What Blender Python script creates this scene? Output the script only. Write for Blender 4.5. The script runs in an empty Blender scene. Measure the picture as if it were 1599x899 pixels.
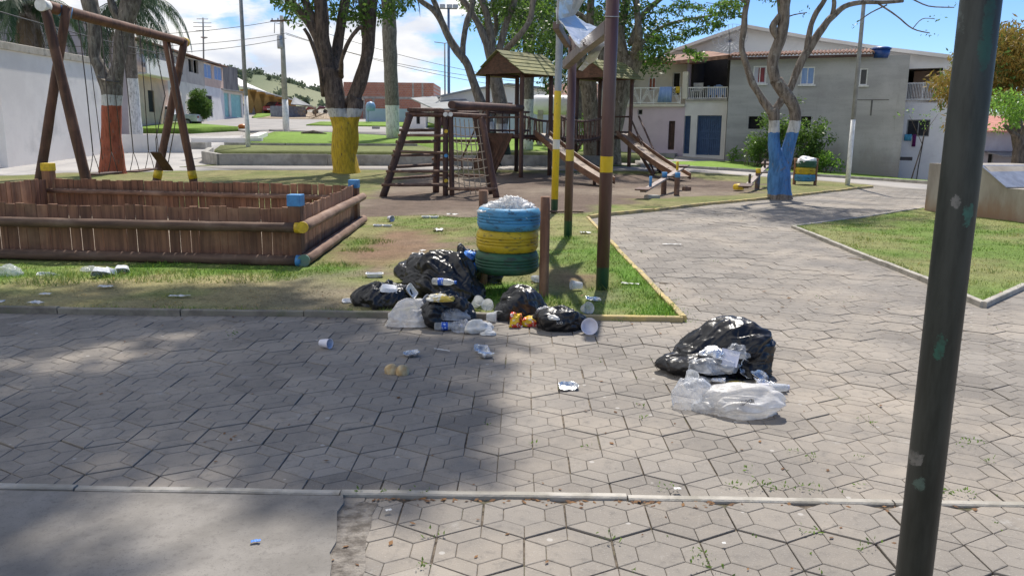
import bpy, bmesh, math, random
import numpy as np
from mathutils import Vector, Matrix, noise

rnd = random.Random(7)
nr = np.random.default_rng(7)
C = bpy.context.scene.collection
sc = bpy.context.scene

# ------------------------------------------------------------------ camera frame and terrain
F = 1250.0; H = 1.52
_w = np.array([75., 6450., 1250.]); _w /= np.linalg.norm(_w)
_f = np.array([0, 0, -1.]); _f = _f - _w*_f.dot(_w); _f /= np.linalg.norm(_f)
_x = np.cross(_f, _w)
R3 = np.array([_x, _f, _w])
def ray(px, py):
    return R3 @ np.array([(px-799.5)/F, -(py-449.5)/F, -1.])
def slope(u):
    return float(np.interp(u, [-.7, -.28, 0, .26, .36, .48, .7], [.040, .044, .044, .020, -.008, -.036, -.036]))
def tz(X, Y):
    if Y <= 24: return 0.
    t = Y-26
    e = max(0, t) if abs(t) > 2 else (t+2)**2/8
    return slope(X/Y)*min(e, 150)
def G(px, py):
    """the ground point seen at a photograph pixel"""
    d = ray(px, py); d = d/d[1]
    y = 1.5
    while y < 300:
        if H+d[2]*y < tz(d[0]*y, y): break
        y += .25
    a, b = y-.25, y
    for _ in range(18):
        m = (a+b)/2
        if H+d[2]*m < tz(d[0]*m, m): b = m
        else: a = m
    return Vector((d[0]*a, a, H+d[2]*a))
def at(px, py, Y):
    d = ray(px, py); d = d/d[1]*Y
    return Vector((d[0], Y, H+d[2]))
def gx(px, Y, z=None):
    """point on the ground at distance Y under a pixel column"""
    p = at(px, 210, Y); return Vector((p.x, Y, tz(p.x, Y) if z is None else z))

cam_d = bpy.data.cameras.new('camera'); cam = bpy.data.objects.new('camera', cam_d); C.objects.link(cam)
cam.matrix_world = Matrix([list(R3[i])+[(0, 0, H)[i]] for i in range(3)]+[[0, 0, 0, 1]])
cam_d.sensor_width = 36; cam_d.lens = 36*F/1599; cam_d.clip_start = .05; cam_d.clip_end = 3000
cam_d.dof.use_dof = True; cam_d.dof.focus_distance = 7; cam_d.dof.aperture_fstop = 18
sc.camera = cam

# ------------------------------------------------------------------ sky, sun, exposure
EL, AZ = math.radians(58), math.radians(9)
SUN = Vector((math.sin(AZ)*math.cos(EL), math.cos(AZ)*math.cos(EL), math.sin(EL)))
world = bpy.data.worlds.new('World'); sc.world = world; world.use_nodes = True
def build_world():
    nt = world.node_tree; nt.nodes.clear(); L = nt.links.new
    N = lambda t: nt.nodes.new(t)
    sky = N('ShaderNodeTexSky'); sky.sky_type = 'NISHITA'; sky.sun_disc = False
    sky.sun_elevation = EL; sky.sun_rotation = AZ; sky.air_density = .8; sky.dust_density = .05; sky.ozone_density = 2.0
    b1 = N('ShaderNodeBackground'); b1.inputs[1].default_value = .105
    hs = N('ShaderNodeHueSaturation'); hs.inputs['Saturation'].default_value = 1.12
    mm = N('ShaderNodeMix'); mm.data_type = 'RGBA'; mm.blend_type = 'MULTIPLY'; mm.inputs[0].default_value = 1; mm.inputs[7].default_value = (.80, .90, 1.06, 1)
    L(sky.outputs[0], hs.inputs['Color']); L(hs.outputs[0], mm.inputs[6]); L(mm.outputs[2], b1.inputs[0])
    b2 = N('ShaderNodeBackground'); b2.inputs[1].default_value = .84
    tc = N('ShaderNodeTexCoord'); sx = N('ShaderNodeSeparateXYZ'); L(tc.outputs['Generated'], sx.inputs[0])
    def m(op, a, b=None, c=None):
        n = N('ShaderNodeMath'); n.operation = op
        for i, v in enumerate((a, b, c)):
            if v is None: continue
            if isinstance(v, (int, float)): n.inputs[i].default_value = v
            else: L(v, n.inputs[i])
        return n.outputs[0]
    zz = m('ADD', m('MAXIMUM', sx.outputs[2], 0.0), .30)
    cx = m('DIVIDE', sx.outputs[0], zz); cy = m('DIVIDE', sx.outputs[1], zz)
    cb = N('ShaderNodeCombineXYZ'); L(cx, cb.inputs[0]); L(cy, cb.inputs[1])
    n1 = N('ShaderNodeTexNoise'); n1.inputs['Scale'].default_value = 2.1; n1.inputs['Detail'].default_value = 9; n1.inputs['Roughness'].default_value = .58
    L(cb.outputs[0], n1.inputs['Vector'])
    # the cloud bank thickens towards the west (left) and thins to clear sky in the east
    bias = N('ShaderNodeMapRange'); bias.inputs['From Min'].default_value = -.45; bias.inputs['From Max'].default_value = .42
    bias.inputs['To Min'].default_value = .22; bias.inputs['To Max'].default_value = -.17
    L(sx.outputs[0], bias.inputs['Value'])
    lowb = N('ShaderNodeMapRange'); lowb.inputs['From Min'].default_value = .0; lowb.inputs['From Max'].default_value = .17
    lowb.inputs['To Min'].default_value = .09; lowb.inputs['To Max'].default_value = -.05
    L(sx.outputs[2], lowb.inputs['Value'])
    s = m('ADD', m('ADD', n1.outputs[0], bias.outputs[0]), lowb.outputs[0])
    cov = N('ShaderNodeMapRange'); cov.interpolation_type = 'SMOOTHSTEP'
    cov.inputs['From Min'].default_value = .50; cov.inputs['From Max'].default_value = .60
    L(s, cov.inputs['Value'])
    n2 = N('ShaderNodeTexNoise'); n2.inputs['Scale'].default_value = 3.2; n2.inputs['Detail'].default_value = 6
    L(cb.outputs[0], n2.inputs['Vector'])
    cr = N('ShaderNodeValToRGB'); cr.color_ramp.elements[0].position = .34; cr.color_ramp.elements[0].color = (.60, .65, .76, 1)
    cr.color_ramp.elements[1].position = .60; cr.color_ramp.elements[1].color = (1.0, .985, .96, 1)
    L(n2.outputs[0], cr.inputs[0]); L(cr.outputs[0], b2.inputs[0])
    mx = N('ShaderNodeMixShader'); L(cov.outputs[0], mx.inputs[0]); L(b1.outputs[0], mx.inputs[1]); L(b2.outputs[0], mx.inputs[2])
    o = N('ShaderNodeOutputWorld'); L(mx.outputs[0], o.inputs[0])
build_world()
sd = bpy.data.lights.new('sun', 'SUN'); sd.energy = 4.3; sd.angle = math.radians(.9); sd.color = (1, .94, .85)
so = bpy.data.objects.new('sun', sd); C.objects.link(so); so.rotation_euler = (-SUN).to_track_quat('-Z', 'Y').to_euler()
so.location = (3, 20, 30)
sc.view_settings.view_transform = 'Standard'; sc.view_settings.look = 'None'
sc.view_settings.exposure = .45; sc.view_settings.gamma = 1
sc.render.resolution_x = 1024; sc.render.resolution_y = 575
sc.cycles.max_bounces = 6; sc.cycles.transparent_max_bounces = 12

# ------------------------------------------------------------------ materials
def rgb(c): return (c[0], c[1], c[2], 1)
class NT:
    def __init__(s, name):
        s.m = bpy.data.materials.new(name); s.m.use_nodes = True; s.nt = s.m.node_tree
        s.b = s.nt.nodes['Principled BSDF']; s.out = s.nt.nodes['Material Output']
    def N(s, t, **k):
        n = s.nt.nodes.new(t)
        for a, v in k.items(): setattr(n, a, v)
        return n
    def L(s, a, b): s.nt.links.new(a, b)
    def set(s, n, i, v):
        if hasattr(v, 'is_output') or isinstance(v, bpy.types.NodeSocket): s.L(v, n.inputs[i])
        else: n.inputs[i].default_value = v
    def math(s, op, a, b=0., c=0., clamp=False):
        n = s.N('ShaderNodeMath', operation=op, use_clamp=clamp)
        s.set(n, 0, a); s.set(n, 1, b); s.set(n, 2, c); return n.outputs[0]
    def co(s, kind='Object', scale=(1, 1, 1)):
        tc = s.N('ShaderNodeTexCoord'); mp = s.N('ShaderNodeMapping'); mp.inputs['Scale'].default_value = scale
        s.L(tc.outputs[kind], mp.inputs[0]); return mp.outputs[0]
    def noise(s, v, scale, detail=4, rough=.55, col=False):
        n = s.N('ShaderNodeTexNoise'); s.L(v, n.inputs['Vector']); n.inputs['Scale'].default_value = scale
        n.inputs['Detail'].default_value = detail; n.inputs['Roughness'].default_value = rough
        return n.outputs[1 if col else 0]
    def step(s, v, a, b, lo=0., hi=1.):
        n = s.N('ShaderNodeMapRange'); s.L(v, n.inputs[0]); n.interpolation_type = 'SMOOTHSTEP'
        for i, x in zip((1, 2, 3, 4), (a, b, lo, hi)): n.inputs[i].default_value = x
        return n.outputs[0]
    def mix(s, f, a, b, mode='MIX'):
        n = s.N('ShaderNodeMix', data_type='RGBA', blend_type=mode)
        s.set(n, 0, f)
        for i, v in ((6, a), (7, b)):
            if isinstance(v, (tuple, list)): n.inputs[i].default_value = rgb(v)
            else: s.L(v, n.inputs[i])
        return n.outputs[2]
    def bump(s, h, st=.3, d=.01):
        n = s.N('ShaderNodeBump'); n.inputs['Strength'].default_value = st; n.inputs['Distance'].default_value = d
        s.L(h, n.inputs['Height']); s.L(n.outputs[0], s.b.inputs['Normal']); return n
    def base(s, c, rough=.8, spec=None, metal=0):
        if isinstance(c, (tuple, list)): s.b.inputs['Base Color'].default_value = rgb(c)
        else: s.L(c, s.b.inputs['Base Color'])
        s.set(s.b, 'Roughness', rough); s.b.inputs['Metallic'].default_value = metal
        if spec is not None: s.b.inputs['Specular IOR Level'].default_value = spec

def mat(name, c1, c2=None, scale=3, rough=.8, bump=.2, bd=.01, bscale=None, stretch=(1, 1, 1), metal=0, spec=None, dirt=None, dscale=.7, damt=.5, lo=.35, hi=.65):
    t = NT(name); v = t.co('Object', stretch)
    c2 = c2 or tuple(x*.72 for x in c1)
    n = t.noise(v, scale, 6, .62)
    col = t.mix(t.step(n, lo, hi), c2, c1)
    if dirt:
        d = t.noise(t.co('Object'), dscale, 7, .65)
        col = t.mix(t.step(d, .5, .72, 0, damt), col, dirt)
    t.base(col, rough, spec, metal)
    if bump: t.bump(t.noise(v, bscale or scale*3, 5, .6), bump, bd)
    return t.m
def wood(name, c1, c2, g=40, rough=.75, axis=2, wear=None):
    t = NT(name); sc_ = [g, g, g]; sc_[axis] = g*.05
    v = t.co('Object', tuple(sc_))
    n = t.noise(v, 1, 5, .65)
    col = t.mix(t.step(n, .3, .7), c2, c1)
    big = t.noise(t.co('Object'), 2.3, 5, .6)
    col = t.mix(t.step(big, .45, .75, 0, .55), col, wear or tuple(min(1, x*1.5+.02) for x in c1))
    at_ = t.N('ShaderNodeAttribute', attribute_name='tint')
    col = t.mix(1, col, t.mix(at_.outputs['Fac'], (.72, .70, .68), (1.25, 1.2, 1.15)), 'MULTIPLY')
    t.base(col, rough); t.bump(n, .5, .006); return t.m
def leafm(name, c1, c2, trans=.35, rough=.45):
    t = NT(name); a = t.N('ShaderNodeAttribute', attribute_name='tint')
    col = t.mix(a.outputs['Fac'], c1, c2)
    t.base(col, rough, .35)
    tr = t.N('ShaderNodeBsdfTranslucent'); t.L(t.mix(.5, col, tuple(min(1, x*2.2) for x in c2)), tr.inputs[0])
    mx = t.N('ShaderNodeMixShader'); mx.inputs[0].default_value = trans
    t.L(t.b.outputs[0], mx.inputs[1]); t.L(tr.outputs[0], mx.inputs[2]); t.L(mx.outputs[0], t.out.inputs[0]); return t.m
def barkm(name, c1=(.17, .135, .105), c2=(.055, .042, .034), bands=(), lichen=.45, base_z=0.):
    """bark with bands of limewash or paint: bands = [(colour, z_from, z_to)] in local height"""
    t = NT(name); v = t.co('Object', (9, 9, 2.2)); n = t.noise(v, 1.4, 7, .7)
    col = t.mix(t.step(n, .36, .62), c2, c1)
    l = t.noise(t.co('Object'), 7, 5, .7)
    col = t.mix(t.step(l, .56, .66, 0, lichen), col, (.34, .32, .27))
    sx = t.N('ShaderNodeSeparateXYZ'); tc = t.N('ShaderNodeTexCoord'); t.L(tc.outputs['Object'], sx.inputs[0])
    wob = t.math('MULTIPLY', t.math('SUBTRACT', t.noise(t.co('Object'), 6, 3), .5), .10)
    z = t.math('ADD', sx.outputs[2], wob)
    chips = t.step(t.noise(t.co('Object', (1, 1, .5)), 11, 7, .78), .55, .66, .92, .10)
    for c, a, b in bands:
        f = t.math('MULTIPLY', t.math('GREATER_THAN', z, a), t.math('LESS_THAN', z, b))
        f = t.math('MULTIPLY', f, chips)
        cc = t.mix(t.step(n, .3, .6), tuple(x*.55 for x in c), c)
        col = t.mix(f, col, cc)
    t.base(col, .85); t.bump(n, .9, .03); return t.m
def paintbands(name, base, bands, rough=.45, chip=.62):
    """painted pipe or post with coloured bands in local height and chipped paint"""
    t = NT(name); sx = t.N('ShaderNodeSeparateXYZ'); tc = t.N('ShaderNodeTexCoord'); t.L(tc.outputs['Object'], sx.inputs[0])
    v = t.co('Object', (1, 1, .25)); n = t.noise(v, 9, 6, .65)
    col = t.mix(t.step(n, .35, .65), tuple(x*.75 for x in base), base)
    z = t.math('ADD', sx.outputs[2], t.math('MULTIPLY', t.math('SUBTRACT', t.noise(t.co('Object'), 9, 3), .5), .02))
    for c, a, b in bands:
        f = t.math('MULTIPLY', t.math('GREATER_THAN', z, a), t.math('LESS_THAN', z, b))
        col = t.mix(f, col, t.mix(t.step(n, .35, .65), tuple(x*.8 for x in c), c))
    ch = t.noise(t.co('Object', (1, 1, .6)), 22, 5, .7)
    col = t.mix(t.step(ch, chip, chip+.05, 0, .8), col, (.16, .12, .10))
    t.base(col, rough); t.bump(n, .15, .004); return t.m

WHITE = (.80, .80, .78)
M = {}
M['planks'] = wood('fence_planks', (.28, .142, .082), (.13, .064, .040), 26, .8, 2, (.42, .26, .16))
M['log'] = wood('round_log', (.21, .125, .085), (.095, .055, .040), 22, .8, 0, (.36, .26, .20))
M['log_y'] = wood('round_log_side', (.23, .145, .10), (.10, .06, .045), 22, .8, 1, (.38, .28, .22))
M['darkwood'] = wood('dark_stained_wood', (.105, .052, .038), (.045, .024, .020), 22, .7, 2, (.20, .11, .08))
M['swingwood'] = wood('swing_wood', (.135, .060, .036), (.055, .028, .020), 18, .7, 2, (.26, .14, .09))
M['slidewood'] = wood('slide_wood', (.20, .10, .055), (.10, .05, .03), 18, .55, 1, (.30, .18, .11))
M['roofgreen'] = wood('roof_boards', (.24, .235, .085), (.12, .135, .055), 14, .8, 0, (.36, .33, .14))
M['roofinner'] = wood('roof_underside', (.15, .075, .045), (.07, .04, .025), 14, .8, 0)
M['yellow'] = mat('yellow_paint', (.72, .50, .02), (.50, .33, .02), 12, .5, .15)
M['blue'] = mat('blue_paint', (.06, .27, .56), (.05, .19, .42), 12, .5, .15)
M['whitepaint'] = mat('white_paint', WHITE, (.62, .62, .60), 8, .6, .1)
M['rope'] = mat('rope', (.42, .36, .28), (.25, .2, .15), 30, .9, .3)
M['chain'] = mat('rusty_chain', (.10, .075, .06), (.05, .04, .035), 40, .6, .2, metal=.3)
M['concrete'] = mat('concrete', (.42, .40, .36), (.27, .26, .235), 2.2, .9, .5, .01, 20, dirt=(.13, .12, .10), dscale=1.3, damt=.5)
M['kerbc'] = mat('kerb_concrete', (.46, .43, .38), (.27, .25, .21), 6, .9, .6, .01, 30, dirt=(.16, .15, .11), dscale=3, damt=.6)
M['kerbd'] = mat('kerb_dark', (.30, .27, .21), (.17, .15, .12), 6, .9, .6, .01, 30, dirt=(.09, .10, .05), dscale=3, damt=.8)
M['kerby'] = mat('kerb_yellow_worn', (.55, .42, .16), (.34, .28, .16), 5, .85, .5, .01, 30, dirt=(.18, .16, .11), dscale=4, damt=.9)
M['wallw'] = mat('white_wall', (.88, .84, .79), (.76, .72, .68), .5, .85, .15, .01, 12, dirt=(.38, .37, .36), dscale=.5, damt=.45)
M['coping'] = mat('coping', (.60, .55, .46), (.40, .36, .29), 2, .9, .3, dirt=(.12, .11, .09), dscale=2, damt=.8)
M['lilac'] = mat('lilac_grey_wall', (.46, .42, .44), (.38, .34, .36), .6, .9, .15)
M['pink'] = mat('pink_lilac_wall', (.64, .52, .57), (.56, .45, .50), .5, .9, .12, dirt=(.3, .26, .28), dscale=.7, damt=.35)
M['cream'] = mat('cream_wall', (.72, .67, .56), (.62, .58, .49), .7, .9, .12, dirt=(.32, .29, .25), dscale=.8, damt=.4)
M['greywall'] = None
M['whitewall2'] = mat('white_house_wall', (.86, .86, .86), (.79, .79, .79), .6, .85, .12, dirt=(.40, .40, .42), dscale=.6, damt=.3)
M['salmon'] = mat('salmon_wall', (.66, .48, .38), (.56, .40, .32), .8, .9, .12, dirt=(.30, .25, .22), dscale=.9, damt=.4)
M['greige'] = mat('greige_wall', (.50, .45, .39), (.40, .35, .31), .8, .9, .12)
M['darkgrey'] = mat('stained_grey_wall', (.20, .19, .19), (.09, .09, .095), 1.5, .95, .3, stretch=(1, 1, .25))
M['palewall'] = mat('pale_shop_wall', (.74, .72, .69), (.64, .62, .60), .8, .9, .1)
M['turq'] = mat('turquoise_shutter', (.30, .62, .60), (.25, .52, .52), 3, .5, .1)
M['roofwhite'] = mat('white_sheet_roof', (.72, .69, .65), (.62, .59, .55), .6, .6, .1)
M['ochre'] = mat('ochre_fins', (.46, .27, .085), (.34, .20, .06), 1, .85, .15)
M['ltblue'] = mat('light_blue_wall', (.42, .50, .66), (.36, .44, .60), .7, .85, .1)
M['tiles'] = None
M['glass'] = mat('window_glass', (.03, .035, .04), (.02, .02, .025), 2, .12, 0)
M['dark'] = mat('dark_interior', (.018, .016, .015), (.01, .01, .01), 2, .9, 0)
M['curtain'] = mat('blue_curtain', (.16, .27, .52), (.30, .42, .66), 6, .8, 0, stretch=(8, 8, .4))
M['curtainred'] = mat('red_curtain', (.30, .06, .07), (.16, .04, .05), 6, .8, 0, stretch=(8, 8, .4))
M['curtainw'] = mat('white_curtain', (.55, .55, .62), (.40, .40, .48), 6, .8, 0, stretch=(8, 8, .4))
M['bluegate'] = mat('blue_metal_gate', (.05, .11, .24), (.035, .08, .18), 4, .5, .1)
M['galv'] = mat('galvanised_metal', (.42, .43, .45), (.30, .31, .33), 6, .38, .15, metal=.6, spec=.5, dirt=(.25, .2, .16), dscale=4, damt=.3)
M['sheet'] = mat('bent_sheet_metal', (.62, .64, .67), (.45, .47, .50), 5, .32, .1, metal=.55, dirt=(.3, .27, .24), dscale=5, damt=.3)
M['polegrey'] = mat('grey_pole', (.30, .31, .31), (.22, .23, .23), 6, .6, .1)
M['wire'] = mat('cable', (.02, .02, .02), None, 6, .6, 0)
M['tankblue'] = mat('blue_water_tank', (.02, .07, .26), (.015, .05, .19), 3, .4, .05)
M['rubber'] = mat('black_rubber', (.02, .02, .02), (.035, .033, .03), 9, .75, .2)

def greywall():
    t = NT('grey_rendered_wall'); v = t.co('Object')
    a = t.noise(t.co('Object', (.25, .25, 1.6)), 1.2, 6, .6); b = t.noise(v, .5, 6, .6); c = t.noise(v, 14, 4)
    col = t.mix(t.step(a, .35, .65), (.35, .345, .34), (.45, .445, .435))
    col = t.mix(t.step(b, .45, .7, 0, .7), col, (.50, .495, .485))
    col = t.mix(t.step(c, .55, .7, 0, .3), col, (.28, .265, .25))
    sx = t.N('ShaderNodeSeparateXYZ'); tc = t.N('ShaderNodeTexCoord'); t.L(tc.outputs['Object'], sx.inputs[0])
    z = t.math('SUBTRACT', sx.outputs[2], t.math('MULTIPLY', t.noise(t.co('Object', (1, 1, .3)), .9, 7, .65), 2.6)); col = t.mix(t.step(z, -1.3, .1, .6, 0), col, (.19, .165, .14))
    dr = t.noise(t.co('Object', (1.6, 1.6, .10)), 1.5, 6, .7); col = t.mix(t.step(dr, .60, .74, 0, .4), col, (.20, .19, .175))
    t.base(col, .92); t.bump(c, .25, .01); return t.m
M['greywall'] = greywall()
def brick():
    t = NT('hollow_clay_brick'); tc = t.N('ShaderNodeTexCoord'); b = t.N('ShaderNodeTexBrick')
    mp = t.N('ShaderNodeMapping'); mp.inputs['Rotation'].default_value = (math.radians(90), 0, 0)
    t.L(tc.outputs['Object'], mp.inputs[0]); t.L(mp.outputs[0], b.inputs[0])
    b.inputs['Color1'].default_value = (.42, .17, .10, 1); b.inputs['Color2'].default_value = (.33, .125, .08, 1); b.inputs['Mortar'].default_value = (.34, .29, .26, 1)
    b.inputs['Scale'].default_value = 1; b.inputs['Brick Width'].default_value = .30; b.inputs['Row Height'].default_value = .2; b.inputs['Mortar Size'].default_value = .014
    n = t.noise(t.co('Object'), 1.4, 6, .6)
    col = t.mix(t.step(n, .5, .75, 0, .5), b.outputs[0], (.40, .30, .25))
    t.base(col, .9); return t.m
M['brick'] = brick()
def tiles():
    t = NT('clay_roof_tiles'); n = t.noise(t.co('Object'), 4, 5, .6); n2 = t.noise(t.co('Object'), 1.2, 4)
    col = t.mix(t.step(n, .35, .65), (.16, .085, .06), (.33, .19, .13)); col = t.mix(t.step(n2, .5, .7, 0, .5), col, (.10, .08, .07))
    t.base(col, .9); return t.m
M['tiles'] = tiles()
M['redtiles'] = mat('red_roof', (.50, .22, .16), (.38, .15, .11), 2, .9, .2)
M['brownroof'] = mat('maroon_fibre_roof', (.16, .07, .065), (.11, .055, .05), 1, .8, .1)
M['greyroof'] = mat('grey_fibre_roof', (.30, .31, .31), (.22, .23, .23), 1, .8, .1)

def blackbag():
    t = NT('black_bin_liner'); v = t.co('Object')
    n = t.noise(v, 6, 4, .6); vo = t.N('ShaderNodeTexVoronoi', feature='DISTANCE_TO_EDGE'); vo.inputs['Scale'].default_value = 9
    dv = t.N('ShaderNodeVectorMath', operation='MULTIPLY_ADD'); t.L(t.noise(v, 5, 3, .6, True), dv.inputs[0]); dv.inputs[1].default_value = (.12, .12, .12); t.L(v, dv.inputs[2])
    t.L(dv.outputs[0], vo.inputs['Vector'])
    h = t.math('ADD', n, t.math('MULTIPLY', t.step(vo.outputs[0], 0, .22), .55))
    t.base((.012, .012, .014), .31, .5); t.bump(h, .38, .02); return t.m
M['bag'] = blackbag()
def clearbag(name, col=(.80, .82, .86), alpha=.62, rough=.22):
    t = NT(name); v = t.co('Object'); n = t.noise(v, 8, 5, .65); n2 = t.noise(v, 5, 3)
    t.base(t.mix(t.step(n2, .35, .65), tuple(x*.8 for x in col), col), rough, .6)
    t.bump(t.math('ADD', n, t.math('MULTIPLY', t.noise(v, 26, 5, .7), .4)), .55, .02)
    tr = t.N('ShaderNodeBsdfTransparent'); tl = t.N('ShaderNodeBsdfTranslucent'); tl.inputs[0].default_value = rgb(col)
    m1 = t.N('ShaderNodeMixShader'); m1.inputs[0].default_value = .3; t.L(t.b.outputs[0], m1.inputs[1]); t.L(tl.outputs[0], m1.inputs[2])
    m2 = t.N('ShaderNodeMixShader'); t.L(t.step(n, .3, .7, alpha-.25, min(1, alpha+.25)), m2.inputs[0]); t.L(tr.outputs[0], m2.inputs[1]); t.L(m1.outputs[0], m2.inputs[2])
    t.L(m2.outputs[0], t.out.inputs[0]); return t.m
M['clear'] = clearbag('clear_plastic', (.72, .75, .80), .42, .15)
M['milky'] = clearbag('milky_plastic_bag', (.80, .79, .78), .74, .3)
M['whitebag'] = clearbag('white_plastic_heap', (.84, .84, .84), .93, .35)
M['yellowwrap'] = mat('yellow_white_wrapper', (.70, .50, .08), (.72, .70, .62), 14, .35, .4, lo=.45, hi=.55)
M['bluebag'] = mat('blue_plastic_bag', (.03, .14, .55), (.06, .25, .75), 14, .3, .5, .02)
M['foam'] = mat('white_foam', (.82, .82, .82), (.72, .72, .73), 10, .6, .15)
M['foil'] = mat('aluminium_foil', (.80, .81, .82), (.62, .63, .65), 20, .25, .9, .012, 45, metal=.95)
M['cupm'] = clearbag('translucent_cup', (.80, .82, .84), .6, .2)
M['whitecup'] = mat('white_cup', (.72, .72, .80), (.66, .66, .74), 8, .4, .05)
M['paper'] = mat('paper_scrap', (.74, .73, .70), (.58, .57, .54), 12, .8, .3)
M['bread'] = mat('bread_roll', (.62, .50, .30), (.45, .30, .14), 14, .9, .5)
def packet():
    t = NT('snack_packet'); v = t.co('Object'); a = t.noise(v, 16, 3, .5, False); b = t.noise(v, 31, 2)
    col = t.mix(t.step(a, .45, .5), (.75, .50, .02), (.55, .04, .02)); col = t.mix(t.step(b, .60, .63), col, (.75, .72, .66))
    t.base(col, .3, .5); t.bump(a, .5, .01); return t.m
M['packet'] = packet()
def label():
    t = NT('bottle_label'); v = t.co('Object'); a = t.noise(v, 30, 2)
    t.base(t.mix(t.step(a, .5, .55), (.02, .10, .55), (.5, .6, .8)), .4); return t.m
M['label'] = label()
def tyre(name, c):
    t = NT(name); v = t.co('Object'); n = t.noise(v, 5, 6, .65); n2 = t.noise(t.co('Object', (1, 1, 3)), 12, 5, .7)
    col = t.mix(t.step(n, .35, .7), tuple(x*.7 for x in c), c)
    col = t.mix(t.step(n2, .52, .66, 0, .85), col, (.035, .035, .035))
    gr = t.noise(v, 2.2, 6, .7); col = t.mix(t.step(gr, .5, .68, 0, .45), col, (.16, .13, .10))
    t.base(col, .55, .4); t.bump(n2, .25, .006); return t.m
M['tyre_blue'] = tyre('tyre_blue_paint', (.075, .30, .52)); M['tyre_yellow'] = tyre('tyre_yellow_paint', (.62, .44, .02)); M['tyre_green'] = tyre('tyre_green_paint', (.035, .12, .065))
M['tyre_dgreen'] = M['tyre_green']
M['leaf'] = leafm('leaves_mid_green', (.040, .085, .018), (.115, .195, .038))
M['leafdark'] = leafm('leaves_dark_green', (.028, .062, .018), (.080, .145, .034), .25)
M['leafbright'] = leafm('leaves_bright_green', (.07, .16, .02), (.17, .30, .045), .45)
M['leafgold'] = leafm('leaves_golden', (.34, .19, .035), (.20, .17, .04), .3, .6)
M['palmleaf'] = leafm('palm_leaflets', (.020, .048, .018), (.050, .090, .035), .2, .4)
M['palmdry'] = leafm('dry_palm_leaflets', (.12, .085, .05), (.20, .15, .09), .2, .7)
M['weed'] = leafm('weeds', (.05, .11, .02), (.14, .22, .04), .4)
M['litterleaf'] = leafm('fallen_leaves', (.10, .05, .025), (.25, .13, .05), .1, .8)
M['bark'] = barkm('bark'); M['barkgrey'] = barkm('bark_grey', (.19, .165, .135), (.07, .058, .047), (), .6)
M['palmtrunk'] = barkm('palm_trunk', (.20, .175, .15), (.09, .075, .062), ((WHITE, -1, 1.6),), .7)

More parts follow.
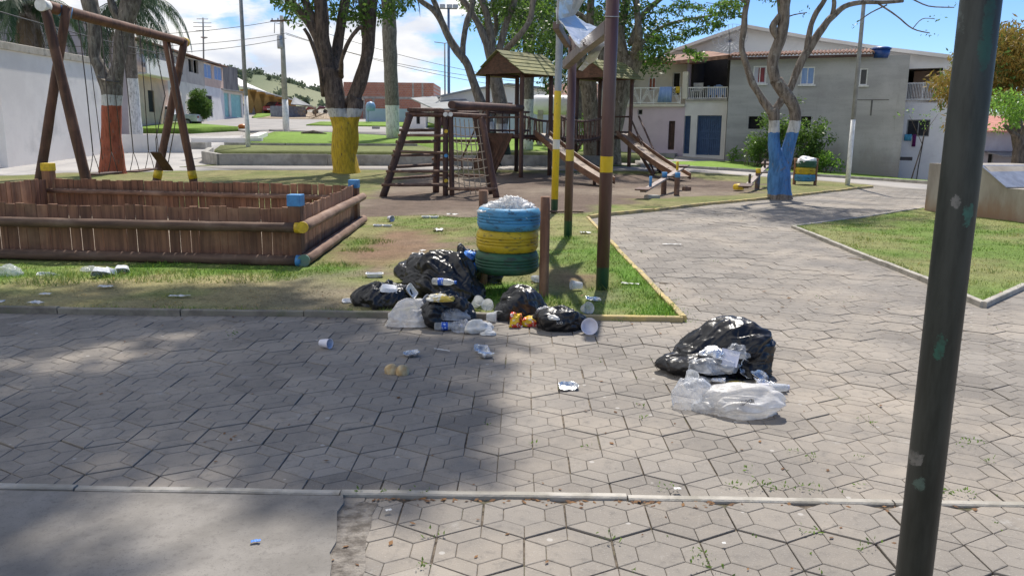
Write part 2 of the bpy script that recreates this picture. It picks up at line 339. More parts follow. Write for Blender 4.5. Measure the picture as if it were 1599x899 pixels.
# ------------------------------------------------------------------ mesh builder
def frame(d):
    d = Vector(d).normalized(); a = Vector((0, 0, 1)) if abs(d.z) < .95 else Vector((1, 0, 0))
    u = d.cross(a).normalized(); return u, u.cross(d).normalized(), d
class MB:
    def __init__(s): s.v = []; s.f = []; s.mi = []; s.sm = []; s.t = []
    def add(s, vs, fs, mi=0, sm=False, tint=None):
        o = len(s.v); s.v += [tuple(p) for p in vs]; tt = rnd.random() if tint is None else tint
        for f in fs: s.f.append(tuple(i+o for i in f)); s.mi.append(mi); s.sm.append(sm); s.t.append(tt)
        return s
    def box(s, c, d, rot=None, mi=0):
        """centre, full sizes, rotation (angle about z, or a matrix)"""
        Rm = Matrix.Rotation(rot, 3, 'Z') if isinstance(rot, (int, float)) else (rot or Matrix.Identity(3))
        c = Vector(c); vs = [c+Rm @ Vector((x*d[0]/2, y*d[1]/2, z*d[2]/2)) for x in (-1, 1) for y in (-1, 1) for z in (-1, 1)]
        return s.add(vs, [(0, 1, 3, 2), (4, 6, 7, 5), (0, 4, 5, 1), (2, 3, 7, 6), (0, 2, 6, 4), (1, 5, 7, 3)], mi)
    def beam(s, a, b, w, h, mi=0):
        """rectangular bar from a to b: w across, h upwards"""
        a, b = Vector(a), Vector(b); d = (b-a); L = d.length; d.normalize()
        u = d.cross(Vector((0, 0, 1)));  u = u.normalized() if u.length > 1e-4 else Vector((1, 0, 0))
        k = u.cross(d); Rm = Matrix((d, u, k)).transposed(); return s.box((a+b)/2, (L, w, h), Rm, mi)
    def tube(s, pts, rad, n=10, mi=0, caps=True, wob=0., sm=True):
        pts = [Vector(p) for p in pts]
        if isinstance(rad, (int, float)): rad = [rad]*len(pts)
        vs = []; fs = []; u0 = None; acc = 0; wf = .35/max(.03, max(rad))
        for i, p in enumerate(pts):
            if i: acc += (p-pts[i-1]).length
            d = (pts[min(i+1, len(pts)-1)]-pts[max(i-1, 0)])
            if u0 is None: u, k, _ = frame(d)
            else:
                dn = d.normalized(); u = (u0-dn*u0.dot(dn)).normalized(); k = u.cross(dn)
            u0 = u
            for j in range(n):
                a = 2*math.pi*j/n; r = rad[i]
                if wob: r *= 1+wob*1.2*noise.noise(Vector((math.cos(a)*1.4+pts[0].x, math.sin(a)*1.4, acc*wf)))
                vs.append(p+u*math.cos(a)*r+k*math.sin(a)*r)
        for i in range(len(pts)-1):
            for j in range(n):
                fs.append((i*n+j, i*n+(j+1) % n, (i+1)*n+(j+1) % n, (i+1)*n+j))
        t = rnd.random(); s.add(vs, fs, mi, sm, t)
        if caps: o = len(s.v)-len(vs); s.f += [tuple(range(o, o+n)), tuple(range(o+(len(pts)-1)*n, o+len(pts)*n))[::-1]]; s.mi += [mi]*2; s.sm += [False]*2; s.t += [t]*2
        return s
    def lathe(s, c, prof, n=32, mi=0, sm=True):
        """profile [(r,z)] turned about the vertical axis through c"""
        vs = [(c[0]+r*math.cos(2*math.pi*j/n), c[1]+r*math.sin(2*math.pi*j/n), c[2]+z) for r, z in prof for j in range(n)]
        fs = [(i*n+j, i*n+(j+1) % n, (i+1)*n+(j+1) % n, (i+1)*n+j) for i in range(len(prof)-1) for j in range(n)]
        return s.add(vs, fs, mi, sm)
    def prism(s, poly, h, mi=0):
        """3-D polygon thickened along vector h"""
        n = len(poly); h = Vector(h); vs = [Vector(p) for p in poly]+[Vector(p)+h for p in poly]
        return s.add(vs, [tuple(range(n))[::-1], tuple(range(n, 2*n))]+[(i, (i+1) % n, n+(i+1) % n, n+i) for i in range(n)], mi)
    def obj(s, name, mats, parent=None, bevel=0, loc=None, smooth_sub=0):
        me = bpy.data.meshes.new(name); o = bpy.data.objects.new(name, me)
        off = off_of(parent) if parent else Vector(loc if loc is not None else (0, 0, 0))
        me.from_pydata([tuple(Vector(p)-off) for p in s.v], [], s.f)
        mats = mats if isinstance(mats, (list, tuple)) else [mats]
        for m in mats: me.materials.append(m)
        me.polygons.foreach_set('material_index', s.mi); me.polygons.foreach_set('use_smooth', s.sm)
        at_ = me.attributes.new('tint', 'FLOAT', 'FACE'); at_.data.foreach_set('value', s.t)
        bm = bmesh.new(); bm.from_mesh(me); bmesh.ops.recalc_face_normals(bm, faces=bm.faces); bm.to_mesh(me); bm.free()
        C.objects.link(o)
        if parent: o.parent = parent
        else: o.location = off
        if bevel:
            b = o.modifiers.new('bevel', 'BEVEL'); b.width = bevel; b.segments = 2; b.limit_method = 'ANGLE'; b.angle_limit = .7
        return o
def off_of(o):
    v = Vector(o.location)
    return v + (off_of(o.parent) if o.parent else Vector((0, 0, 0)))
def thing(name, label, cat, loc=(0, 0, 0), group=None):
    o = bpy.data.objects.new(name, None); C.objects.link(o); o.location = loc; o.empty_display_size = .2
    return tag(o, label, cat, group)
def tag(o, label=None, cat=None, group=None, kind=None):
    if label: o['label'] = label
    if cat: o['category'] = cat
    if group: o['group'] = group
    if kind: o['kind'] = kind
    return o
def struct(o): o['kind'] = 'structure'; return o
def blades(name, V, Fn, mats, tint=None, parent=None, col=None, loc=(0, 0, 0), k=4):
    """fast mesh of separate k-gons: V is (n*k,3)"""
    me = bpy.data.meshes.new(name); n = len(V)//k
    off = np.array(off_of(parent) if parent else loc)
    V = V-off
    me.vertices.add(len(V)); me.vertices.foreach_set('co', V.astype(np.float32).ravel())
    me.loops.add(n*k); me.loops.foreach_set('vertex_index', np.arange(n*k, dtype=np.int32))
    me.polygons.add(n); me.polygons.foreach_set('loop_start', np.arange(0, n*k, k, dtype=np.int32))
    me.update(calc_edges=True)
    if tint is not None: a = me.attributes.new('tint', 'FLOAT', 'FACE'); a.data.foreach_set('value', tint.astype(np.float32))
    if col is not None: a = me.attributes.new('gcol', 'FLOAT_COLOR', 'FACE'); a.data.foreach_set('color', col.astype(np.float32).ravel())
    me.materials.append(mats); o = bpy.data.objects.new(name, me); C.objects.link(o)
    if parent: o.parent = parent
    else: o.location = loc
    return o
def leafquads(P, size, droop=.3, aspect=.45):
    """diamond leaves at points P (n,3)"""
    n = len(P); d = nr.normal(size=(n, 3)); d[:, 2] -= droop; d /= np.linalg.norm(d, axis=1)[:, None]
    u = np.cross(d, nr.normal(size=(n, 3))); u /= np.linalg.norm(u, axis=1)[:, None]
    L = size*(.6+.8*nr.random(n))[:, None]; w = L*aspect
    return np.stack([P, P+d*L*.45+u*w*.5, P+d*L, P+d*L*.45-u*w*.5], 1).reshape(-1, 3)
def clumps(centers, r, per, squash=.7):
    """points in fuzzy clumps about centres"""
    out = []
    for c, rr in zip(centers, r):
        k = max(8, int(per*(rr**2))); q = nr.normal(size=(k, 3)); q /= np.linalg.norm(q, axis=1)[:, None]
        q *= (nr.random(k)**.45)[:, None]*rr; q[:, 2] *= squash; out.append(np.array(c)+q)
    return np.concatenate(out)
# ================================================================== GROUND
def inpoly(x, y, P):
    c = False; n = len(P)
    for i in range(n):
        x1, y1 = P[i][0], P[i][1]; x2, y2 = P[i-1][0], P[i-1][1]
        if (y1 > y) != (y2 > y) and x < (x2-x1)*(y-y1)/(y2-y1)+x1: c = not c
    return c
def segd(x, y, P, closed=True):
    p = np.array([x, y]); best = 1e9
    for i in range(0 if closed else 1, len(P)):
        a = np.array(P[i-1][:2]); b = np.array(P[i][:2]); ab = b-a; t = np.clip((p-a).dot(ab)/max(1e-9, ab.dot(ab)), 0, 1)
        best = min(best, np.linalg.norm(p-a-t*ab))
    return best
def sm(x): x = min(1, max(0, x)); return x*x*(3-2*x)
def nz(x, y, s, o=0): return noise.fractal(Vector((x*s+o, y*s-o, o)), 1.0, 2.0, 4)

def sheet(name, P, off, step, m, paint=None):
    bm = bmesh.new(); f = bm.faces.new([bm.verts.new((p[0], p[1], 0)) for p in P])
    xs = [p[0] for p in P]; ys = [p[1] for p in P]
    def cuts(lo, hi, no, k):
        v = math.floor(lo/step)*step
        while v < hi:
            if v > lo:
                co = [0, 0, 0]; co[k] = v
                bmesh.ops.bisect_plane(bm, geom=bm.verts[:]+bm.edges[:]+bm.faces[:], plane_co=co, plane_no=no, dist=1e-5)
            v += step
    cuts(min(xs), max(xs), (1, 0, 0), 0); cuts(min(ys), max(ys), (0, 1, 0), 1)
    bmesh.ops.triangulate(bm, faces=[f for f in bm.faces if len(f.verts) > 4])
    for v in bm.verts: v.co.z = tz(v.co.x, v.co.y)+off+(paint(v.co.x, v.co.y, True) if paint and step < .6 else 0)
    me = bpy.data.meshes.new(name); bm.to_mesh(me)
    if paint:
        a = me.attributes.new('gcol', 'FLOAT_COLOR', 'POINT')
        a.data.foreach_set('color', np.array([list(paint(v.co.x, v.co.y))+[1] for v in bm.verts], np.float32).ravel())
    bm.free(); me.materials.append(m); me.polygons.foreach_set('use_smooth', [True]*len(me.polygons))
    me.flip_normals() if me.polygons[0].normal.z < 0 else None
    o = bpy.data.objects.new(name, me); C.objects.link(o)
    if step > 1: q = o.modifiers.new('depth', 'SOLIDIFY'); q.thickness = off+.35; q.offset = -1
    return struct(o)

def groundmat(name, rough=.95, amp=.55, bump=.8):
    t = NT(name); a = t.N('ShaderNodeAttribute', attribute_name='gcol'); v = t.co('Object')
    n1 = t.noise(v, 3.1, 8, .7); n2 = t.noise(v, 28, 5, .75); n3 = t.noise(v, 90, 3, .7)
    k = t.math('ADD', t.math('ADD', t.step(n1, .3, .7, .74, 1.12), t.step(n2, .3, .7, -.22, .22)), t.step(n3, .3, .7, -.2, .2))
    cb = t.N('ShaderNodeCombineColor')
    for i in range(3): t.L(k, cb.inputs[i])
    col = t.mix(1, a.outputs['Color'], cb.outputs[0], 'MULTIPLY')
    spk = t.noise(v, 55, 2, .5); col = t.mix(t.step(spk, .68, .74, 0, .5), col, (.30, .25, .16))
    t.base(col, rough, .2); t.bump(t.math('ADD', n2, n3), bump, .015); return t.m
M['ground'] = groundmat('turf_and_soil')

# colours of the ground cover itself
SOIL = (.150, .112, .088); DRY = (.330, .280, .145); GRASS = (.145, .200, .048); LUSH = (.115, .235, .030); RED = (.225, .145, .095); SAND = (.24, .195, .15)
def lerp(a, b, t): return tuple(x+(y-x)*t for x, y in zip(a, b))
Lbed = [G(0, 487), G(400, 493), G(700, 498), G(1066, 502)]
kb = (Lbed[3].y-Lbed[0].y)/(Lbed[3].x-Lbed[0].x)
bedY = lambda x: Lbed[0].y+(x-Lbed[0].x)*kb
A0 = Vector((-12, bedY(-12), 0)); A1 = Vector((G(1066, 502).x, bedY(G(1066, 502).x), 0)); A2 = G(918, 342); A3 = G(950, 337)
PATH_EDGE = [A3, G(1020, 330), G(1100, 321), G(1180, 313), G(1240, 307), G(1300, 300), G(1362, 293)]
WK_LOW = [G(1362, 291), G(1320, 286.5), G(1260, 282), G(1200, 278), G(1130, 273), G(1060, 269), G(1000, 268)]   # near edge of the far walkway
WK_LOW_L = [G(900, 268), G(760, 266.5), G(560, 267), G(380, 267), G(250, 269), G(100, 272), G(20, 276)]
playpoly = [A0, A1, A2]+PATH_EDGE+WK_LOW+WK_LOW_L+[Vector((-26, 21, 0)), Vector((-26, 8, 0))]
soilpoly = [G(545, 341), G(640, 338), G(760, 340), G(905, 334), G(1000, 312), G(1120, 306), G(1180, 302), G(1190, 288), G(1100, 280), G(1000, 272), G(860, 271), G(640, 272), G(590, 300), G(540, 318)]
patches = [(G(640, 383), 1.15, RED, .95), (G(590, 400), .8, RED, .8), (G(760, 392), .9, SAND, .4), (G(60, 470), 1.1, DRY, .8), (G(470, 462), .9, SAND, .8), (G(330, 470), .7, DRY, .9), (G(905, 445), .33, RED, .75), (G(880, 430), .4, RED, .55), (G(935, 470), .25, SAND, .6), (G(230, 455), .8, DRY, .8)]
lush = [(G(1000, 440), .9, .9), (G(960, 400), .8, .7), (G(585, 380), .45, 1), (G(300, 436), 1.4, .8), (G(60, 438), 1.2, .8), (G(540, 425), .5, .7), (G(1040, 490), .5, 1), (G(790, 460), .5, 1.0), (G(720, 400), .5, .5), (G(880, 380), .6, .6)]
def playpaint(x, y, hgt=False):
    ins = inpoly(x, y, soilpoly); d = segd(x, y, soilpoly)*(1 if ins else -1)
    s = sm((d+.5*nz(x, y, .9, 3)+.25)/.5)
    if hgt: return .02*nz(x, y, 1.5, 1)+.012*nz(x, y, 6, 5)-.03*s
    g = sm(.45+1.4*nz(x, y, .55, 9)+.9*nz(x, y, 2.6, 3)); c = lerp(DRY, GRASS, .35+.65*g)
    if y > 17: c = lerp(c, (.19, .17, .08), .55)
    for p, r, w in lush:
        c = lerp(c, LUSH, w*sm(1.25-math.hypot(x-p.x, (y-p.y)*.9)/r+.7*nz(x, y, 2, 7)))
    for p, r, cc, w in patches:
        c = lerp(c, cc, w*sm(1.3-math.hypot(x-p.x, (y-p.y)*.7)/r+.9*nz(x, y, 1.6, 2)))
    sc_ = lerp(SOIL, SAND, sm(.3+1.1*nz(x, y, .35, 13)))
    return lerp(c, sc_, s)
RL = [G(1238, 356), G(1300, 347.5), G(1360, 340), G(1440, 327), Vector((9.6, 17.6, 0)), Vector((16, 19, 0)), Vector((16, 9.6, 0)), G(1599, 450), G(1535, 480), G(1440, 438), G(1330, 394)]
def rl_tuft(x, y):
    if not inpoly(x, y, RL): return 0
    return .045 if segd(x, y, RL) < .14 and nz(x, y, 2, 4) > -.1 else (.04 if nz(x, y, 1.6, 11) > .28 else 0)
def rlpaint(x, y, hgt=False):
    if hgt: return .02*nz(x, y, 1.3, 4)
    g = sm(.5+1.5*nz(x, y, .5, 19)+.9*nz(x, y, 2.3, 5)); c = lerp(lerp(DRY, GRASS, .55), lerp(GRASS, LUSH, .35), g)
    return lerp(c, LUSH, .6*sm((9.2-y)/2))
def flat(c, amp=.25, s=.3):
    def f(x, y, hgt=False):
        if hgt: return 0
        k = 1+amp*nz(x, y, s, 8); return tuple(v*k for v in c)
    return f

def terrain():
    """one ground sheet out to the horizon; paved with pale worn concrete near the square, scrub beyond"""
    us = np.linspace(-1.25, 1.25, 101); ys = list(np.concatenate([[-6, -2, 0, 1], np.arange(2, 40, 1.), np.arange(40, 180, 4.), [200, 240, 300, 380, 480, 600, 900, 1400]]))
    V = []; col = []
    for y in ys:
        for u in us:
            w = max(abs(y), 8)+6; X = u*w*1.2; z = tz(X, max(y, .1)) if y > 24 else 0
            # ridge of hills in the north-west
            if y > 180:
                zz = tz(X, 180); t = sm((y-180)/200); px = X/y
                ridge = np.interp(px, [-1.2, -.6, -.36, -.31, -.26, -.22, -.1, 0, .1, .3, 1.2], [.10, .09, .072, .068, .054, .042, .038, .046, .052, .034, .03])
                z = zz+(ridge*y-zz)*t*(1 if y < 700 else .6)+4*nz(X, y, .012, 4)*t
            V.append((X, y, z-.09)); g = sm((y-120)/50)
            c = lerp((.36, .335, .30), lerp((.13, .16, .09), (.22, .23, .14), sm(.5+1.6*nz(X, y, .02, 6))), g)
            col.append(tuple(c)+(1,))
    n = len(us); fs = [(j*n+i, j*n+i+1, (j+1)*n+i+1, (j+1)*n+i) for j in range(len(ys)-1) for i in range(n-1)]
    me = bpy.data.meshes.new('ground'); me.from_pydata(V, [], fs); me.materials.append(M['ground'])
    a = me.attributes.new('gcol', 'FLOAT_COLOR', 'POINT'); a.data.foreach_set('color', np.array(col, np.float32).ravel())
    me.polygons.foreach_set('use_smooth', [True]*len(fs)); o = bpy.data.objects.new('ground', me); C.objects.link(o); struct(o)
terrain()

# ---- hexagonal paving: every paver is real, scored into a hexagon and six trapezoids
def pavermat():
    t = NT('hex_pavers'); a = t.N('ShaderNodeAttribute', attribute_name='tint'); v = t.co('Object')
    n1 = t.noise(v, .7, 7, .62); n2 = t.noise(v, 16, 6, .7); n3 = t.noise(v, 130, 3, .7)
    col = t.mix(a.outputs['Fac'], (.185, .167, .146), (.285, .258, .225))
    col = t.mix(t.step(n1, .42, .66, 0, .6), col, (.40, .345, .28)); n5 = t.noise(v, .33, 6, .7); col = t.mix(t.step(n5, .48, .66, 0, .5), col, (.16, .15, .14))
    col = t.mix(t.step(n2, .50, .72, 0, .55), col, (.125, .115, .105))
    col = t.mix(t.step(n3, .58, .72, 0, .55), col, (.42, .40, .37))
    n4 = t.noise(t.co('Object', (1, 1, 1)), 3.2, 8, .75); col = t.mix(t.step(n4, .60, .70, 0, .5), col, (.40, .385, .36))
    wn = t.N('ShaderNodeTexVoronoi'); wn.inputs['Scale'].default_value = 5.5; t.L(v, wn.inputs['Vector'])   # pale chewing-gum and lime spots
    col = t.mix(t.step(wn.outputs['Distance'], .055, .075, .55, 0), col, (.50, .48, .45))
    t.base(col, .88, .3); t.bump(t.math('ADD', n2, t.math('MULTIPLY', n3, .8)), .5, .006); return t.m
M['paver'] = pavermat()
def jointmat():
    t = NT('joint_sand'); v = t.co('Object'); n = t.noise(v, 3, 7, .7); n2 = t.noise(v, 24, 5, .75)
    col = t.mix(t.step(n2, .35, .65), (.055, .044, .034), (.22, .18, .135))
    col = t.mix(t.step(n, .52, .66, 0, .75), col, (.07, .09, .025)); t.base(col, 1); t.bump(n2, .8, .01); return t.m
M['joint'] = jointmat()
W = .334; S = W/math.sqrt(3); ANG = math.atan2(G(1599, 787).y-G(0, 760).y, G(1599, 787).x-G(0, 760).x)
K0 = G(560, 770); ky = lambda x: K0.y+(x-K0.x)*math.tan(ANG)
def pavers(name, origin, bounds, test, clips, seed=1):
    r = random.Random(seed); V = []; Fc = []; T = []
    ca, sa = math.cos(ANG), math.sin(ANG)
    rows = range(int(bounds[2]/(1.5*S))-2, int(bounds[3]/(1.5*S))+2); cols = range(int(bounds[0]/W)-2, int(bounds[1]/W)+2)
    for j in rows:
        for i in cols:
            lx = (i+(.5 if j % 2 else 0))*W; ly = j*1.5*S
            cx = origin.x+lx*ca-ly*sa; cy = origin.y+lx*sa+ly*ca
            if not test(cx, cy): continue
            cx += r.uniform(-.002, .002); cy += r.uniform(-.002, .002); rot = ANG+r.uniform(-.006, .006)
            zt = r.uniform(-.0018, .0014)+.010*noise.noise(Vector((cx*.8, cy*.8, 0)))+tz(cx, cy); ax, ay = r.uniform(-.005, .005), r.uniform(-.005, .005)
            ht = r.gauss(.45, .22); near = cy < 9
            def P(rad, k): a = rot+math.radians(90+60*k); return (rad*math.cos(a), rad*math.sin(a))
            Ro = S-.0026-r.uniform(0, .0026); Ri = S*.505
            pcs = [[P(Ri-.0015, k) for k in range(6)]]
            for k in range(6):
                a, b, c, d = P(Ri+.0015, k), P(Ro, k), P(Ro, k+1), P(Ri+.0015, k+1)
                m = ((a[0]+b[0]+c[0]+d[0])/4, (a[1]+b[1]+c[1]+d[1])/4)
                g = .0015
                def ins(p, q, p2, q2):   # shift the two radial sides inwards
                    return p
                ang = rot+math.radians(90+60*(k+.5)); tx, ty = -math.sin(ang), math.cos(ang)
                pcs.append([(a[0]+tx*g, a[1]+ty*g), (b[0]+tx*g, b[1]+ty*g), (c[0]-tx*g, c[1]-ty*g), (d[0]-tx*g, d[1]-ty*g)])
            for pc in pcs:
                n = len(pc); o = len(V); m = (sum(p[0] for p in pc)/n, sum(p[1] for p in pc)/n)
                dz = r.uniform(-.0008, .0008)
                def Z(p, e): return zt+dz+p[0]*ax+p[1]*ay+e
                rings = [(0, -.012), (0, -.002), (.0035, 0)] if near else [(0, -.012), (0, 0)]
                for sh, e in rings:
                    for p in pc:
                        dx, dy = m[0]-p[0], m[1]-p[1]; L = math.hypot(dx, dy); q = (p[0]+dx/L*sh, p[1]+dy/L*sh)
                        V.append((cx+q[0], cy+q[1], Z(q, e)))
                tt = min(1, max(0, ht+r.gauss(0, .07)))
                for k in range(len(rings)-1):
                    for q in range(n): Fc.append((o+k*n+q, o+k*n+(q+1) % n, o+(k+1)*n+(q+1) % n, o+(k+1)*n+q)); T.append(tt)
                e = o+(len(rings)-1)*n; Fc.append(tuple(range(e, e+n))); T.append(tt)
    me = bpy.data.meshes.new(name); me.from_pydata(V, [], Fc); a = me.attributes.new('tint', 'FLOAT', 'FACE'); a.data.foreach_set('value', T)
    bm = bmesh.new(); bm.from_mesh(me)
    for co, no in clips: bmesh.ops.bisect_plane(bm, geom=bm.verts[:]+bm.edges[:]+bm.faces[:], plane_co=co, plane_no=no, clear_outer=True)
    bm.to_mesh(me); bm.free(); me.materials.append(M['paver']); o = bpy.data.objects.new(name, me); C.objects.link(o); struct(o)
nk = Vector((-math.sin(ANG), math.cos(ANG), 0))
WK_N = lambda x, y: y < 26.5
def paved(x, y):
    if y < ky(x)-.1 or x < -9 or x > 15 or y > 26: return False
    if y > bedY(x)+.1 and x < A1.x-.05 and y < 8: return False
    if inpoly(x, y, playpoly) and segd(x, y, playpoly) > .15: return False
    if inpoly(x, y, RL) and segd(x, y, RL) > .15: return False
    return x > -.5 or y < bedY(x)+.2
pavers('hexagonal_paving', G(833, 725), (-9, 16, -1.5, 23), paved, [(K0+nk*.02, -nk)])
slab_x = lambda y: np.interp(y, [1.5, 2.5, 3.2], [-.52, -.57, -.66])
pavers('front_paving', G(748, 859), (-2, 4, -2, 1.2), lambda x, y: y < ky(x)+.1 and x > slab_x(y)-.05 and y > 1.3, [(K0-nk*.03, nk)], 5)
bedp = [(-14, 1), (16, 1), (17, 26), (9, 26.3), (4.5, 20), (1.8, 16), (1.5, 7), (-14, 7.1)]
sheet('paving_bed', bedp, -.0075, 4, M['joint'])
# concrete slab in the near left corner
def slabmat():
    t = NT('poured_concrete'); v = t.co('Object'); n = t.noise(v, 1.6, 8, .65); n2 = t.noise(v, 40, 5, .7); vo = t.noise(v, 150, 2)
    col = t.mix(t.step(n, .35, .65), (.17, .158, .142), (.26, .243, .22)); col = t.mix(t.step(n2, .5, .7, 0, .5), col, (.12, .11, .10))
    col = t.mix(t.step(vo, .64, .7, 0, .7), col, (.09, .085, .08)); t.base(col, .85, .35); t.bump(n2, .4, .006); return t.m
M['slab'] = slabmat()
mb = MB(); rr = random.Random(3)
edge = []; yy = 1.0
while yy < 3.17: edge.append((slab_x(yy)-.05+rr.uniform(-.012, .012), yy)); yy += .08
mb.prism([(-9, 1.0, -.02)]+[(x, y, -.02) for x, y in edge]+[(-.72, ky(-.7)-.05, -.02), (-9, ky(-9)-.05, -.02)], (0, 0, .032))
struct(mb.obj('concrete_slab', M['slab']))
mb = MB()   # broken mortar strip beside the slab
L_ = [(slab_x(y)-.06+0.0, y) for y in np.arange(1.0, 3.2, .1)]; R_ = [(slab_x(y)+.075+rr.uniform(-.03, .03), y) for y in np.arange(1.0, 3.2, .1)]
mb.prism([(x, y, -.03) for x, y in L_]+[(x, y, -.03) for x, y in R_[::-1]], (0, 0, .0315))
struct(mb.obj('mortar_strip', mat('crumbling_mortar', (.25, .225, .195), (.10, .085, .07), 16, .95, .9, .02, 40)))

def kerb(name, pts, w, h, m, z0=-.05, seg=1.0, seed=0, jit=.006):
    """a line of cast kerb stones with uneven joints"""
    r = random.Random(seed+11); mb = MB(); P = [Vector((p[0], p[1], 0)) for p in pts]
    for a, b in zip(P[:-1], P[1:]):
        L = (b-a).length; n = max(1, round(L/seg)); d = (b-a)/n; nn = Vector((-d.y, d.x, 0)).normalized()
        for k in range(n):
            s, e = a+d*k+d.normalized()*.004, a+d*(k+1)-d.normalized()*.004
            q = 5; dz = r.uniform(-jit, jit); dl = r.uniform(-jit, jit)
            for i in range(q):
                s2, e2 = s+(e-s)*i/q, s+(e-s)*(i+1)/q
                h1 = [h+dz+.25*jit*r.uniform(-1, 1), h+dz+.25*jit*r.uniform(-1, 1)]
                if i: h1[0] = last; o1 = lo
                else: o1 = dl+r.uniform(-.3, .3)*jit
                o2 = dl+r.uniform(-.3, .3)*jit; last = h1[1]; lo = o2
                z1, z2 = tz(s2.x, s2.y), tz(e2.x, e2.y)
                vs = []
                for p, hh, oo, z in ((s2, h1[0], o1, z1), (e2, h1[1], o2, z2)):
                    for sd in (-1, 1):
                        c = p+nn*(sd*w/2+oo); vs += [(c.x, c.y, z0+z), (c.x-nn.x*sd*0, c.y, z+hh-.006), (c.x-nn.x*sd*.007, c.y-nn.y*sd*.007, z+hh)]
                # order: s-left(0,1,2) s-right(3,4,5) e-left(6,7,8) e-right(9,10,11)
                fs = [(0, 1, 7, 6), (1, 2, 8, 7), (2, 5, 11, 8), (5, 4, 10, 11), (4, 3, 9, 10)]
                if i == 0: fs.append((0, 3, 4, 5, 2, 1))
                if i == q-1: fs.append((6, 7, 8, 11, 10, 9))
                mb.add(vs, fs)
    return struct(mb.obj(name, m))
kerb('plaza_kerb', [(-3.0, ky(-3.0)), (-.72, ky(-.72)-.005), (.5, ky(.5)), (5, ky(5))], .045, .014, M['kerbc'], seed=1, seg=1.1)
kerb('bed_kerb', [A0, (.33, bedY(.33))], .06, .05, M['kerbd'], seed=2)
kerb('bed_kerb_yellow', [(.33, bedY(.33)), A1, A2], .055, .05, M['kerby'], seed=3, seg=.8)
kerb('playground_kerb', [A2+Vector((.02, .05, 0))]+PATH_EDGE, .06, .06, M['kerby'], seed=4)
kerb('lawn_kerb', [RL[3], RL[2], RL[1], RL[0], RL[-1], RL[-2], RL[-3], RL[-4], RL[-5]], .06, .05, M['kerbc'], seed=5)

sheet('playground_ground', playpoly, .03, .3, M['ground'], playpaint)
sheet('right_lawn', RL, .03, .35, M['ground'], rlpaint)
# distant paths, roads and lawns
def pathmat(name, a, b):
    t = NT(name); v = t.co('Object'); n = t.noise(v, .5, 7, .65); n2 = t.noise(v, 9, 5, .7)
    col = t.mix(t.step(n, .35, .65), b, a); col = t.mix(t.step(n2, .5, .7, 0, .35), col, tuple(x*.6 for x in b)); t.base(col, .9, .25); t.bump(n2, .3, .01); return t.m
M['walk'] = pathmat('walkway_concrete', (.40, .375, .345), (.31, .29, .27)); M['road'] = pathmat('street_paving', (.36, .34, .315), (.29, .275, .26)); M['court'] = pathmat('pale_court', (.43, .41, .385), (.35, .335, .32))
WK_UP = [G(1470, 291), G(1440, 288.5), G(1380, 284), G(1320, 280), G(1250, 275.5), G(1190, 271.5), G(1120, 267), G(1060, 263.5), G(1000, 262)]
WK_UP_L = [G(900, 262), G(760, 260), G(560, 260.5), G(380, 260), G(300, 261)]
sheet('walkway', [G(1470, 300), G(1400, 295)]+WK_LOW+WK_LOW_L[:4]+WK_UP_L[::-1][:4]+WK_UP[::-1], .035, 2, M['walk'])
sheet('court', [Vector((-26, 20.5, 0))]+WK_LOW_L[::-1][:4]+[G(380, 260), G(330, 258), G(330, 232), G(380, 212), G(60, 215), Vector((-40, 34, 0))], .012, 2, M['court'])
GB = flat((.17, .27, .045), .4, .25); GM = flat((.17, .19, .075), .4, .5)
kerb('walkway_kerb', WK_UP[::-1], .12, .14, M['concrete'], seg=2)
sheet('lawn_by_grey_house', WK_UP[:]+[G(1040, 256.5), G(1100, 255.5), G(1180, 257.5), G(1250, 262), G(1320, 270), G(1380, 278), G(1450, 286)], .11, 1.5, M['ground'], GB)
sheet('lawn_by_pink_house', [G(990, 246), G(1052, 250), G(1030, 244), G(990, 238.5)], .05, 1.5, M['ground'], GB)
sheet('sidewalk', [G(985, 247), G(1000, 258), G(1100, 254.5), G(1185, 257), G(1190, 249), G(1055, 246), G(1052, 251)], .045, 2, M['walk'])
sheet('far_lawn', [G(380, 226), G(392, 219), G(428, 207), G(520, 208), G(620, 214), G(760, 217.5), G(1000, 221), G(1040, 236), G(1000, 248), G(660, 243), G(652, 228)], .06, 3, M['ground'], GB)
sheet('middle_lawn', [G(335, 242), G(345, 234), G(650, 232.5), G(690, 243), G(1000, 247), G(1000, 252), G(335, 246)], .22, 2, M['ground'], GM)
sheet('strip_before_wall', [G(280, 262), G(345, 257), G(1000, 259), G(1000, 261.5), G(380, 260)], .03, 2, M['ground'], GM)
sheet('west_lawn', [G(185, 206), G(190, 192), G(300, 197), G(372, 203), G(300, 207)], .25, 3, M['ground'], GB)
sheet('island_lawn', [G(478, 197), G(500, 192), G(650, 192.5), G(860, 200), G(860, 207), G(620, 199)], .12, 3, M['ground'], GB)
sheet('street', [G(190, 192), G(372, 203), G(392, 206), G(420, 203), G(640, 212), G(1000, 219.5), G(1000, 207), G(700, 198), G(640, 187.5), G(380, 185), G(200, 188)], .03, 4, M['road'])
sheet('dirt_yard', [G(400, 186), G(440, 178), G(470, 174), G(530, 180), G(560, 188)], .04, 4, M['ground'], flat((.36, .29, .21), .3, .2))
sheet('verge_by_barn', [G(393, 184), G(402, 178), G(425, 176), G(420, 181)], .08, 4, M['ground'], GB)

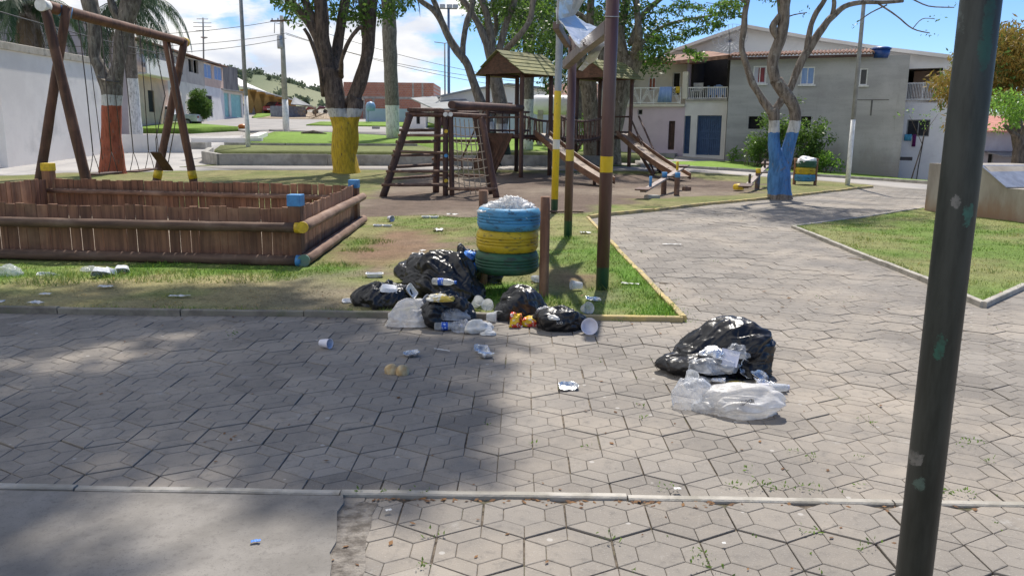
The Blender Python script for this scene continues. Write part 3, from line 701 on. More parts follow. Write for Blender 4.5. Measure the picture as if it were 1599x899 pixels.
# ---- grass blades on the near turf
def grass(name, n, region, colfn, hfn, zf, seed):
    r = np.random.default_rng(seed); out = []; cols = []
    x0, x1, y0, y1 = region; xs = r.uniform(x0, x1, n); ys = y0+(y1-y0)*r.random(n)**1.25
    for x, y in zip(xs, ys):
        h = hfn(x, y)
        if h <= 0: continue
        h *= r.uniform(.5, 1.4); a = r.uniform(0, 6.283); w = r.uniform(.0025, .0045)*(1+y*.05); t = r.uniform(-.9, .9, 2)*h
        dx, dy = math.cos(a)*w, math.sin(a)*w; z = zf(x, y)-.004
        out += [(x-dx, y-dy, z), (x+dx, y+dy, z), (x+t[0], y+t[1], z+h)]
        c = colfn(x, y); k = r.uniform(.75, 1.45); m = r.random()
        c = (c[0]*k*(1.5 if m > .8 else 1), c[1]*k*(1.15 if m > .8 else 1), c[2]*k); cols.append((*c, 1))
    o = blades(name, np.array(out), None, M['blade'], col=np.array(cols), k=3)
    return tag(o, kind='stuff')
t = NT('grass_blades'); a_ = t.N('ShaderNodeAttribute', attribute_name='gcol'); t.base(a_.outputs['Color'], .6, .3)
tr_ = t.N('ShaderNodeBsdfTranslucent'); t.L(a_.outputs['Color'], tr_.inputs[0]); mx_ = t.N('ShaderNodeMixShader'); mx_.inputs[0].default_value = .35
t.L(t.b.outputs[0], mx_.inputs[1]); t.L(tr_.outputs[0], mx_.inputs[2]); t.L(mx_.outputs[0], t.out.inputs[0]); M['blade'] = t.m
def turf_h(x, y):
    if not inpoly(x, y, playpoly) or (y < 8 and y < bedY(x)+.05): return 0
    if inpoly(x, y, soilpoly) and segd(x, y, soilpoly) > .3: return 0
    c = playpaint(x, y); g = c[1]-c[0]; h = .012+.20*max(0, g)
    if c[0] > .21 and rnd.random() < .8: h = .5*h
    if c[1] < c[0]*.8: return 0
    return h
grass('grass', 62000, (-6.2, 1.6, 6.3, 15.5), playpaint, turf_h, lambda x, y: .03+playpaint(x, y, True), 3)
tufts = [(G(x, y), s_) for x, y, s_ in [(790, 462, .35), (845, 470, .14), (860, 480, .2), (940, 458, .14), (887, 376, .14), (1050, 490, .3), (1030, 470, .2), (585, 382, .3), (560, 395, .25), (530, 420, .25), (500, 430, .2), (300, 436, .5), (380, 438, .4), (200, 436, .5), (80, 440, .5), (0, 440, .4), (440, 436, .3), (865, 334, .2), (690, 452, .3), (740, 460, .3), (1000, 452, .3)]]
def tuft_h(x, y):
    if not inpoly(x, y, playpoly): return 0
    e = min(abs(y-bedY(x)-.04), segd(x, y, [A1, A2, A1])) if y < 14 else 9
    k = max([0]+[1-math.hypot(x-g.x, (y-g.y)*1.2)/s_ for g, s_ in tufts])
    if e < .07 and nz(x, y, 2.5, 4) > 0: return .035
    return .03+.05*k if k > 0 else 0
grass('grass_tufts', 52000, (-6.2, 1.6, 6.3, 12.5), lambda x, y: lerp(playpaint(x, y), LUSH, .6), tuft_h, lambda x, y: .03, 8)
grass('lawn_tufts', 22000, (3.6, 8.0, 7.2, 14), lambda x, y: lerp(rlpaint(x, y), LUSH, .4), rl_tuft, lambda x, y: .03, 12)
grass('lawn_grass', 26000, (3.6, 10.5, 7.2, 16), rlpaint, lambda x, y: .022 if inpoly(x, y, RL) and segd(x, y, RL) > .04 else 0, lambda x, y: .03+rlpaint(x, y, True), 4)

# weeds growing in joints and along kerbs, one mass
def weeds():
    r = random.Random(9); P = []
    spots = [(G(x, y), s) for x, y, s in [(600, 772, .05), (640, 771, .05), (665, 772, .04), (560, 772, .04), (1046, 765, .06), (1172, 762, .09), (1230, 764, .06), (1265, 767, .07), (1200, 765, .05), (1145, 762, .04), (1510, 775, .06), (1480, 772, .05), (1340, 760, .03), (1268, 832, .05), (1356, 856, .06), (677, 838, .05), (660, 888, .04), (951, 846, .06), (1098, 888, .07), (1090, 868, .05), (1000, 655, .03), (761, 663, .03), (830, 693, .03), (915, 700, .03), (1237, 705, .04), (1270, 717, .05), (1340, 716, .04), (1165, 735, .04), (1505, 696, .06), (1525, 693, .05), (1540, 722, .05), (1350, 655, .03), (1360, 662, .03), (1000, 635, .03), (1075, 505, .10), (1065, 492, .1), (1055, 470, .06), (1040, 455, .05), (362, 524, .06), (350, 487, .05), (380, 489, .06), (450, 491, .05), (515, 491, .05), (60, 488, .05), (965, 503, .06), (985, 502, .05), (1115, 410, .06), (1000, 395, .06), (690, 440, .0)]]
    for g, s in spots:
        for k in range(int(12*s/.05)):
            a = r.uniform(0, 6.28); q = r.random()**.7*s*1.0
            P.append((g.x+math.cos(a)*q, g.y+math.sin(a)*q*.5, .001+r.random()*s*.55))
    # thin runs of green in the paver joints
    for _ in range(700):
        y = 1.8+r.random()**1.6*6.0; x = r.uniform(-1.0, .62*y+.8)
        j = round((y-G(833, 725).y)/(1.5*S)); i = round((x-G(833, 725).x)/W)
        x = G(833, 725).x+(i+(0 if j % 2 else .5))*W+r.uniform(-.008, .008); y = G(833, 725).y+j*1.5*S+r.uniform(-.09, .09)
        if noise.noise(Vector((x*.9, y*.9, 3))) < .12: continue
        if y > bedY(x)-.1 and x < A1.x: continue
        for k in range(2): P.append((x+r.uniform(-.01, .01), y+r.uniform(-.012, .012), -.006))
    P = np.array(P); V = leafquads(P, .017, -1.2, .4); tag(blades('weeds', V, None, M['weed'], tint=nr.random(len(P))), kind='stuff')
    P = []
    for _ in range(520):
        y = 1.8+r.random()**1.4*15; x = r.uniform(-.55*y, .62*y)
        if noise.noise(Vector((x*.6, y*.6, 9))) < -.05 and r.random() < .7: continue
        P.append((x, y, (.045 if inpoly(x, y, playpoly) or inpoly(x, y, RL) else .004)))
    for _ in range(110):
        x = r.uniform(-.6, .9) if r.random() < .6 else r.uniform(-.6, 2.6); P.append((x, ky(x)-.035-abs(r.gauss(0, .02)), .002))
    P = np.array(P); n = len(P); a = nr.random(n)*6.28; L = .012+.022*nr.random(n); L[P[:, 1] > 6] *= 1.5
    d = np.stack([np.cos(a), np.sin(a), .25*nr.random(n)], 1)*L[:, None]; u = np.stack([-np.sin(a), np.cos(a), .3*nr.random(n)], 1)*(L*.28)[:, None]
    V = np.stack([P, P+d*.5+u, P+d, P+d*.5-u], 1).reshape(-1, 3); tag(blades('leaf_litter', V, None, M['litterleaf'], tint=nr.random(n)), kind='stuff')
weeds()
# ================================================================== BUILDINGS AND WALLS
class Fac:
    """a vertical facade plane from A to B (left to right as seen), outward normal towards the square"""
    def __init__(s, A, B):
        s.A = Vector((A[0], A[1], 0)); s.B = Vector((B[0], B[1], 0)); s.L = (s.B-s.A).length; s.u = (s.B-s.A)/s.L; s.n = Vector((s.u.y, -s.u.x, 0))
        if s.n.dot(s.A) > 0: s.n = -s.n
    def uz(s, px, py):
        d = Vector(ray(px, py)); t = s.n.dot(s.A)/s.n.dot(d); p = d*t; return ((p-s.A).dot(s.u), p.z+H)
    def p(s, u, z, out=0): return s.A+s.u*u+s.n*out+Vector((0, 0, z))
    def wall(s, mb, u0, u1, z0, z1, holes, th=.2, mi=0):
        us = sorted({u0, u1, *[max(u0, min(u1, h[k])) for h in holes for k in (0, 1)]}); zs = sorted({z0, z1, *[max(z0, min(z1, h[k])) for h in holes for k in (2, 3)]})
        for a, b in zip(us[:-1], us[1:]):
            for c, d in zip(zs[:-1], zs[1:]):
                m, q = (a+b)/2, (c+d)/2
                if any(h[0] < m < h[1] and h[2] < q < h[3] for h in holes): continue
                mb.add([s.p(a, c), s.p(b, c), s.p(b, d), s.p(a, d)], [(0, 1, 2, 3)], mi)
        for h in holes:
            a, b, c, d = h[:4]; q = [(a, c), (b, c), (b, d), (a, d)]
            for i in range(4): mb.add([s.p(*q[i]), s.p(*q[(i+1) % 4]), s.p(*q[(i+1) % 4], -th), s.p(*q[i], -th)], [(0, 1, 2, 3)], mi)
    def shell(s, mb, u0, u1, z0, z1, depth, top=True, mi=0):
        """the other walls and a lid"""
        a, b, c, d = s.p(u0, z0), s.p(u1, z0), s.p(u1, z0, -depth), s.p(u0, z0, -depth); h = Vector((0, 0, z1-z0))
        mb.add([b, c, c+h, b+h], [(0, 1, 2, 3)], mi); mb.add([c, d, d+h, c+h], [(0, 1, 2, 3)], mi); mb.add([d, a, a+h, d+h], [(0, 1, 2, 3)], mi)
        if top: mb.add([a+h, b+h, c+h, d+h], [(0, 1, 2, 3)], mi)
    def boxo(s, mb, u0, u1, z0, z1, o0, o1, mi=0):
        vs = [s.p(u, z, o) for u in (u0, u1) for o in (o0, o1) for z in (z0, z1)]
        mb.add(vs, [(0, 1, 3, 2), (4, 6, 7, 5), (0, 4, 5, 1), (2, 3, 7, 6), (0, 2, 6, 4), (1, 5, 7, 3)], mi)
    def window(s, par, h, fm, pm, name='window', depth=.1, mull=1, fw=.05, sill=False, paneargs=None):
        mb = MB(); a, b, c, d = h[:4]
        for q in ((a, a+fw, c, d), (b-fw, b, c, d), (a+fw, b-fw, c, c+fw), (a+fw, b-fw, d-fw, d)): s.boxo(mb, *q, -depth-.04, -depth+.03)
        for k in range(1, mull+1): x = a+(b-a)*k/(mull+1); s.boxo(mb, x-fw*.4, x+fw*.4, c+fw, d-fw, -depth-.035, -depth+.025)
        if sill: s.boxo(mb, a-.08, b+.08, c-.07, c-.003, -.05, .08)
        o = mb.obj(name, fm, par); p = MB(); s.boxo(p, a+fw, b-fw, c+fw, d-fw, -depth-.02, -depth-.005); p.obj('pane', pm, o); return o
    def hole(s, x0, y0, x1, y1):
        u0, z0 = s.uz(x0, y1); u1, z1 = s.uz(x1, y0); return (u0, u1, z0, z1)
def tilesheet(a, b, c, d, n, thick=.06, r=.07, mb=None):
    """rows of half-round clay tiles running from edge a-b (eave) up to d-c (top)"""
    mb = mb or MB(); a, b, c, d = map(Vector, (a, b, c, d)); m = 4; up = (b-a).cross(d-a).normalized()
    if up.z < 0: up = -up
    for i in range(n):
        for k in range(m):
            pass
    vs = []; q = 6
    for i in range(n*q+1):
        t = i/(n*q); w = abs(math.sin(math.pi*i/q))*r
        for e in ((a.lerp(b, t)), (d.lerp(c, t))): vs += [e+up*(w+thick), e+up*w]
    N_ = n*q+1; fs = []
    for i in range(N_-1):
        o, p = i*4, (i+1)*4; fs += [(o, p, p+2, o+2), (o+1, o+3, p+3, p+1), (o, o+1, p+1, p), (o+2, p+2, p+3, o+3)]
    mb.add(vs, fs, 0, False); return mb
def slab(mb, P, th, mi=0): return mb.prism(P, (0, 0, th), mi)

# ---- big white wall on the left, near the court
a, b = at(13, 262, 28.4), at(172, 240, 35.8); f = Fac(a, b)
t = thing('boundary_wall', 'tall white plastered wall with weathered cream coping, behind the left end of the swing', 'wall', (a.x, a.y, 0))
mb = MB(); f.boxo(mb, 0, f.L, -.1, 4.15, -.25, 0); mb.obj('wall', M['wallw'], t)
mb = MB(); f.boxo(mb, -.05, f.L, 4.153, 4.42, -.32, .07); mb.obj('coping', M['coping'], t, .02)
f2 = Fac((a.x-7, a.y+.6), (a.x-.02, a.y+.1)); t2 = thing('return_wall', 'shaded grey-white end wall left of the tall white wall, by the frame edge', 'wall', (a.x-3, a.y, 0))
mb = MB(); f2.boxo(mb, 0, f2.L-.01, -.1, 4.05, -.25, 0); mb.obj('wall', M['wallw'], t2); mb = MB(); f2.boxo(mb, 0, f2.L-.06, 4.053, 4.3, -.3, .05); mb.obj('coping', M['coping'], t2, .02)
# ---- lilac grey hall behind it
f = Fac(at(-60, 200, 47), at(204, 200, 51)); t = thing('hall', 'tall windowless lilac-grey gabled hall behind the white wall and palms', 'building', (f.A.x, f.A.y, 1))
zt = at(200, 62, 51).z; zl = at(60, 52, 49).z
mb = MB(); f.wall(mb, 0, f.L, 0, zt, []); f.shell(mb, 0, f.L, 0, zt, 10, False)
gm = f.L*.42; mb.prism([f.p(0, zt), f.p(f.L, zt), f.p(gm, zt+1.9)], -f.n*.2); mb.prism([f.p(0, zt, -9.8), f.p(f.L, zt, -9.8), f.p(gm, zt+1.9, -9.8)], -f.n*.2); mb.obj('wall', M['lilac'], t)
mb = MB(); k = Vector((0, 0, .12))
mb.prism([f.p(-.4, zt-.15, .4), f.p(gm, zt+1.95, .4), f.p(gm, zt+1.95, -10.4), f.p(-.4, zt-.15, -10.4)], k); mb.prism([f.p(f.L+.4, zt-.15, .4), f.p(gm+.02, zt+1.95, .4), f.p(gm+.02, zt+1.95, -10.4), f.p(f.L+.4, zt-.15, -10.4)], k); mb.obj('roof', M['greyroof'], t)

# ---- row of two-storey houses receding on the left
def rowhouse(f, u0, u1, zg, zt, wallm, lowm, holes_up, holes_lo, label, roofm=M['tiles'], depth=9, up_mat=None, zmid=None, balc=None, eave=.5):
    P = f.p((u0+u1)/2, 0); t = thing('row_house', label, 'house', (P.x, P.y, zg), 'terraced houses along the street'); zmid = zmid or (zg+(zt-zg)*.5)
    mb = MB(); f.wall(mb, u0, u1, zmid, zt, holes_up); f.shell(mb, u0, u1, zg-1, zt, depth); mb.obj('wall', wallm, t)
    mb = MB(); f.wall(mb, u0, u1, zg-1, zmid, [h for h in holes_lo]); mb.obj('ground_floor_wall', lowm, t)
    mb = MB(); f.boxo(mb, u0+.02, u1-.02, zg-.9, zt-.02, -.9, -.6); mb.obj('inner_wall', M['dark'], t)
    if roofm:
        a, b, c, d = f.p(u0-.1, zt, eave), f.p(u1+.1, zt, eave), f.p(u1+.1, zt+.9, -depth*.5), f.p(u0-.1, zt+.9, -depth*.5)
        tilesheet(a, b, c, d, int((u1-u0)*3)).obj('roof', roofm, t)
        tilesheet(f.p(u0-.1, zt, -depth-.2), f.p(u1+.1, zt, -depth-.2), c, d, int((u1-u0)*3)).obj('roof', roofm, t)
    return t
PA, PB = at(208, 190, 58), at(352, 190, 84); f = Fac(PA, PB); L = f.L; zt = at(214, 60, 58).z
gl = lambda u: tz(f.p(u, 0).x, f.p(u, 0).y)
def H_(x0, y0, x1, y1): return f.hole(x0, y0, x1, y1)
u1 = f.uz(260, 100)[0]; u2 = f.uz(292, 100)[0]; u3 = f.uz(318, 100)[0]
zm = f.uz(250, 121)[1]
hu = [H_(221, 78, 230, 104), H_(240, 84, 247, 108)]; hl = [H_(233, 142, 240, 175)]
t = rowhouse(f, 0, u1-.02, gl(0), zt, M['greige'], M['salmon'], hu, hl, 'salmon two-storey house with a long white balcony front, nearest in the row behind the swing', zmid=zm)
for h in hu: f.window(t, h, M['whitepaint'], M['glass'], mull=1)
for h in hl: f.window(t, h, M['darkwood'], M['dark'], name='door', mull=0)
mb = MB(); f.boxo(mb, .6, u1-.3, zm-.1, zm+1.1, .9, 1.0); f.boxo(mb, .6, u1-.3, zm-.15, zm-.02, 0, .9); mb.obj('balcony', M['wallw'], t)
hu = [H_(265, 86, 272, 112), H_(277, 90, 284, 115)]; hl = [H_(268, 138, 276, 172)]
t = rowhouse(f, u1, u2-.02, gl(u1), zt, M['greige'], M['cream'], hu, hl, 'greige house with an open upper verandah, second in the row behind the swing', zmid=zm)
for h in hl: f.window(t, h, M['polegrey'], M['glass'], name='door', mull=1)
mb = MB()
for h in hu: f.boxo(mb, h[0], h[1], h[2]+.01, h[2]+.9, -.18, -.1)
mb.obj('parapet', M['greige'], t)
hu = [H_(295, 93, 301, 112), H_(303, 95, 309, 114)]; hl = [H_(322, 150, 331, 182)]
t = rowhouse(f, u2, u3-.02, gl(u2), zt, M['greige'], M['cream'], hu, [], 'narrow grey house with twin verandah openings, third in the row', zmid=zm)
hu = [H_(319, 102, 330, 121), H_(335, 106, 346, 124)]
t = rowhouse(f, u3, L, gl(u3), zt, M['salmon'], M['palewall'], hu, hl, 'salmon-fronted house with two light-blue upper windows, last in the row', zmid=f.uz(330, 136)[1])
for h in hu: f.window(t, h, M['whitepaint'], M['curtain'], depth=.08)
for h in hl: f.window(t, h, M['polegrey'], M['dark'], name='door', mull=0)
# grey stained block above the shop with turquoise shutters
fs = Fac(at(341, 190, 83), at(381, 190, 90)); zg = 2.2
t = thing('corner_shop', 'pale shop with two turquoise shutters under a stained dark grey parapet', 'shop', (fs.A.x, fs.A.y, zg))
zu = fs.uz(360, 143)[1]; ztp = fs.uz(350, 101)[1]; sh = [fs.hole(341.8, 146, 357, 182), fs.hole(362, 149, 376.5, 183)]
mb = MB(); fs.wall(mb, 0, fs.L, zg-1, zu, sh); fs.shell(mb, 0, fs.L, zg-1, zu, 8); mb.obj('wall', M['palewall'], t)
for h in sh:
    mb = MB(); fs.boxo(mb, h[0]+.03, h[1]-.03, h[2], h[3], -.16, -.12)
    for q in range(9): z = h[2]+(h[3]-h[2])*(q+.5)/9; fs.boxo(mb, h[0]+.05, h[1]-.05, z-.02, z+.02, -.119, -.10)
    mb.obj('shutter', M['turq'], t)
mb = MB(); u_ = fs.uz(350, 120)[0]; fs.boxo(mb, max(.05, u_), fs.L-.1, zu+.003, ztp, -6, -.4); mb.obj('parapet', M['darkgrey'], t)
mb = MB(); fs.boxo(mb, 0, fs.L, zu+.003, zu+.12, -.2, .6); mb.obj('awning', M['concrete'], t)
# barn with curved white roof and ochre fins
fb = Fac(at(372, 180, 107), at(462, 180, 111)); t = thing('market_barn', 'long barn with a sweeping white sheet roof on ochre concrete fins', 'barn', (fb.A.x, fb.A.y, 3.3))
pts = [(372, 104), (380, 108), (390, 114), (402, 121), (415, 129), (430, 139), (446, 150), (462, 158)]
low = [(372, 137), (380, 138), (390, 140), (402, 143), (415, 147), (430, 151), (446, 155), (462, 160)]
mb = MB(); vs = []
for (x, y), (x2, y2) in zip(pts, low):
    u, z = fb.uz(x2, y2); zr = at(x, y, fb.p(u, 0).y+10).z; vs += [fb.p(u, z, 1.2), fb.p(u, max(zr, z+.1), -12)]
n = len(pts); up = Vector((0, 0, .15)); vs2 = [v+up for v in vs]
mb.add(vs+vs2, [(2*i, 2*i+1, 2*i+3, 2*i+2) for i in range(n-1)]+[(2*n+2*i, 2*n+2*i+2, 2*n+2*i+3, 2*n+2*i+1) for i in range(n-1)]+[(2*i, 2*i+2, 2*n+2*i+2, 2*n+2*i) for i in range(n-1)]+[(2*i+1, 2*n+2*i+1, 2*n+2*i+3, 2*i+3) for i in range(n-1)]+[(0, 2*n, 2*n+1, 1), (2*n-2, 2*n-1, 4*n-1, 4*n-2)])
mb.obj('roof', M['roofwhite'], t)
for x in (388, 402, 416, 430, 444):
    u, _ = fb.uz(x, 160); zt_ = fb.uz(x, np.interp(x, [p[0] for p in low], [p[1] for p in low]))[1]-.05
    mb = MB(); mb.prism([fb.p(u-1.0, zt_, .3), fb.p(u+1.1, zt_, .3), fb.p(u+.35, zt_-3.0, .3), fb.p(u-.15, zt_-3.0, .3)], -fb.n*.6); mb.obj('fin', M['ochre'], t)
mb = MB(); fb.boxo(mb, 0, fb.L, 2, fb.uz(416, 166)[1], -1.6, -1.4); mb.obj('wall', M['ltblue'], t)
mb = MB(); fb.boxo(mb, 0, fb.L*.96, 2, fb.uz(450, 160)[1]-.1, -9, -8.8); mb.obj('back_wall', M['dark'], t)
mb = MB(); fb.boxo(mb, fb.L-.8, fb.L, 2, fb.uz(455, 160)[1], -.8, .2); mb.obj('end_pillar', M['ochre'], t)
# small shed with corrugated grey wall and rusty roof
fd = Fac(at(452, 185, 92), at(520, 185, 98)); t = thing('shed', 'low grey corrugated shed with a sagging tin roof, beyond the utility pole', 'shed', (fd.A.x, fd.A.y, 3))
mb = MB(); u_a, u_b = fd.uz(452, 185)[0], fd.uz(478, 185)[0]; z0, z1 = 2, fd.uz(465, 166)[1]; fd.boxo(mb, u_a, u_b, z0, z1, -3, 0); mb.obj('wall', mat('blue_grey_sheet', (.20, .23, .28), (.13, .15, .19), 3, .6, .2), t)
mb = MB(); mb.prism([fd.p(-.3, z1+.1, .6), fd.p(1.8, z1+1.0, -1), fd.p(u_b+2.8, z1-.2, -1), fd.p(u_b+.3, z1+.05, .6)], (0, 0, .08)); mb.obj('roof', M['greyroof'], t)
for u in (u_b+.6, u_b+2.4): mb = MB(); fd.boxo(mb, u, u+.12, 2, z1, -1, -.88); mb.obj('post', M['darkwood'], t)

# brick building
fk = Fac(at(538, 190, 92), at(689, 190, 92)); t = thing('unfinished_house', 'long unplastered red brick building with a concrete ring beam and a stepped right end', 'building', (fk.A.x, 92, 3))
zt = fk.uz(610, 129)[1]; zs = fk.uz(685, 150)[1]; ur = fk.uz(677, 150)[0]
mb = MB(); fk.wall(mb, 0, ur, 1.5, zt, []); fk.shell(mb, 0, ur, 1.5, zt, 9); fk.wall(mb, ur+.002, fk.L, 1.5, zs, []); fk.shell(mb, ur+.002, fk.L, 1.5, zs, 7); mb.obj('wall', M['brick'], t)
mb = MB(); zb = fk.uz(610, 153)[1]; fk.boxo(mb, -.02, ur+.02, zb-.12, zb+.12, -.1, .02)
for x in (545, 568, 583, 645, 660): u = fk.uz(x, 150)[0]; fk.boxo(mb, u-.1, u+.1, zb+.125 if x > 600 else 1.6, zt if x > 600 else zb-.125, -.1, .021)
mb.obj('ring_beam', M['concrete'], t)
# low blue wall before it and the phone booth
fw = Fac(at(571, 190, 78), at(655, 190, 78)); t = thing('garden_wall', 'low light-blue wall in front of the brick building', 'wall', (fw.A.x, 78, 2))
mb = MB(); fw.boxo(mb, 0, fw.L, 1.5, fw.uz(610, 170)[1], -.2, 0); mb.obj('wall', M['ltblue'], t)
g = G(575, 193); t = thing('phone_booth', 'small pale blue domed phone booth on a post, beside the low blue wall', 'phone booth', g)
mb = MB(); mb.tube([g, g+Vector((0, 0, 1.2))], .05, 8); mb.obj('post', M['ltblue'], t)
mb = MB(); mb.lathe((g.x+.25, g.y, g.z+1.15), [(.38, 0), (.46, .2), (.45, .5), (.32, .75), (.02, .85)], 14); mb.obj('hood', mat('sky_blue_plastic', (.25, .42, .62), None, 5, .4, 0), t)
# warehouse
fh = Fac(at(688, 190, 70), at(985, 190, 74)); t = thing('warehouse', 'wide low warehouse with a shallow white gable, behind the playhouse', 'warehouse', (fh.A.x, 70, 1.5))
zc = lambda x, y: fh.uz(x, y)
top = [zc(688, 152), zc(735, 142), zc(792, 133.5), zc(840, 139), zc(900, 148), zc(985, 158)]
mb = MB(); mb.prism([fh.p(0, 0)]+[fh.p(u, z) for u, z in top]+[fh.p(fh.L, 0)], -fh.n*.3); fh.shell(mb, 0, fh.L, 0, min(z for u, z in top)-.1, 14, True); mb.obj('wall', M['wallw'], t)
mb = MB()
for (u, z), (u2, z2) in zip(top[:-1], top[1:]): mb.prism([fh.p(u, z+.01, .5), fh.p(u2, z2+.01, .5), fh.p(u2, z2+.01, -14), fh.p(u, z+.01, -14)], (0, 0, .16))
mb.obj('roof', M['greyroof'], t)
mb = MB(); fh.boxo(mb, 0, fh.uz(800, 170)[0], fh.uz(760, 176)[1]-1.6, fh.uz(760, 160)[1], .0, .05); mb.obj('cladding_band', M['brownroof'], t)
mb = MB(); u, z = zc(688, 152); mb.prism([fh.p(-1, z-1.2, 4), fh.p(-2.2, z-.1, -3), fh.p(2.2, z+.4, -3), fh.p(2.2, z-1.0, 4)], (0, 0, .1)); mb.obj('canopy', M['greyroof'], t)
# light blue wall in front of the warehouse
fw = Fac(at(650, 190, 54), at(868, 190, 52)); t = thing('street_wall', 'long light-blue street wall behind the climbing frame and playhouse', 'wall', (fw.A.x, 54, 1))
mb = MB(); fw.boxo(mb, fw.uz(692, 190)[0], fw.L, .3, fw.uz(760, 177)[1], -.2, 0); mb.obj('wall', M['ltblue'], t)
mb = MB(); fw.boxo(mb, fw.uz(690, 190)[0], fw.L+.05, fw.uz(760, 177)[1]+.003, fw.uz(760, 177)[1]+.12, -.25, .05); mb.obj('coping', M['whitepaint'], t)
# white gate pillars / kiosk at 645-660
fq = Fac(at(640, 190, 66), at(664, 190, 66)); t = thing('gate_house', 'tiny white gate house with a dark doorway, left of the light-blue street wall', 'gate house', (fq.A.x, 66, 2))
h = [fq.hole(650, 180, 656, 194)]; mb = MB(); fq.wall(mb, 0, fq.L, 1, fq.uz(650, 177)[1], h); fq.shell(mb, 0, fq.L, 1, fq.uz(650, 177)[1], 2); mb.obj('wall', M['wallw'], t); fq.window(t, h[0], M['polegrey'], M['dark'], name='door', mull=0)

# tiled house between the playhouse and the big back tree
ft = Fac(at(862, 200, 50), at(985, 200, 50)); t = thing('tiled_house', 'low house with a red clay tile roof, seen between the playhouse and the large tree', 'house', (ft.A.x, 50, .8))
h = [ft.hole(895, 169, 915, 184)]; ze = ft.uz(900, 157)[1]
mb = MB(); ft.wall(mb, 0, ft.L, 0, ze, h); ft.shell(mb, 0, ft.L, 0, ze, 8); mb.obj('wall', M['pink'], t); ft.window(t, h[0], M['tankblue'], M['glass'])
tilesheet(ft.p(-.3, ze, .5), ft.p(ft.L, ze, .5), ft.p(ft.L, ft.uz(900, 128)[1], -4), ft.p(-.3, ft.uz(900, 128)[1], -4), 26).obj('roof', M['tiles'], t)
mb = MB(); ft.boxo(mb, 0, ft.L, ft.uz(900, 164)[1], ze-.02, .0, .5); mb.obj('fascia', M['whitepaint'], t)
# horizontal white tank on cradles
t = thing('gas_tank', 'white horizontal cylinder tank behind the hanging bridge', 'tank', (at(865, 164, 46).x, 46, 1))
c = at(866, 164, 46); r_ = .54; mb = MB()
pr = [(-1.42, .02), (-1.40, .2), (-1.33, .36), (-1.2, .48), (-1.02, r_), (1.02, r_), (1.2, .48), (1.33, .36), (1.40, .2), (1.42, .02)]
mb.tube([c+Vector((x, 0, 0)) for x, r in pr], [r for x, r in pr], 24); mb.obj('shell', mat('white_enamel', (.78, .79, .82), (.68, .69, .72), 1, .35, .05), t)
for dx in (-.8, .8): mb = MB(); mb.box((c.x+dx, 46, (c.z-.45+.6)/2), (.3, .9, c.z-.45-.6+.3)); mb.obj('cradle', M['concrete'], t)

# ---- pink and cream two-storey house with balcony and dark terrace
fp = Fac(at(930, 245, 43.5), at(1066, 245, 41.5)); t = thing('balcony_house', 'pink and cream two-storey house with a white chevron balcony, wooden door and red shutter', 'house', (fp.B.x-2, 42, .3))
uz = fp.uz; zsl = uz(1000, 163)[1]; zsl0 = uz(1000, 167)[1]; ztop = uz(1000, 97)[1]
hl = [fp.hole(995.5, 171, 1003.5, 179.5), fp.hole(1042.5, 189, 1054.5, 234)]; zg = uz(1050, 243)[1]
mb = MB(); fp.wall(mb, 0, fp.L, -.6, zsl0-.002, hl); fp.shell(mb, 0, fp.L, -.6, ztop, 4, True); mb.obj('ground_floor_wall', M['pink'], t)
fu = Fac(fp.p(0, 0, -1.3), fp.p(fp.L, 0, -1.3)); hu = [fu.hole(1012, 121, 1024.5, 142), fu.hole(1049, 113, 1063, 150)]
mb = MB(); fu.wall(mb, 0, fu.L, zsl0, ztop, hu); mb.obj('upper_wall', M['cream'], t)
fu.window(t, hu[0], M['whitepaint'], mat('red_brown_shutter', (.33, .10, .05), (.25, .08, .04), 6, .7, .2), name='shutter', depth=.05, mull=1)
fu.window(t, hu[1], M['whitepaint'], M['dark'], name='upper_door', mull=0)
fp.window(t, hl[0], M['concrete'], M['dark'], name='vent', mull=0, fw=.04)
o = fp.window(t, hl[1], M['darkwood'], M['darkwood'], name='door', mull=0, fw=.07)
mb = MB(); a, b, c, d = hl[1]; fp.boxo(mb, a+.1, (a+b)/2-.03, c+.2, (c+d)/2-.05, -.1, -.075); fp.boxo(mb, (a+b)/2+.03, b-.1, c+.2, (c+d)/2-.05, -.1, -.075); fp.boxo(mb, a+.1, (a+b)/2-.03, (c+d)/2+.08, d-.12, -.1, -.075); fp.boxo(mb, (a+b)/2+.03, b-.1, (c+d)/2+.08, d-.12, -.1, -.075); mb.obj('door_panel', M['darkwood'], o)
mb = MB(); fp.boxo(mb, 0, fp.L-.01, zsl0, zsl, -1.29, .12); mb.obj('balcony_slab', M['cream'], t)
mb = MB(); fp.boxo(mb, uz(1020, 240)[0], fp.L-.3, zg-.6, zg+.12, .003, .5); mb.obj('doorstep', M['concrete'], t)
mb = MB(); za, zb = zsl+.05, uz(1000, 137)[1]; ua = .3; ub = uz(1063, 150)[0]
fp.boxo(mb, ua, ub, zb-.05, zb, .04, .09); fp.boxo(mb, ua, ub, za, za+.04, .04, .09)
n = 6
for k in range(n+1): u = ua+(ub-ua)*k/n; fp.boxo(mb, u-.02, u+.02, zsl, zb-.05, .045, .085)
for k in range(n):   # chevrons
    u0 = ua+(ub-ua)*k/n; w = (ub-ua)/n
    for s_ in (.0, .3, .6):
        for sg in (0, 1):
            c0 = (u0+w*(.5-.5*(1-s_*.5))) if sg == 0 else (u0+w*(.5+.5*(1-s_*.5))); p0 = fp.p(c0, za+.03, .065); p1 = fp.p(u0+w*.5, zb-.05-s_*.0-(zb-za)*s_*.55, .065); mb.beam(p0, p1, .02, .02)
mb.obj('balcony_rail', M['whitepaint'], t)
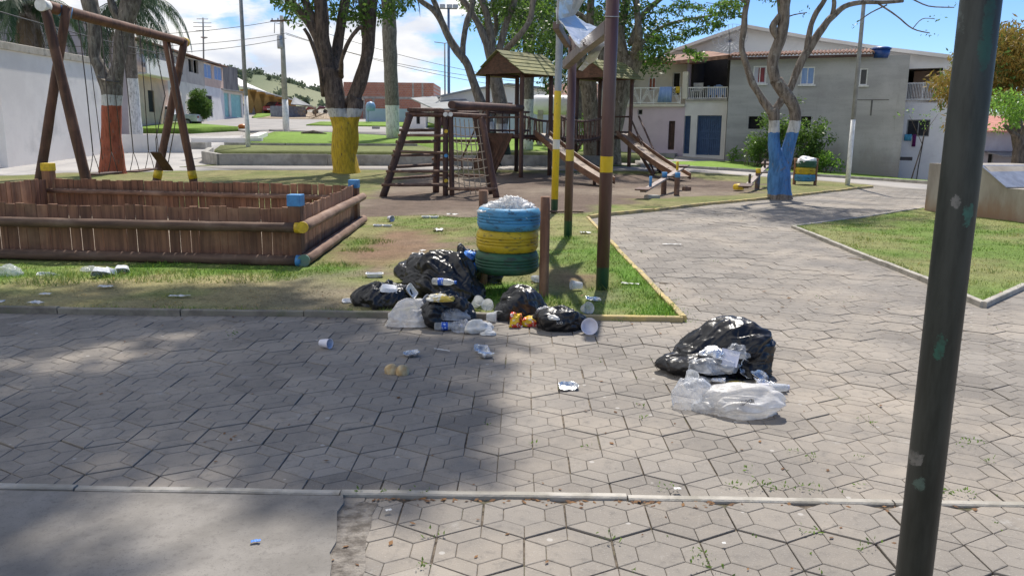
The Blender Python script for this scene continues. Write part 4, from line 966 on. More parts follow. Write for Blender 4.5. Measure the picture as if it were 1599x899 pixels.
mb = MB(); mb.prism([fu.p(-.2, ztop+.0, .9), fu.p(fu.L+.2, ztop-.15, .9), fu.p(fu.L+.2, ztop+.25, -3), fu.p(-.2, ztop+.4, -3)], (0, 0, .12)); mb.obj('roof', M['tiles'], t)
for (x0, x1, y0, y1, mm, cat_, lab, nm) in ((1031, 1050, 136, 160, 'curtain', 'bedsheet', 'blue checked bedsheet hung over the white balcony rail', 'bedsheet'), (1056, 1062, 136, 146, 'yellow', 'cloth', 'small yellow cloth hung over the rail beside the bedsheet', 'cloth')):
    mb = MB(); u0, u1 = uz(x0, 150)[0], uz(x1, 150)[0]; z0, z1 = uz(1040, y1)[1], uz(1040, y0)[1]; vs = []; fs = []; q = 12
    for i in range(q+1):
        u = u0+(u1-u0)*i/q; w = .02*math.sin(i*1.9)
        vs += [fp.p(u, z1, .14+w*.3), fp.p(u+(.1 if nm == 'bedsheet' else 0)*(-1 if i < q/2 else 0), z0, .13+w)]
    fs = [(2*i, 2*i+1, 2*i+3, 2*i+2) for i in range(q)]; mb.add(vs, fs, 0, True); o = mb.obj(nm, M[mm]); so_ = o.modifiers.new('thickness', 'SOLIDIFY'); so_.thickness = .015; tag(o, lab, cat_)
# garage with terrace: between the pink and the grey house
fg = Fac(fp.p(fp.L, 0), at(1131, 248, 40.6)); t = thing('garage_house', 'narrow house with blue metal gates and a dark open terrace above them', 'house', (fg.A.x+1, 41, .3))
uz = fg.uz; ho = [fg.hole(1066, 181, 1079, 240), fg.hole(1086, 180.5, 1127.5, 242)]; zt0 = uz(1100, 158)[1]; ztt = uz(1100, 92)[1]
mb = MB(); fg.wall(mb, 0, fg.L-.01, -.6, zt0, ho, .3); fg.shell(mb, .01, fg.L-.01, -.6, zt0, 3.6, True); mb.obj('wall', M['palewall'], t)
for h, nn in zip(ho, (1, 2)):
    for q in range(nn):
        a = h[0]+(h[1]-h[0])*q/nn+.02; b = h[0]+(h[1]-h[0])*(q+1)/nn-.02; mb = MB()
        fg.boxo(mb, a, b, h[2], h[3], -.24, -.22)
        for k in range(7): u = a+(b-a)*k/6; fg.boxo(mb, u-.015, u+.015, h[2]+.02, h[3]-.01, -.219, -.19)
        for z in (h[2]+.05, h[2]+(h[3]-h[2])*.42, h[2]+(h[3]-h[2])*.6, h[3]-.06): fg.boxo(mb, a, b, z-.03, z+.03, -.218, -.185)
        zc_ = (h[3]*.8+h[2]*.2); mb.beam(fg.p(a, zc_-.5, -.18), fg.p((a+b)/2, zc_+.1, -.18), .02, .03); mb.beam(fg.p((a+b)/2, zc_+.1, -.18), fg.p(b, zc_-.5, -.18), .02, .03)
        mb.obj('gate', M['bluegate'], t)
mb = MB(); fg.boxo(mb, .01, fg.L-.01, zt0+.003, zt0+.1, -3.6, .1); mb.obj('terrace_slab', M['concrete'], t)
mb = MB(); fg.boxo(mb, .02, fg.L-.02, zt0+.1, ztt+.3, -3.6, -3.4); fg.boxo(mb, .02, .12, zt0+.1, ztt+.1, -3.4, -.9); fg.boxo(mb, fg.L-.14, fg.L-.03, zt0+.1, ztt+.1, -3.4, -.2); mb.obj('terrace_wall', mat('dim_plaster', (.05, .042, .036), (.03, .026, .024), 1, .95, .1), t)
mb = MB(); u = uz(1068, 150)[0]; fg.boxo(mb, u-.12, u+.16, zt0+.1, uz(1068, 112)[1], -.35, 0); mb.obj('pillar', M['cream'], t, .02)
mb = MB(); za, zb = zt0+.12, uz(1100, 136)[1]; ua = u+.2; ub = fg.L-.05; fg.boxo(mb, ua, ub, zb-.05, zb, -.06, -.01); fg.boxo(mb, ua, ub, za, za+.04, -.06, -.01)
for k in range(21): x = ua+(ub-ua)*k/20; fg.boxo(mb, x-.012, x+.012, za+.04, zb-.05, -.05, -.025)
mb.obj('terrace_rail', M['whitepaint'], t)
E1, E2 = at(1044, 94, 42.0), at(1141, 83.5, 39.6); mb = MB(); bk = Vector((0, 4.4, .35)); mb.prism([E1+Vector((0, 0, -.25)), E2+Vector((0, -.2, -.25)), E2+bk, E1+bk], (0, 0, .18)); mb.obj('roof', M['tiles'], t)
ld = thing('laundry_rack', 'rack of grey-blue laundry drying on the dark terrace', 'laundry rack', fg.p(uz(1110, 150)[0], zt0+.1, -1.2)); q = MB(); ux = uz(1096, 150)[0]; uy = uz(1127, 150)[0]
for k in range(9):
    x = ux+(uy-ux)*(k+.5)/9; w_ = (uy-ux)/9*.47; fg.boxo(q, x-w_, x+w_, zt0+.25+.1*math.sin(k*2), uz(1110, 132+2*math.sin(k))[1], -1.2-.05*math.sin(k*1.7), -1.17-.05*math.sin(k*1.7))
q.obj('laundry', M['curtain'], ld); 
for x in (ux, uy): q = MB(); q.beam(fg.p(x, zt0+.1, -1.1), fg.p(x, uz(1110, 133)[1], -1.1), .03, .03); q.obj('frame', M['polegrey'], ld)
ch = thing('plastic_chair', 'white plastic chair on the dark terrace behind the rail', 'chair', fg.p(uz(1082, 150)[0], zt0+.1, -.8)); q = MB(); cx = uz(1082, 150)[0]
fg.boxo(q, cx-.25, cx+.25, zt0+.52, zt0+.56, -1.05, -.6); q.obj('seat', M['whitepaint'], ch); q = MB(); fg.boxo(q, cx-.25, cx+.25, zt0+.6, zt0+.95, -1.1, -1.06); q.obj('backrest', M['whitepaint'], ch)
for dx in (-.22, .22):
    for o_ in (-1.0, -.64): q = MB(); fg.boxo(q, cx+dx-.02, cx+dx+.02, zt0+.1, zt0+.515, o_-.02, o_+.02); q.obj('leg', M['whitepaint'], ch)

# ---- grey rendered house
fr = Fac(at(1131.5, 250, 39.6), at(1402, 280, 36.6)); t = thing('grey_house', 'large bare grey rendered two-storey house with a clay tile edge, right of the blue gates', 'house', (fr.A.x+3, 38, 0))
uz = fr.uz; hs_ = [fr.hole(1175, 103, 1198, 131), fr.hole(1249, 104.5, 1273, 132.5), fr.hole(1341, 107, 1356, 133.5), fr.hole(1168, 182, 1193, 201.5), fr.hole(1247, 182, 1267, 200)]
zt = uz(1250, 90)[1]
mb = MB(); fr.wall(mb, 0, fr.L, -1.5, zt, hs_, .18); fr.shell(mb, 0, fr.L, -1.5, zt, 3.4); mb.obj('wall', M['greywall'], t)
fr.window(t, hs_[0], M['whitepaint'], M['curtainw'], depth=.05, sill=True); fr.window(t, hs_[1], M['whitepaint'], M['curtain'], depth=.05, sill=True); fr.window(t, hs_[2], M['whitepaint'], M['glass'], depth=.05, mull=0, sill=True)
mb = MB(); a, b, c, d = hs_[0]; fr.boxo(mb, b-.38, b-.1, c+.08, d-.08, -.05, -.04); mb.obj('red_curtain', M['curtainred'], t)
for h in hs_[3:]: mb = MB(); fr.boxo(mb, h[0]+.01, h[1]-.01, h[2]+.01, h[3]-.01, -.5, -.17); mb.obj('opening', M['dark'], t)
ue = uz(1365, 88)[0]; z1 = uz(1250, 88.5)[1]
tilesheet(fr.p(-.1, z1, .45), fr.p(ue, z1, .45), fr.p(ue, z1+.30, -1.6), fr.p(-.1, z1+.30, -1.6), 40, r=.08).obj('roof', M['tiles'], t)
mb = MB(); fr.boxo(mb, -.08, ue-.02, z1-.12, z1-.002, .36, .42); mb.obj('fascia', M['darkwood'], t)
mb = MB()
u, z = uz(1361, 163); fr.boxo(mb, u-.8, u+.7, z+.18, z+.21, 0, .015); fr.boxo(mb, u-.03, u+.04, z-.5, z+.19, -.001, .014); mb.obj('wall_seam', mat('dark_seam', (.15, .145, .14)), t)
# blue water tank at the roof's end
c = at(1375, 92, 37.2); t = thing('water_tank', 'blue rectangular-topped water tank on the roof corner of the grey house', 'water tank', c); mb = MB(); mb.lathe((c.x, c.y, c.z+.02), [(.0, 0), (.33, 0), (.38, .38), (.0, .38)], 20); mb.obj('tank_body', M['tankblue'], t)
mb = MB(); mb.lathe((c.x, c.y, c.z+.402), [(.42, 0), (.42, .05), (.3, .1), (.0, .14)], 20); mb.obj('lid', M['tankblue'], t)

# ---- white gabled house behind, with railed balcony on the right
fz = Fac(at(1040, 200, 47), at(1486, 285, 38.5)); t = thing('gabled_house', 'large white house with a long low gable and railed balcony, behind the grey house', 'house', (fz.B.x-3, 41, 0))
uz = fz.uz; tp = [uz(1043, 88), uz(1168, 45), uz(1260, 62), uz(1380, 80), uz(1486, 93)]
hb = [fz.hole(1413, 106, 1473, 157), fz.hole(1414, 187, 1453, 213), fz.hole(1404, 245.5, 1425, 250.5)]
zlow = min(z for u, z in tp)-.3; ulast = fz.L
mb = MB(); fz.wall(mb, 0, ulast, -2, zlow, hb, .3); mb.prism([fz.p(tp[0][0], zlow+.001)]+[fz.p(u, z) for u, z in tp]+[fz.p(ulast, zlow+.001)], -fz.n*.25); fz.shell(mb, 0, ulast, -2, zlow, 14); mb.obj('wall', M['whitewall2'], t)
mb = MB()
for (u, z), (u2, z2) in zip(tp[:-1], tp[1:]): mb.prism([fz.p(u, z, .6), fz.p(u2, z2, .6), fz.p(u2, z2, -14.5), fz.p(u, z, -14.5)], (0, 0, .17))
mb.obj('roof', M['roofwhite'], t)
a, b, c, d = hb[0]; mb = MB(); fz.boxo(mb, a+.005, b-.005, c, d, -1.8, -1.7); fz.boxo(mb, a+.005, b-.005, c-.12, c-.001, -1.7, -.0); mb.obj('balcony_back_wall', M['salmon'], t)
q = fz.hole(1436, 114, 1442, 150); q = (q[0], q[1], c+.05, q[3]-.2); fzb = Fac(fz.p(0, 0, -1.69), fz.p(fz.L, 0, -1.69)); mb = MB(); fzb.boxo(mb, q[0], q[1], q[2], q[3], 0, .04); mb.obj('balcony_door', M['whitepaint'], t)
mb = MB(); z2 = uz(1440, 129)[1]; a_ = uz(1410, 140)[0]; b_ = uz(1474, 140)[0]; fz.boxo(mb, a_, b_, z2-.06, z2, .02, .08); fz.boxo(mb, a_, b_, c+.0, c+.07, .02, .08)
for k in range(27): u = a_+(b_-a_)*k/26; w = .03 if k in (0, 13, 26) else .014; fz.boxo(mb, u-w, u+w, c+.07, z2-.06, .03, .065)
mb.obj('balcony_rail', M['whitepaint'], t)
fz.window(t, hb[1], M['polegrey'], M['glass'], mull=1, depth=.12)
mb = MB(); h = hb[2]; fz.boxo(mb, h[0]+.01, h[1]-.01, h[2], h[3], -.3, -.1); mb.obj('vent', M['darkgrey'], t)
mb = MB(); u = uz(1408, 150)[0]; mb.tube([fz.p(u, -.5, .05), fz.p(u, uz(1410, 95)[1], .05)], .04, 8); mb.obj('downpipe', M['polegrey'], t)
mb = MB(); mb.tube([fz.p(*uz(1443, 213), .03), fz.p(*uz(1438, 240), .03), fz.p(*uz(1434, 262), .03), fz.p(*uz(1430, 290), .03)], .018, 6); mb.obj('cable', M['wire'], t)
for (x0, x1, y0, y1, mm, lab) in ((1412, 1424, 210, 220, mat('turquoise_towel', (.10, .42, .62), None, 8, .9, .3), 'turquoise towel hung from the lower window of the white house'), (1424, 1431, 210, 229, mat('purple_towel', (.16, .02, .14), None, 8, .9, .3), 'long purple towel hung from the lower window of the white house')):
    mb = MB(); u0, z0 = uz(x0, y1); u1, z1 = uz(x1, y0); vs = []
    for i in range(9): u = u0+(u1-u0)*i/8; w = .02*math.sin(i*2.1); vs += [fz.p(u, z1, .04), fz.p(u, z1-(z1-z0)*.5, .06+w), fz.p(u, z0, .05+w)]
    mb.add(vs, [(3*i+k, 3*i+k+1, 3*i+k+4, 3*i+k+3) for i in range(8) for k in (0, 1)], 0, True); o = mb.obj('towel', mm); s_ = o.modifiers.new('thickness', 'SOLIDIFY'); s_.thickness = .015; tag(o, lab, 'towel')
# satellite dish
c = at(1141, 64, 41.5); t = thing('satellite_dish', 'large mesh satellite dish on a mast above the clay tiles of the grey house', 'satellite dish', c+Vector((0, 0, -1)))
mb = MB(); Rm = Vector((-.35, -.75, .55)).to_track_quat('Z', 'Y').to_matrix(); n = 24; vs = []; rings = [0.02, .3, .6, .85]
for r in rings:
    for j in range(n): a = 2*math.pi*j/n; vs.append(c+Rm @ Vector((r*math.cos(a), r*math.sin(a), .32*r*r)))
mb.add(vs, [(i*n+j, i*n+(j+1) % n, (i+1)*n+(j+1) % n, (i+1)*n+j) for i in range(3) for j in range(n)], 0, True); o = mb.obj('dish', None or mat('pale_mesh', (.52, .52, .54), (.42, .42, .44), 30, .6, 0), t); s_ = o.modifiers.new('w', 'WIREFRAME'); s_.thickness = .02
mb = MB(); mb.tube([c+Vector((0, .2, -1.3)), c+Vector((0, .1, 0)), c+Rm @ Vector((0, 0, .75))], .025, 6); mb.obj('mast', M['polegrey'], t)

# far right house with red roof
fx = Fac(at(1536, 240, 60), at(1640, 240, 62)); t = thing('red_roofed_house', 'low grey-lilac house with a faded red roof, right of the dark pole', 'house', (fx.A.x, 60, -1))
ze = fx.uz(1560, 206)[1]; h = [fx.hole(1541, 240, 1552, 262)]; mb = MB(); fx.wall(mb, -1.5, fx.L, -5, ze, h); fx.shell(mb, -1.5, fx.L, -5, ze, 8); mb.obj('wall', M['lilac'], t); fx.window(t, h[0], M['polegrey'], M['dark'], mull=0)
mb = MB(); mb.prism([fx.p(-2, ze-.05, .6), fx.p(fx.L, ze-.05, .6), fx.p(fx.L, ze+1.2, -5), fx.p(-2, ze+1.2, -5)], (0, 0, .12)); mb.obj('roof', M['redtiles'], t)
mb = MB(); z_ = fx.uz(1560, 238)[1]; mb.prism([fx.p(0, z_-.3, 1.6), fx.p(fx.L, z_-.3, 1.6), fx.p(fx.L, z_, .003), fx.p(0, z_, .003)], (0, 0, .1)); mb.obj('lean_to_roof', M['darkgrey'], t)

# ---- low retaining walls round the middle lawns
def lowwall(pts, h, label, w=.22, m=M['concrete']):
    t = MB(); P = [Vector((p.x, p.y, 0)) for p in pts]
    for a, b in zip(P[:-1], P[1:]):
        n = max(1, int((b-a).length/1.5))
        for k in range(n):
            s, e = a+(b-a)*k/n, a+(b-a)*(k+1)/n; nn = Vector((-(e-s).y, (e-s).x, 0)).normalized()*w/2; z1, z2 = tz(s.x, s.y), tz(e.x, e.y); e2 = e-(e-s).normalized()*.004
            vs = [s-nn, s+nn, e2-nn, e2+nn]; V = [(v.x, v.y, zz-.3) for v, zz in zip(vs, (z1, z1, z2, z2))]+[(v.x, v.y, zz+h) for v, zz in zip(vs, (z1, z1, z2, z2))]
            t.add(V, [(0, 2, 3, 1), (4, 5, 7, 6), (0, 4, 6, 2), (1, 3, 7, 5), (0, 1, 5, 4), (2, 6, 7, 3)])
    return tag(t.obj('low_wall', m, None, loc=P[0]), label, 'wall')
lowwall([G(320, 254), G(344, 259), G(512, 259.5)], .44, 'stained low concrete wall from the thin lamp pole to the yellow tree')
lowwall([G(513, 259.5), G(760, 260), G(940, 260)], .42, 'stained low concrete wall right of the yellow tree, behind the playground')
lowwall([G(320, 254), G(330, 246)], .42, 'short end of the low planter wall turning away by the swing')
lowwall([G(352, 233), G(446, 234.5)], .32, 'clean low wall in front of the thin lamp pole lawn')
lowwall([G(447, 234.5), G(652, 235)], .32, 'low wall edging the bright lawn behind the yellow tree')
lowwall([G(150, 238), G(296, 238)], .80, 'white low wall behind the swing seats', .25, M['wallw'])
lowwall([G(300, 222), G(410, 222)], .22, 'stepped white kerb wall between swing and utility pole', .5, M['wallw'])
lowwall([G(300, 232), G(326, 232)], .3, 'grey concrete steps at the end of the white low wall', 1.2, M['concrete'])
lowwall([G(396, 221), G(412, 214)], .3, 'short white kerb at the corner of the bright lawn', .5, M['wallw'])
lowwall([G(640, 212), G(860, 215)], .2, 'white kerb along the street behind the climbing frame', .3, M['wallw'])
# concrete bunker with sloping metal lid, right
a = Vector((*at(1443, 332, 16.75).xy, 0)); b = Vector((*at(1640, 353, 13.9).xy, 0)); f = Fac(b, a); f.n = Vector((-abs(f.n.x), f.n.y, 0)).normalized(); f = Fac(a, b)
def uzn(x, y):
    d = Vector(ray(x, y)); n = f.n; t_ = n.dot(f.A)/n.dot(d); p = d*t_; return (p-f.A).dot(f.u), p.z+H
u1, _ = uzn(1538, 260); u2, _ = uzn(1573, 292); z0 = 1.0; z1 = .62
t = thing('concrete_bunker', 'low stained concrete block with a sloping metal lid, behind the near dark pole', 'concrete block', (a.x, a.y, 0))
dv = Vector((1, .35, 0)).normalized()*2.2
mb = MB(); mb.prism([f.p(0, -.1), f.p(0, z0), f.p(u1, z0), f.p(u2, z1), f.p(f.L, z1), f.p(f.L, -.1)], dv)
def bunk():
    q = NT('rust_stained_concrete'); tc = q.N('ShaderNodeTexCoord'); sx = q.N('ShaderNodeSeparateXYZ'); q.L(tc.outputs['Object'], sx.inputs[0]); v = q.co('Object', (1, 1, .35)); n = q.noise(v, 2.2, 7, .65)
    col = q.mix(q.step(n, .3, .7), (.24, .21, .18), (.36, .33, .29)); z = q.math('ADD', sx.outputs[2], q.math('MULTIPLY', n, .9))
    col = q.mix(q.step(z, .45, .95, .8, 0), col, (.27, .155, .09)); q.base(col, .9); q.bump(q.noise(q.co('Object'), 25, 5), .4, .01); return q.m
mb.obj('block', bunk(), t)
mb = MB(); nn = Vector((0, 0, .012)); k = f.n*.06; mb.prism([f.p(u1-.05, z0+.006)+k, f.p(u2+.03, z1+.012)+k, f.p(u2+.03, z1+.012)+dv, f.p(u1-.05, z0+.006)+dv], nn); mb.obj('metal_lid', M['galv'], t)
# ================================================================== PLAYGROUND
V3 = Vector
def logtube(a, b, r, n=12, seg=6, mb=None, wob=.12, mi=0, taper=1):
    mb = mb or MB(); a, b = V3(a), V3(b); pts = [a.lerp(b, i/seg) for i in range(seg+1)]
    return mb.tube(pts, [r*(1+(taper-1)*i/seg) for i in range(seg+1)], n, mi, True, wob)
def part(name, mb, m, par, **k): return mb.obj(name, m, par, **k)

# ---- picket enclosure of the sandpit
FR, BR, BL, FL = V3((-2.42, 8.93, 0)), V3((-2.56, 12.95, 0)), V3((-7.95, 13.8, 0)), V3((-8.15, 9.35, 0))
t = thing('picket_enclosure', 'low rectangular sandpit fence of reddish-brown planks with log rails and painted corner posts', 'fence', (-5.2, 11, 0))
def planks(a, b, h, seed, inner=1):
    r = random.Random(seed); mb = MB(); L = (b-a).length; d = (b-a)/L; nn = V3((-d.y, d.x, 0)); x = .1
    while x < L-.1:
        w = r.uniform(.095, .15); w = min(w, L-.08-x)
        if w < .04: break
        lean = r.uniform(-.006, .006); hh = h+r.uniform(-.018, .012); th = .02; gap = r.choice([.003, .006, .010, .014, .02])
        vs = []
        for z, o in ((.06, 0), (hh, lean)):
            for u, n_ in ((x+gap/2, -th/2), (x+w-gap/2, -th/2), (x+w-gap/2, th/2), (x+gap/2, th/2)):
                p = a+d*(u+o)+nn*(n_+r.uniform(-.002, .002)); vs.append((p.x, p.y, z+r.uniform(-.004, .004)))
        mb.add(vs, [(3, 2, 1, 0), (4, 5, 6, 7), (0, 1, 5, 4), (1, 2, 6, 5), (2, 3, 7, 6), (3, 0, 4, 7)]); x += w
    return mb
for k, (a, b, h) in enumerate(((FL, FR, .665), (FR, BR, .665), (BR, BL, .66), (BL, FL, .66))): planks(a, b, h, k+40).obj('plank_panel', M['planks'], t)
for p, h, c, w in ((FR, .82, 'blue', .155), (BR, .75, 'blue', .155), (BL, .92, 'yellow', .17), (FL, .82, 'blue', .155)):
    a_ = math.atan2((FR-FL).y, (FR-FL).x); mb = MB(); mb.box((p.x, p.y, h/2-.065), (w-.012, w-.012, h-.13+.1), a_); mb.obj('post', M['planks'], t, .012)
    mb = MB(); mb.box((p.x, p.y, h-.065), (w, w, .13), a_); mb.obj('painted_cap', M[c], t, .008)
df = (FR-FL).normalized(); nf = V3((df.y, -df.x, 0)); ds = (BR-FR).normalized(); ns = V3((ds.y, -ds.x, 0))
for z, r_, c in ((.46, .055, 'yellow'), (.09, .06, 'blue')):
    a = FL+nf*.085+V3((0, 0, z)); b = FR+nf*(.06+.045)+df*.07+V3((0, 0, z))
    logtube(a, b, r_, 14, 24, wob=.10).obj('rail', M['log'], t)
    logtube(b-df*.05, b+df*.012, r_*1.06, 14, 2, wob=0).obj('painted_end', M[c], t)
    a = FR+ns*.10-ds*.16+V3((0, 0, z+.01)); b = BR+ns*.10+ds*.25+V3((0, 0, z)); rr_ = r_*1.12
    logtube(a, b, rr_, 16, 20, wob=.08).obj('rail', M['log_y'], t)
    logtube(a-ds*.008, a+ds*.015, rr_*1.03, 16, 2, wob=0).obj('painted_end', M[c] if c == 'yellow' else mat('faded_green_paint', (.10, .22, .18), (.2, .2, .16), 9, .6), t)
    for q, e in ((BL, BR),): logtube(q+V3((0, -.08, z)), e+V3((0, -.08, z)), .04, 10, 14).obj('rail', M['log'], t)
for z, r_, c in ((.68, .05, 'blue'),): pass
sandP = [FL+V3((.02, .02, .05)), FR+V3((-.02, .02, .05)), BR+V3((-.02, -.02, .05)), BL+V3((.02, -.02, .05))]
mb = MB(); mb.prism(sandP, (0, 0, .03)); tag(mb.obj('sand', mat('sandpit_sand', (.40, .33, .25), (.30, .25, .19), 4, .95, .5, .02)), kind='stuff')

# ---- swing frame
Bm0, Bm1 = at(64, 8, 14.7), at(287, 66, 20.5)
t = thing('swing_set', 'tall swing frame of crossed dark logs with painted ends, behind the sandpit fence', 'swing', (-8.6, 17.5, 0))
dB = (Bm1-Bm0).normalized()
logtube(Bm0, Bm1, .105, 14, 16, wob=.08, taper=.9).obj('beam', M['swingwood'], t)
logtube(Bm0-dB*.02, Bm0+dB*.16, .108, 14, 2, wob=0).obj('white_end', M['whitepaint'], t)
logtube(Bm1-dB*.02, Bm1+dB*.10, .112, 14, 2, wob=0).obj('yellow_end', M['yellow'], t)
def leg(top, bx, by, Y, r, ext=.12):
    b = at(bx, by, Y); b.z = -.1; d = (V3(top)-b).normalized(); a = V3(top)+d*ext
    logtube(b, a, r, 12, 12, wob=.10, taper=.88).obj('leg', M['swingwood'], t); return b, d
leg(at(70, 12, 14.8), 145, 302, 14.9, .095); leg(at(103, 20, 15.2), 50, 302, 15.0, .09)
mb = MB(); c = at(103, 18, 15.25); mb.tube([c+V3((-.03, 0, -.1)), c+V3((0.01, 0, .09))], .11, 12); mb.obj('blue_joint', M['blue'], t)
for tp, bx in ((at(260, 68, 19.9), 306), (at(287, 70, 20.4), 240)):
    b, d = leg(tp, bx, 298, 20.2, .10); z1 = .55
    lo, hi = b+d*((.30-b.z)/d.z), b+d*((.50-b.z)/d.z); mb = MB(); mb.tube([lo, hi], .106, 12); mb.obj('yellow_collar', M['yellow'], t)
def beamx(Y): k = (Y-Bm0.y)/(Bm1.y-Bm0.y); return Bm0.lerp(Bm1, k)
def chain(mb, a, b, r=.011): mb.tube([V3(a), V3(a).lerp(V3(b), .5)+V3((.01, 0, 0)), V3(b)], r, 5)
for Y0, Y1, zs, tilt in ((15.75, 16.75, .62, 0), (17.35, 18.35, .60, .02)):
    p0, p1 = beamx(Y0+.1), beamx(Y1-.1); s0, s1 = V3((p0.x+.03, Y0, zs)), V3((p1.x+.03, Y1, zs+tilt))
    mb = MB(); mb.beam(s0, s1, .24, .035); st = mb.obj('seat', M['darkwood'], t, .008)
    for p, s, e in ((p0, s0.lerp(s1, .15), 1), (p1, s1.lerp(s0, .15), -1)):
        mb = MB(); k = V3((s.x, s.y, s.z+.42)); chain(mb, p-V3((0, 0, .08)), k); mb.obj('chain', M['chain'], t)
        for sx in (-.1, .1): mb = MB(); chain(mb, k, s+V3((sx, 0, .01)), .008); mb.obj('chain_strap', M['chain'], t)
p0, p1 = beamx(18.9), beamx(19.6); s0, s1 = at(243, 238, 18.95), at(263, 266, 19.7)
mb = MB(); mb.beam(s0, s1, .24, .035); mb.obj('seat', M['darkwood'], t, .008); s0, s1 = s0.lerp(s1, .1), s0.lerp(s1, .9)
mid = at(258, 150, 19.3)
mb = MB(); mb.tube([p0-V3((0, 0, .08)), mid, s0+V3((0, 0, .35)), s0], .012, 5); mb.obj('chain', M['chain'], t); mb = MB(); mb.tube([p1-V3((0, 0, .08)), mid+V3((.3, 0, -.2)), s1], .012, 5); mb.obj('chain', M['chain'], t)
for Y in (16.1, 16.9, 18.55): p = beamx(Y); q = gx(122 if Y < 16.5 else 150 if Y < 17 else 214, Y+.3, 1.2); mb = MB(); mb.tube([p-V3((0, 0, .09)), V3((p.x+.05, Y+.1, .9))], .008, 5); mb.obj('loose_chain', M['chain'], t)

# ---- climbing frame
t = thing('climbing_frame', 'dark log climbing frame with ladder rungs and a rope net', 'climbing frame', (-1.8, 19.6, 0))
A0_, A1_ = V3((-3.08, 18.9, -.05)), at(640, 180, 19.4); B0_, B1_ = V3((-1.63, 19.35, -.05)), at(696, 181, 19.4); B2_, B3_ = V3((-1.47, 19.35, -.05)), at(704, 181, 19.4)
D0_, D1_ = V3((-.38, 18.95, -.05)), at(752, 184, 19.4); C0_, C1_ = V3((-1.98, 20.6, -.05)), at(684, 180, 20.4); E0_, E1_ = V3((-.52, 20.3, -.05)), at(742, 181, 20.3)
for a, b, r in ((A0_, A1_, .085), (B0_, B1_, .065), (B2_, B3_, .06), (D0_, D1_, .075), (C0_, C1_, .085), (E0_, E1_, .08)):
    logtube(a, b, r, 12, 8, wob=.1).obj('post', M['darkwood'], t)
def rungs(a0, a1, b0, b1, ts, r, ext=.12):
    for k in ts:
        p, q = a0.lerp(a1, k), b0.lerp(b1, k+rnd.uniform(-.02, .02)); d = (q-p).normalized(); logtube(p-d*ext, q+d*ext*.5, r*rnd.uniform(.9, 1.15), 9, 6, wob=.2).obj('rung', M['log'], t)
rungs(A0_+V3((0, -.07, 0)), A1_, B0_+V3((0, -.07, 0)), B1_, (.17, .33, .57, .76), .033)
rungs(A0_+V3((.05, .1, 0)), A1_, C0_, C1_, (.24, .38, .52, .68, .82), .036, .2)
rungs(B2_+V3((0, -.08, 0)), B3_, D0_+V3((0, -.08, 0)), D1_, (.12,), .045, .1)
rungs(C0_, C1_, E0_, E1_, (.25, .45, .68), .035)
for a, b in ((A1_+V3((-.1, 0, .02)), B1_+V3((.05, 0, .02))), (B3_+V3((-.05, 0, .03)), D1_+V3((.12, 0, .03))), (A1_+V3((0, .1, .04)), C1_), (C1_+V3((-.1, 0, .06)), E1_+V3((.1, 0, .06))), (D1_, E1_)): logtube(a, b, .055, 10, 6, wob=.12).obj('top_rail', M['darkwood'], t)
mb = MB(); n = 13
for i in range(n): a = (A1_+V3((-.02, -.05, .12))).lerp(B1_+V3((0, -.05, .12)), i/n); b = (C1_+V3((-.35, .25, .14))).lerp(C1_+V3((.05, .25, .14)), i/n); mb.tube([a, b], .045, 8)
roof = mb.obj('slatted_top', M['darkwood'], t)
for p, m_ in ((B1_, 'whitepaint'), (B3_, 'whitepaint')): mb = MB(); c = p+V3((0, -.07, .03)); mb.tube([c, c+V3((0, -.03, 0))], .055, 10); mb.obj('end_cap', M[m_], t)
for z, m_ in ((.40, 'yellow'), (1.02, 'blue'), (1.62, 'yellow')): mb = MB(); p = B0_.lerp(B1_, (z+.05)/2.05)+V3((.02, -.105, 0)); mb.tube([p, p+V3((0, -.03, 0))], .045, 10); mb.obj('end_cap', M[m_], t)
# rope net between B and D
mb = MB(); NU, NV = 7, 9
def netp(u, v):
    p = (B2_+V3((.06, -.02, 0))).lerp(B3_, .12+.86*v).lerp((D0_+V3((-.05, -.02, 0))).lerp(D1_, .12+.86*v), u)
    return p+V3((0, -.10*math.sin(u*math.pi)*(1-v), -.12*math.sin(u*math.pi)*(1-v*.8)))
for i in range(NU+1):
    if 0 < i < NU: mb.tube([netp(i/NU, k/16) for k in range(17)], .012, 5)
for j in range(1, NV): mb.tube([netp(k/12, j/NV) for k in range(13)], .012, 5)
mb.obj('rope_net', M['rope'], t)

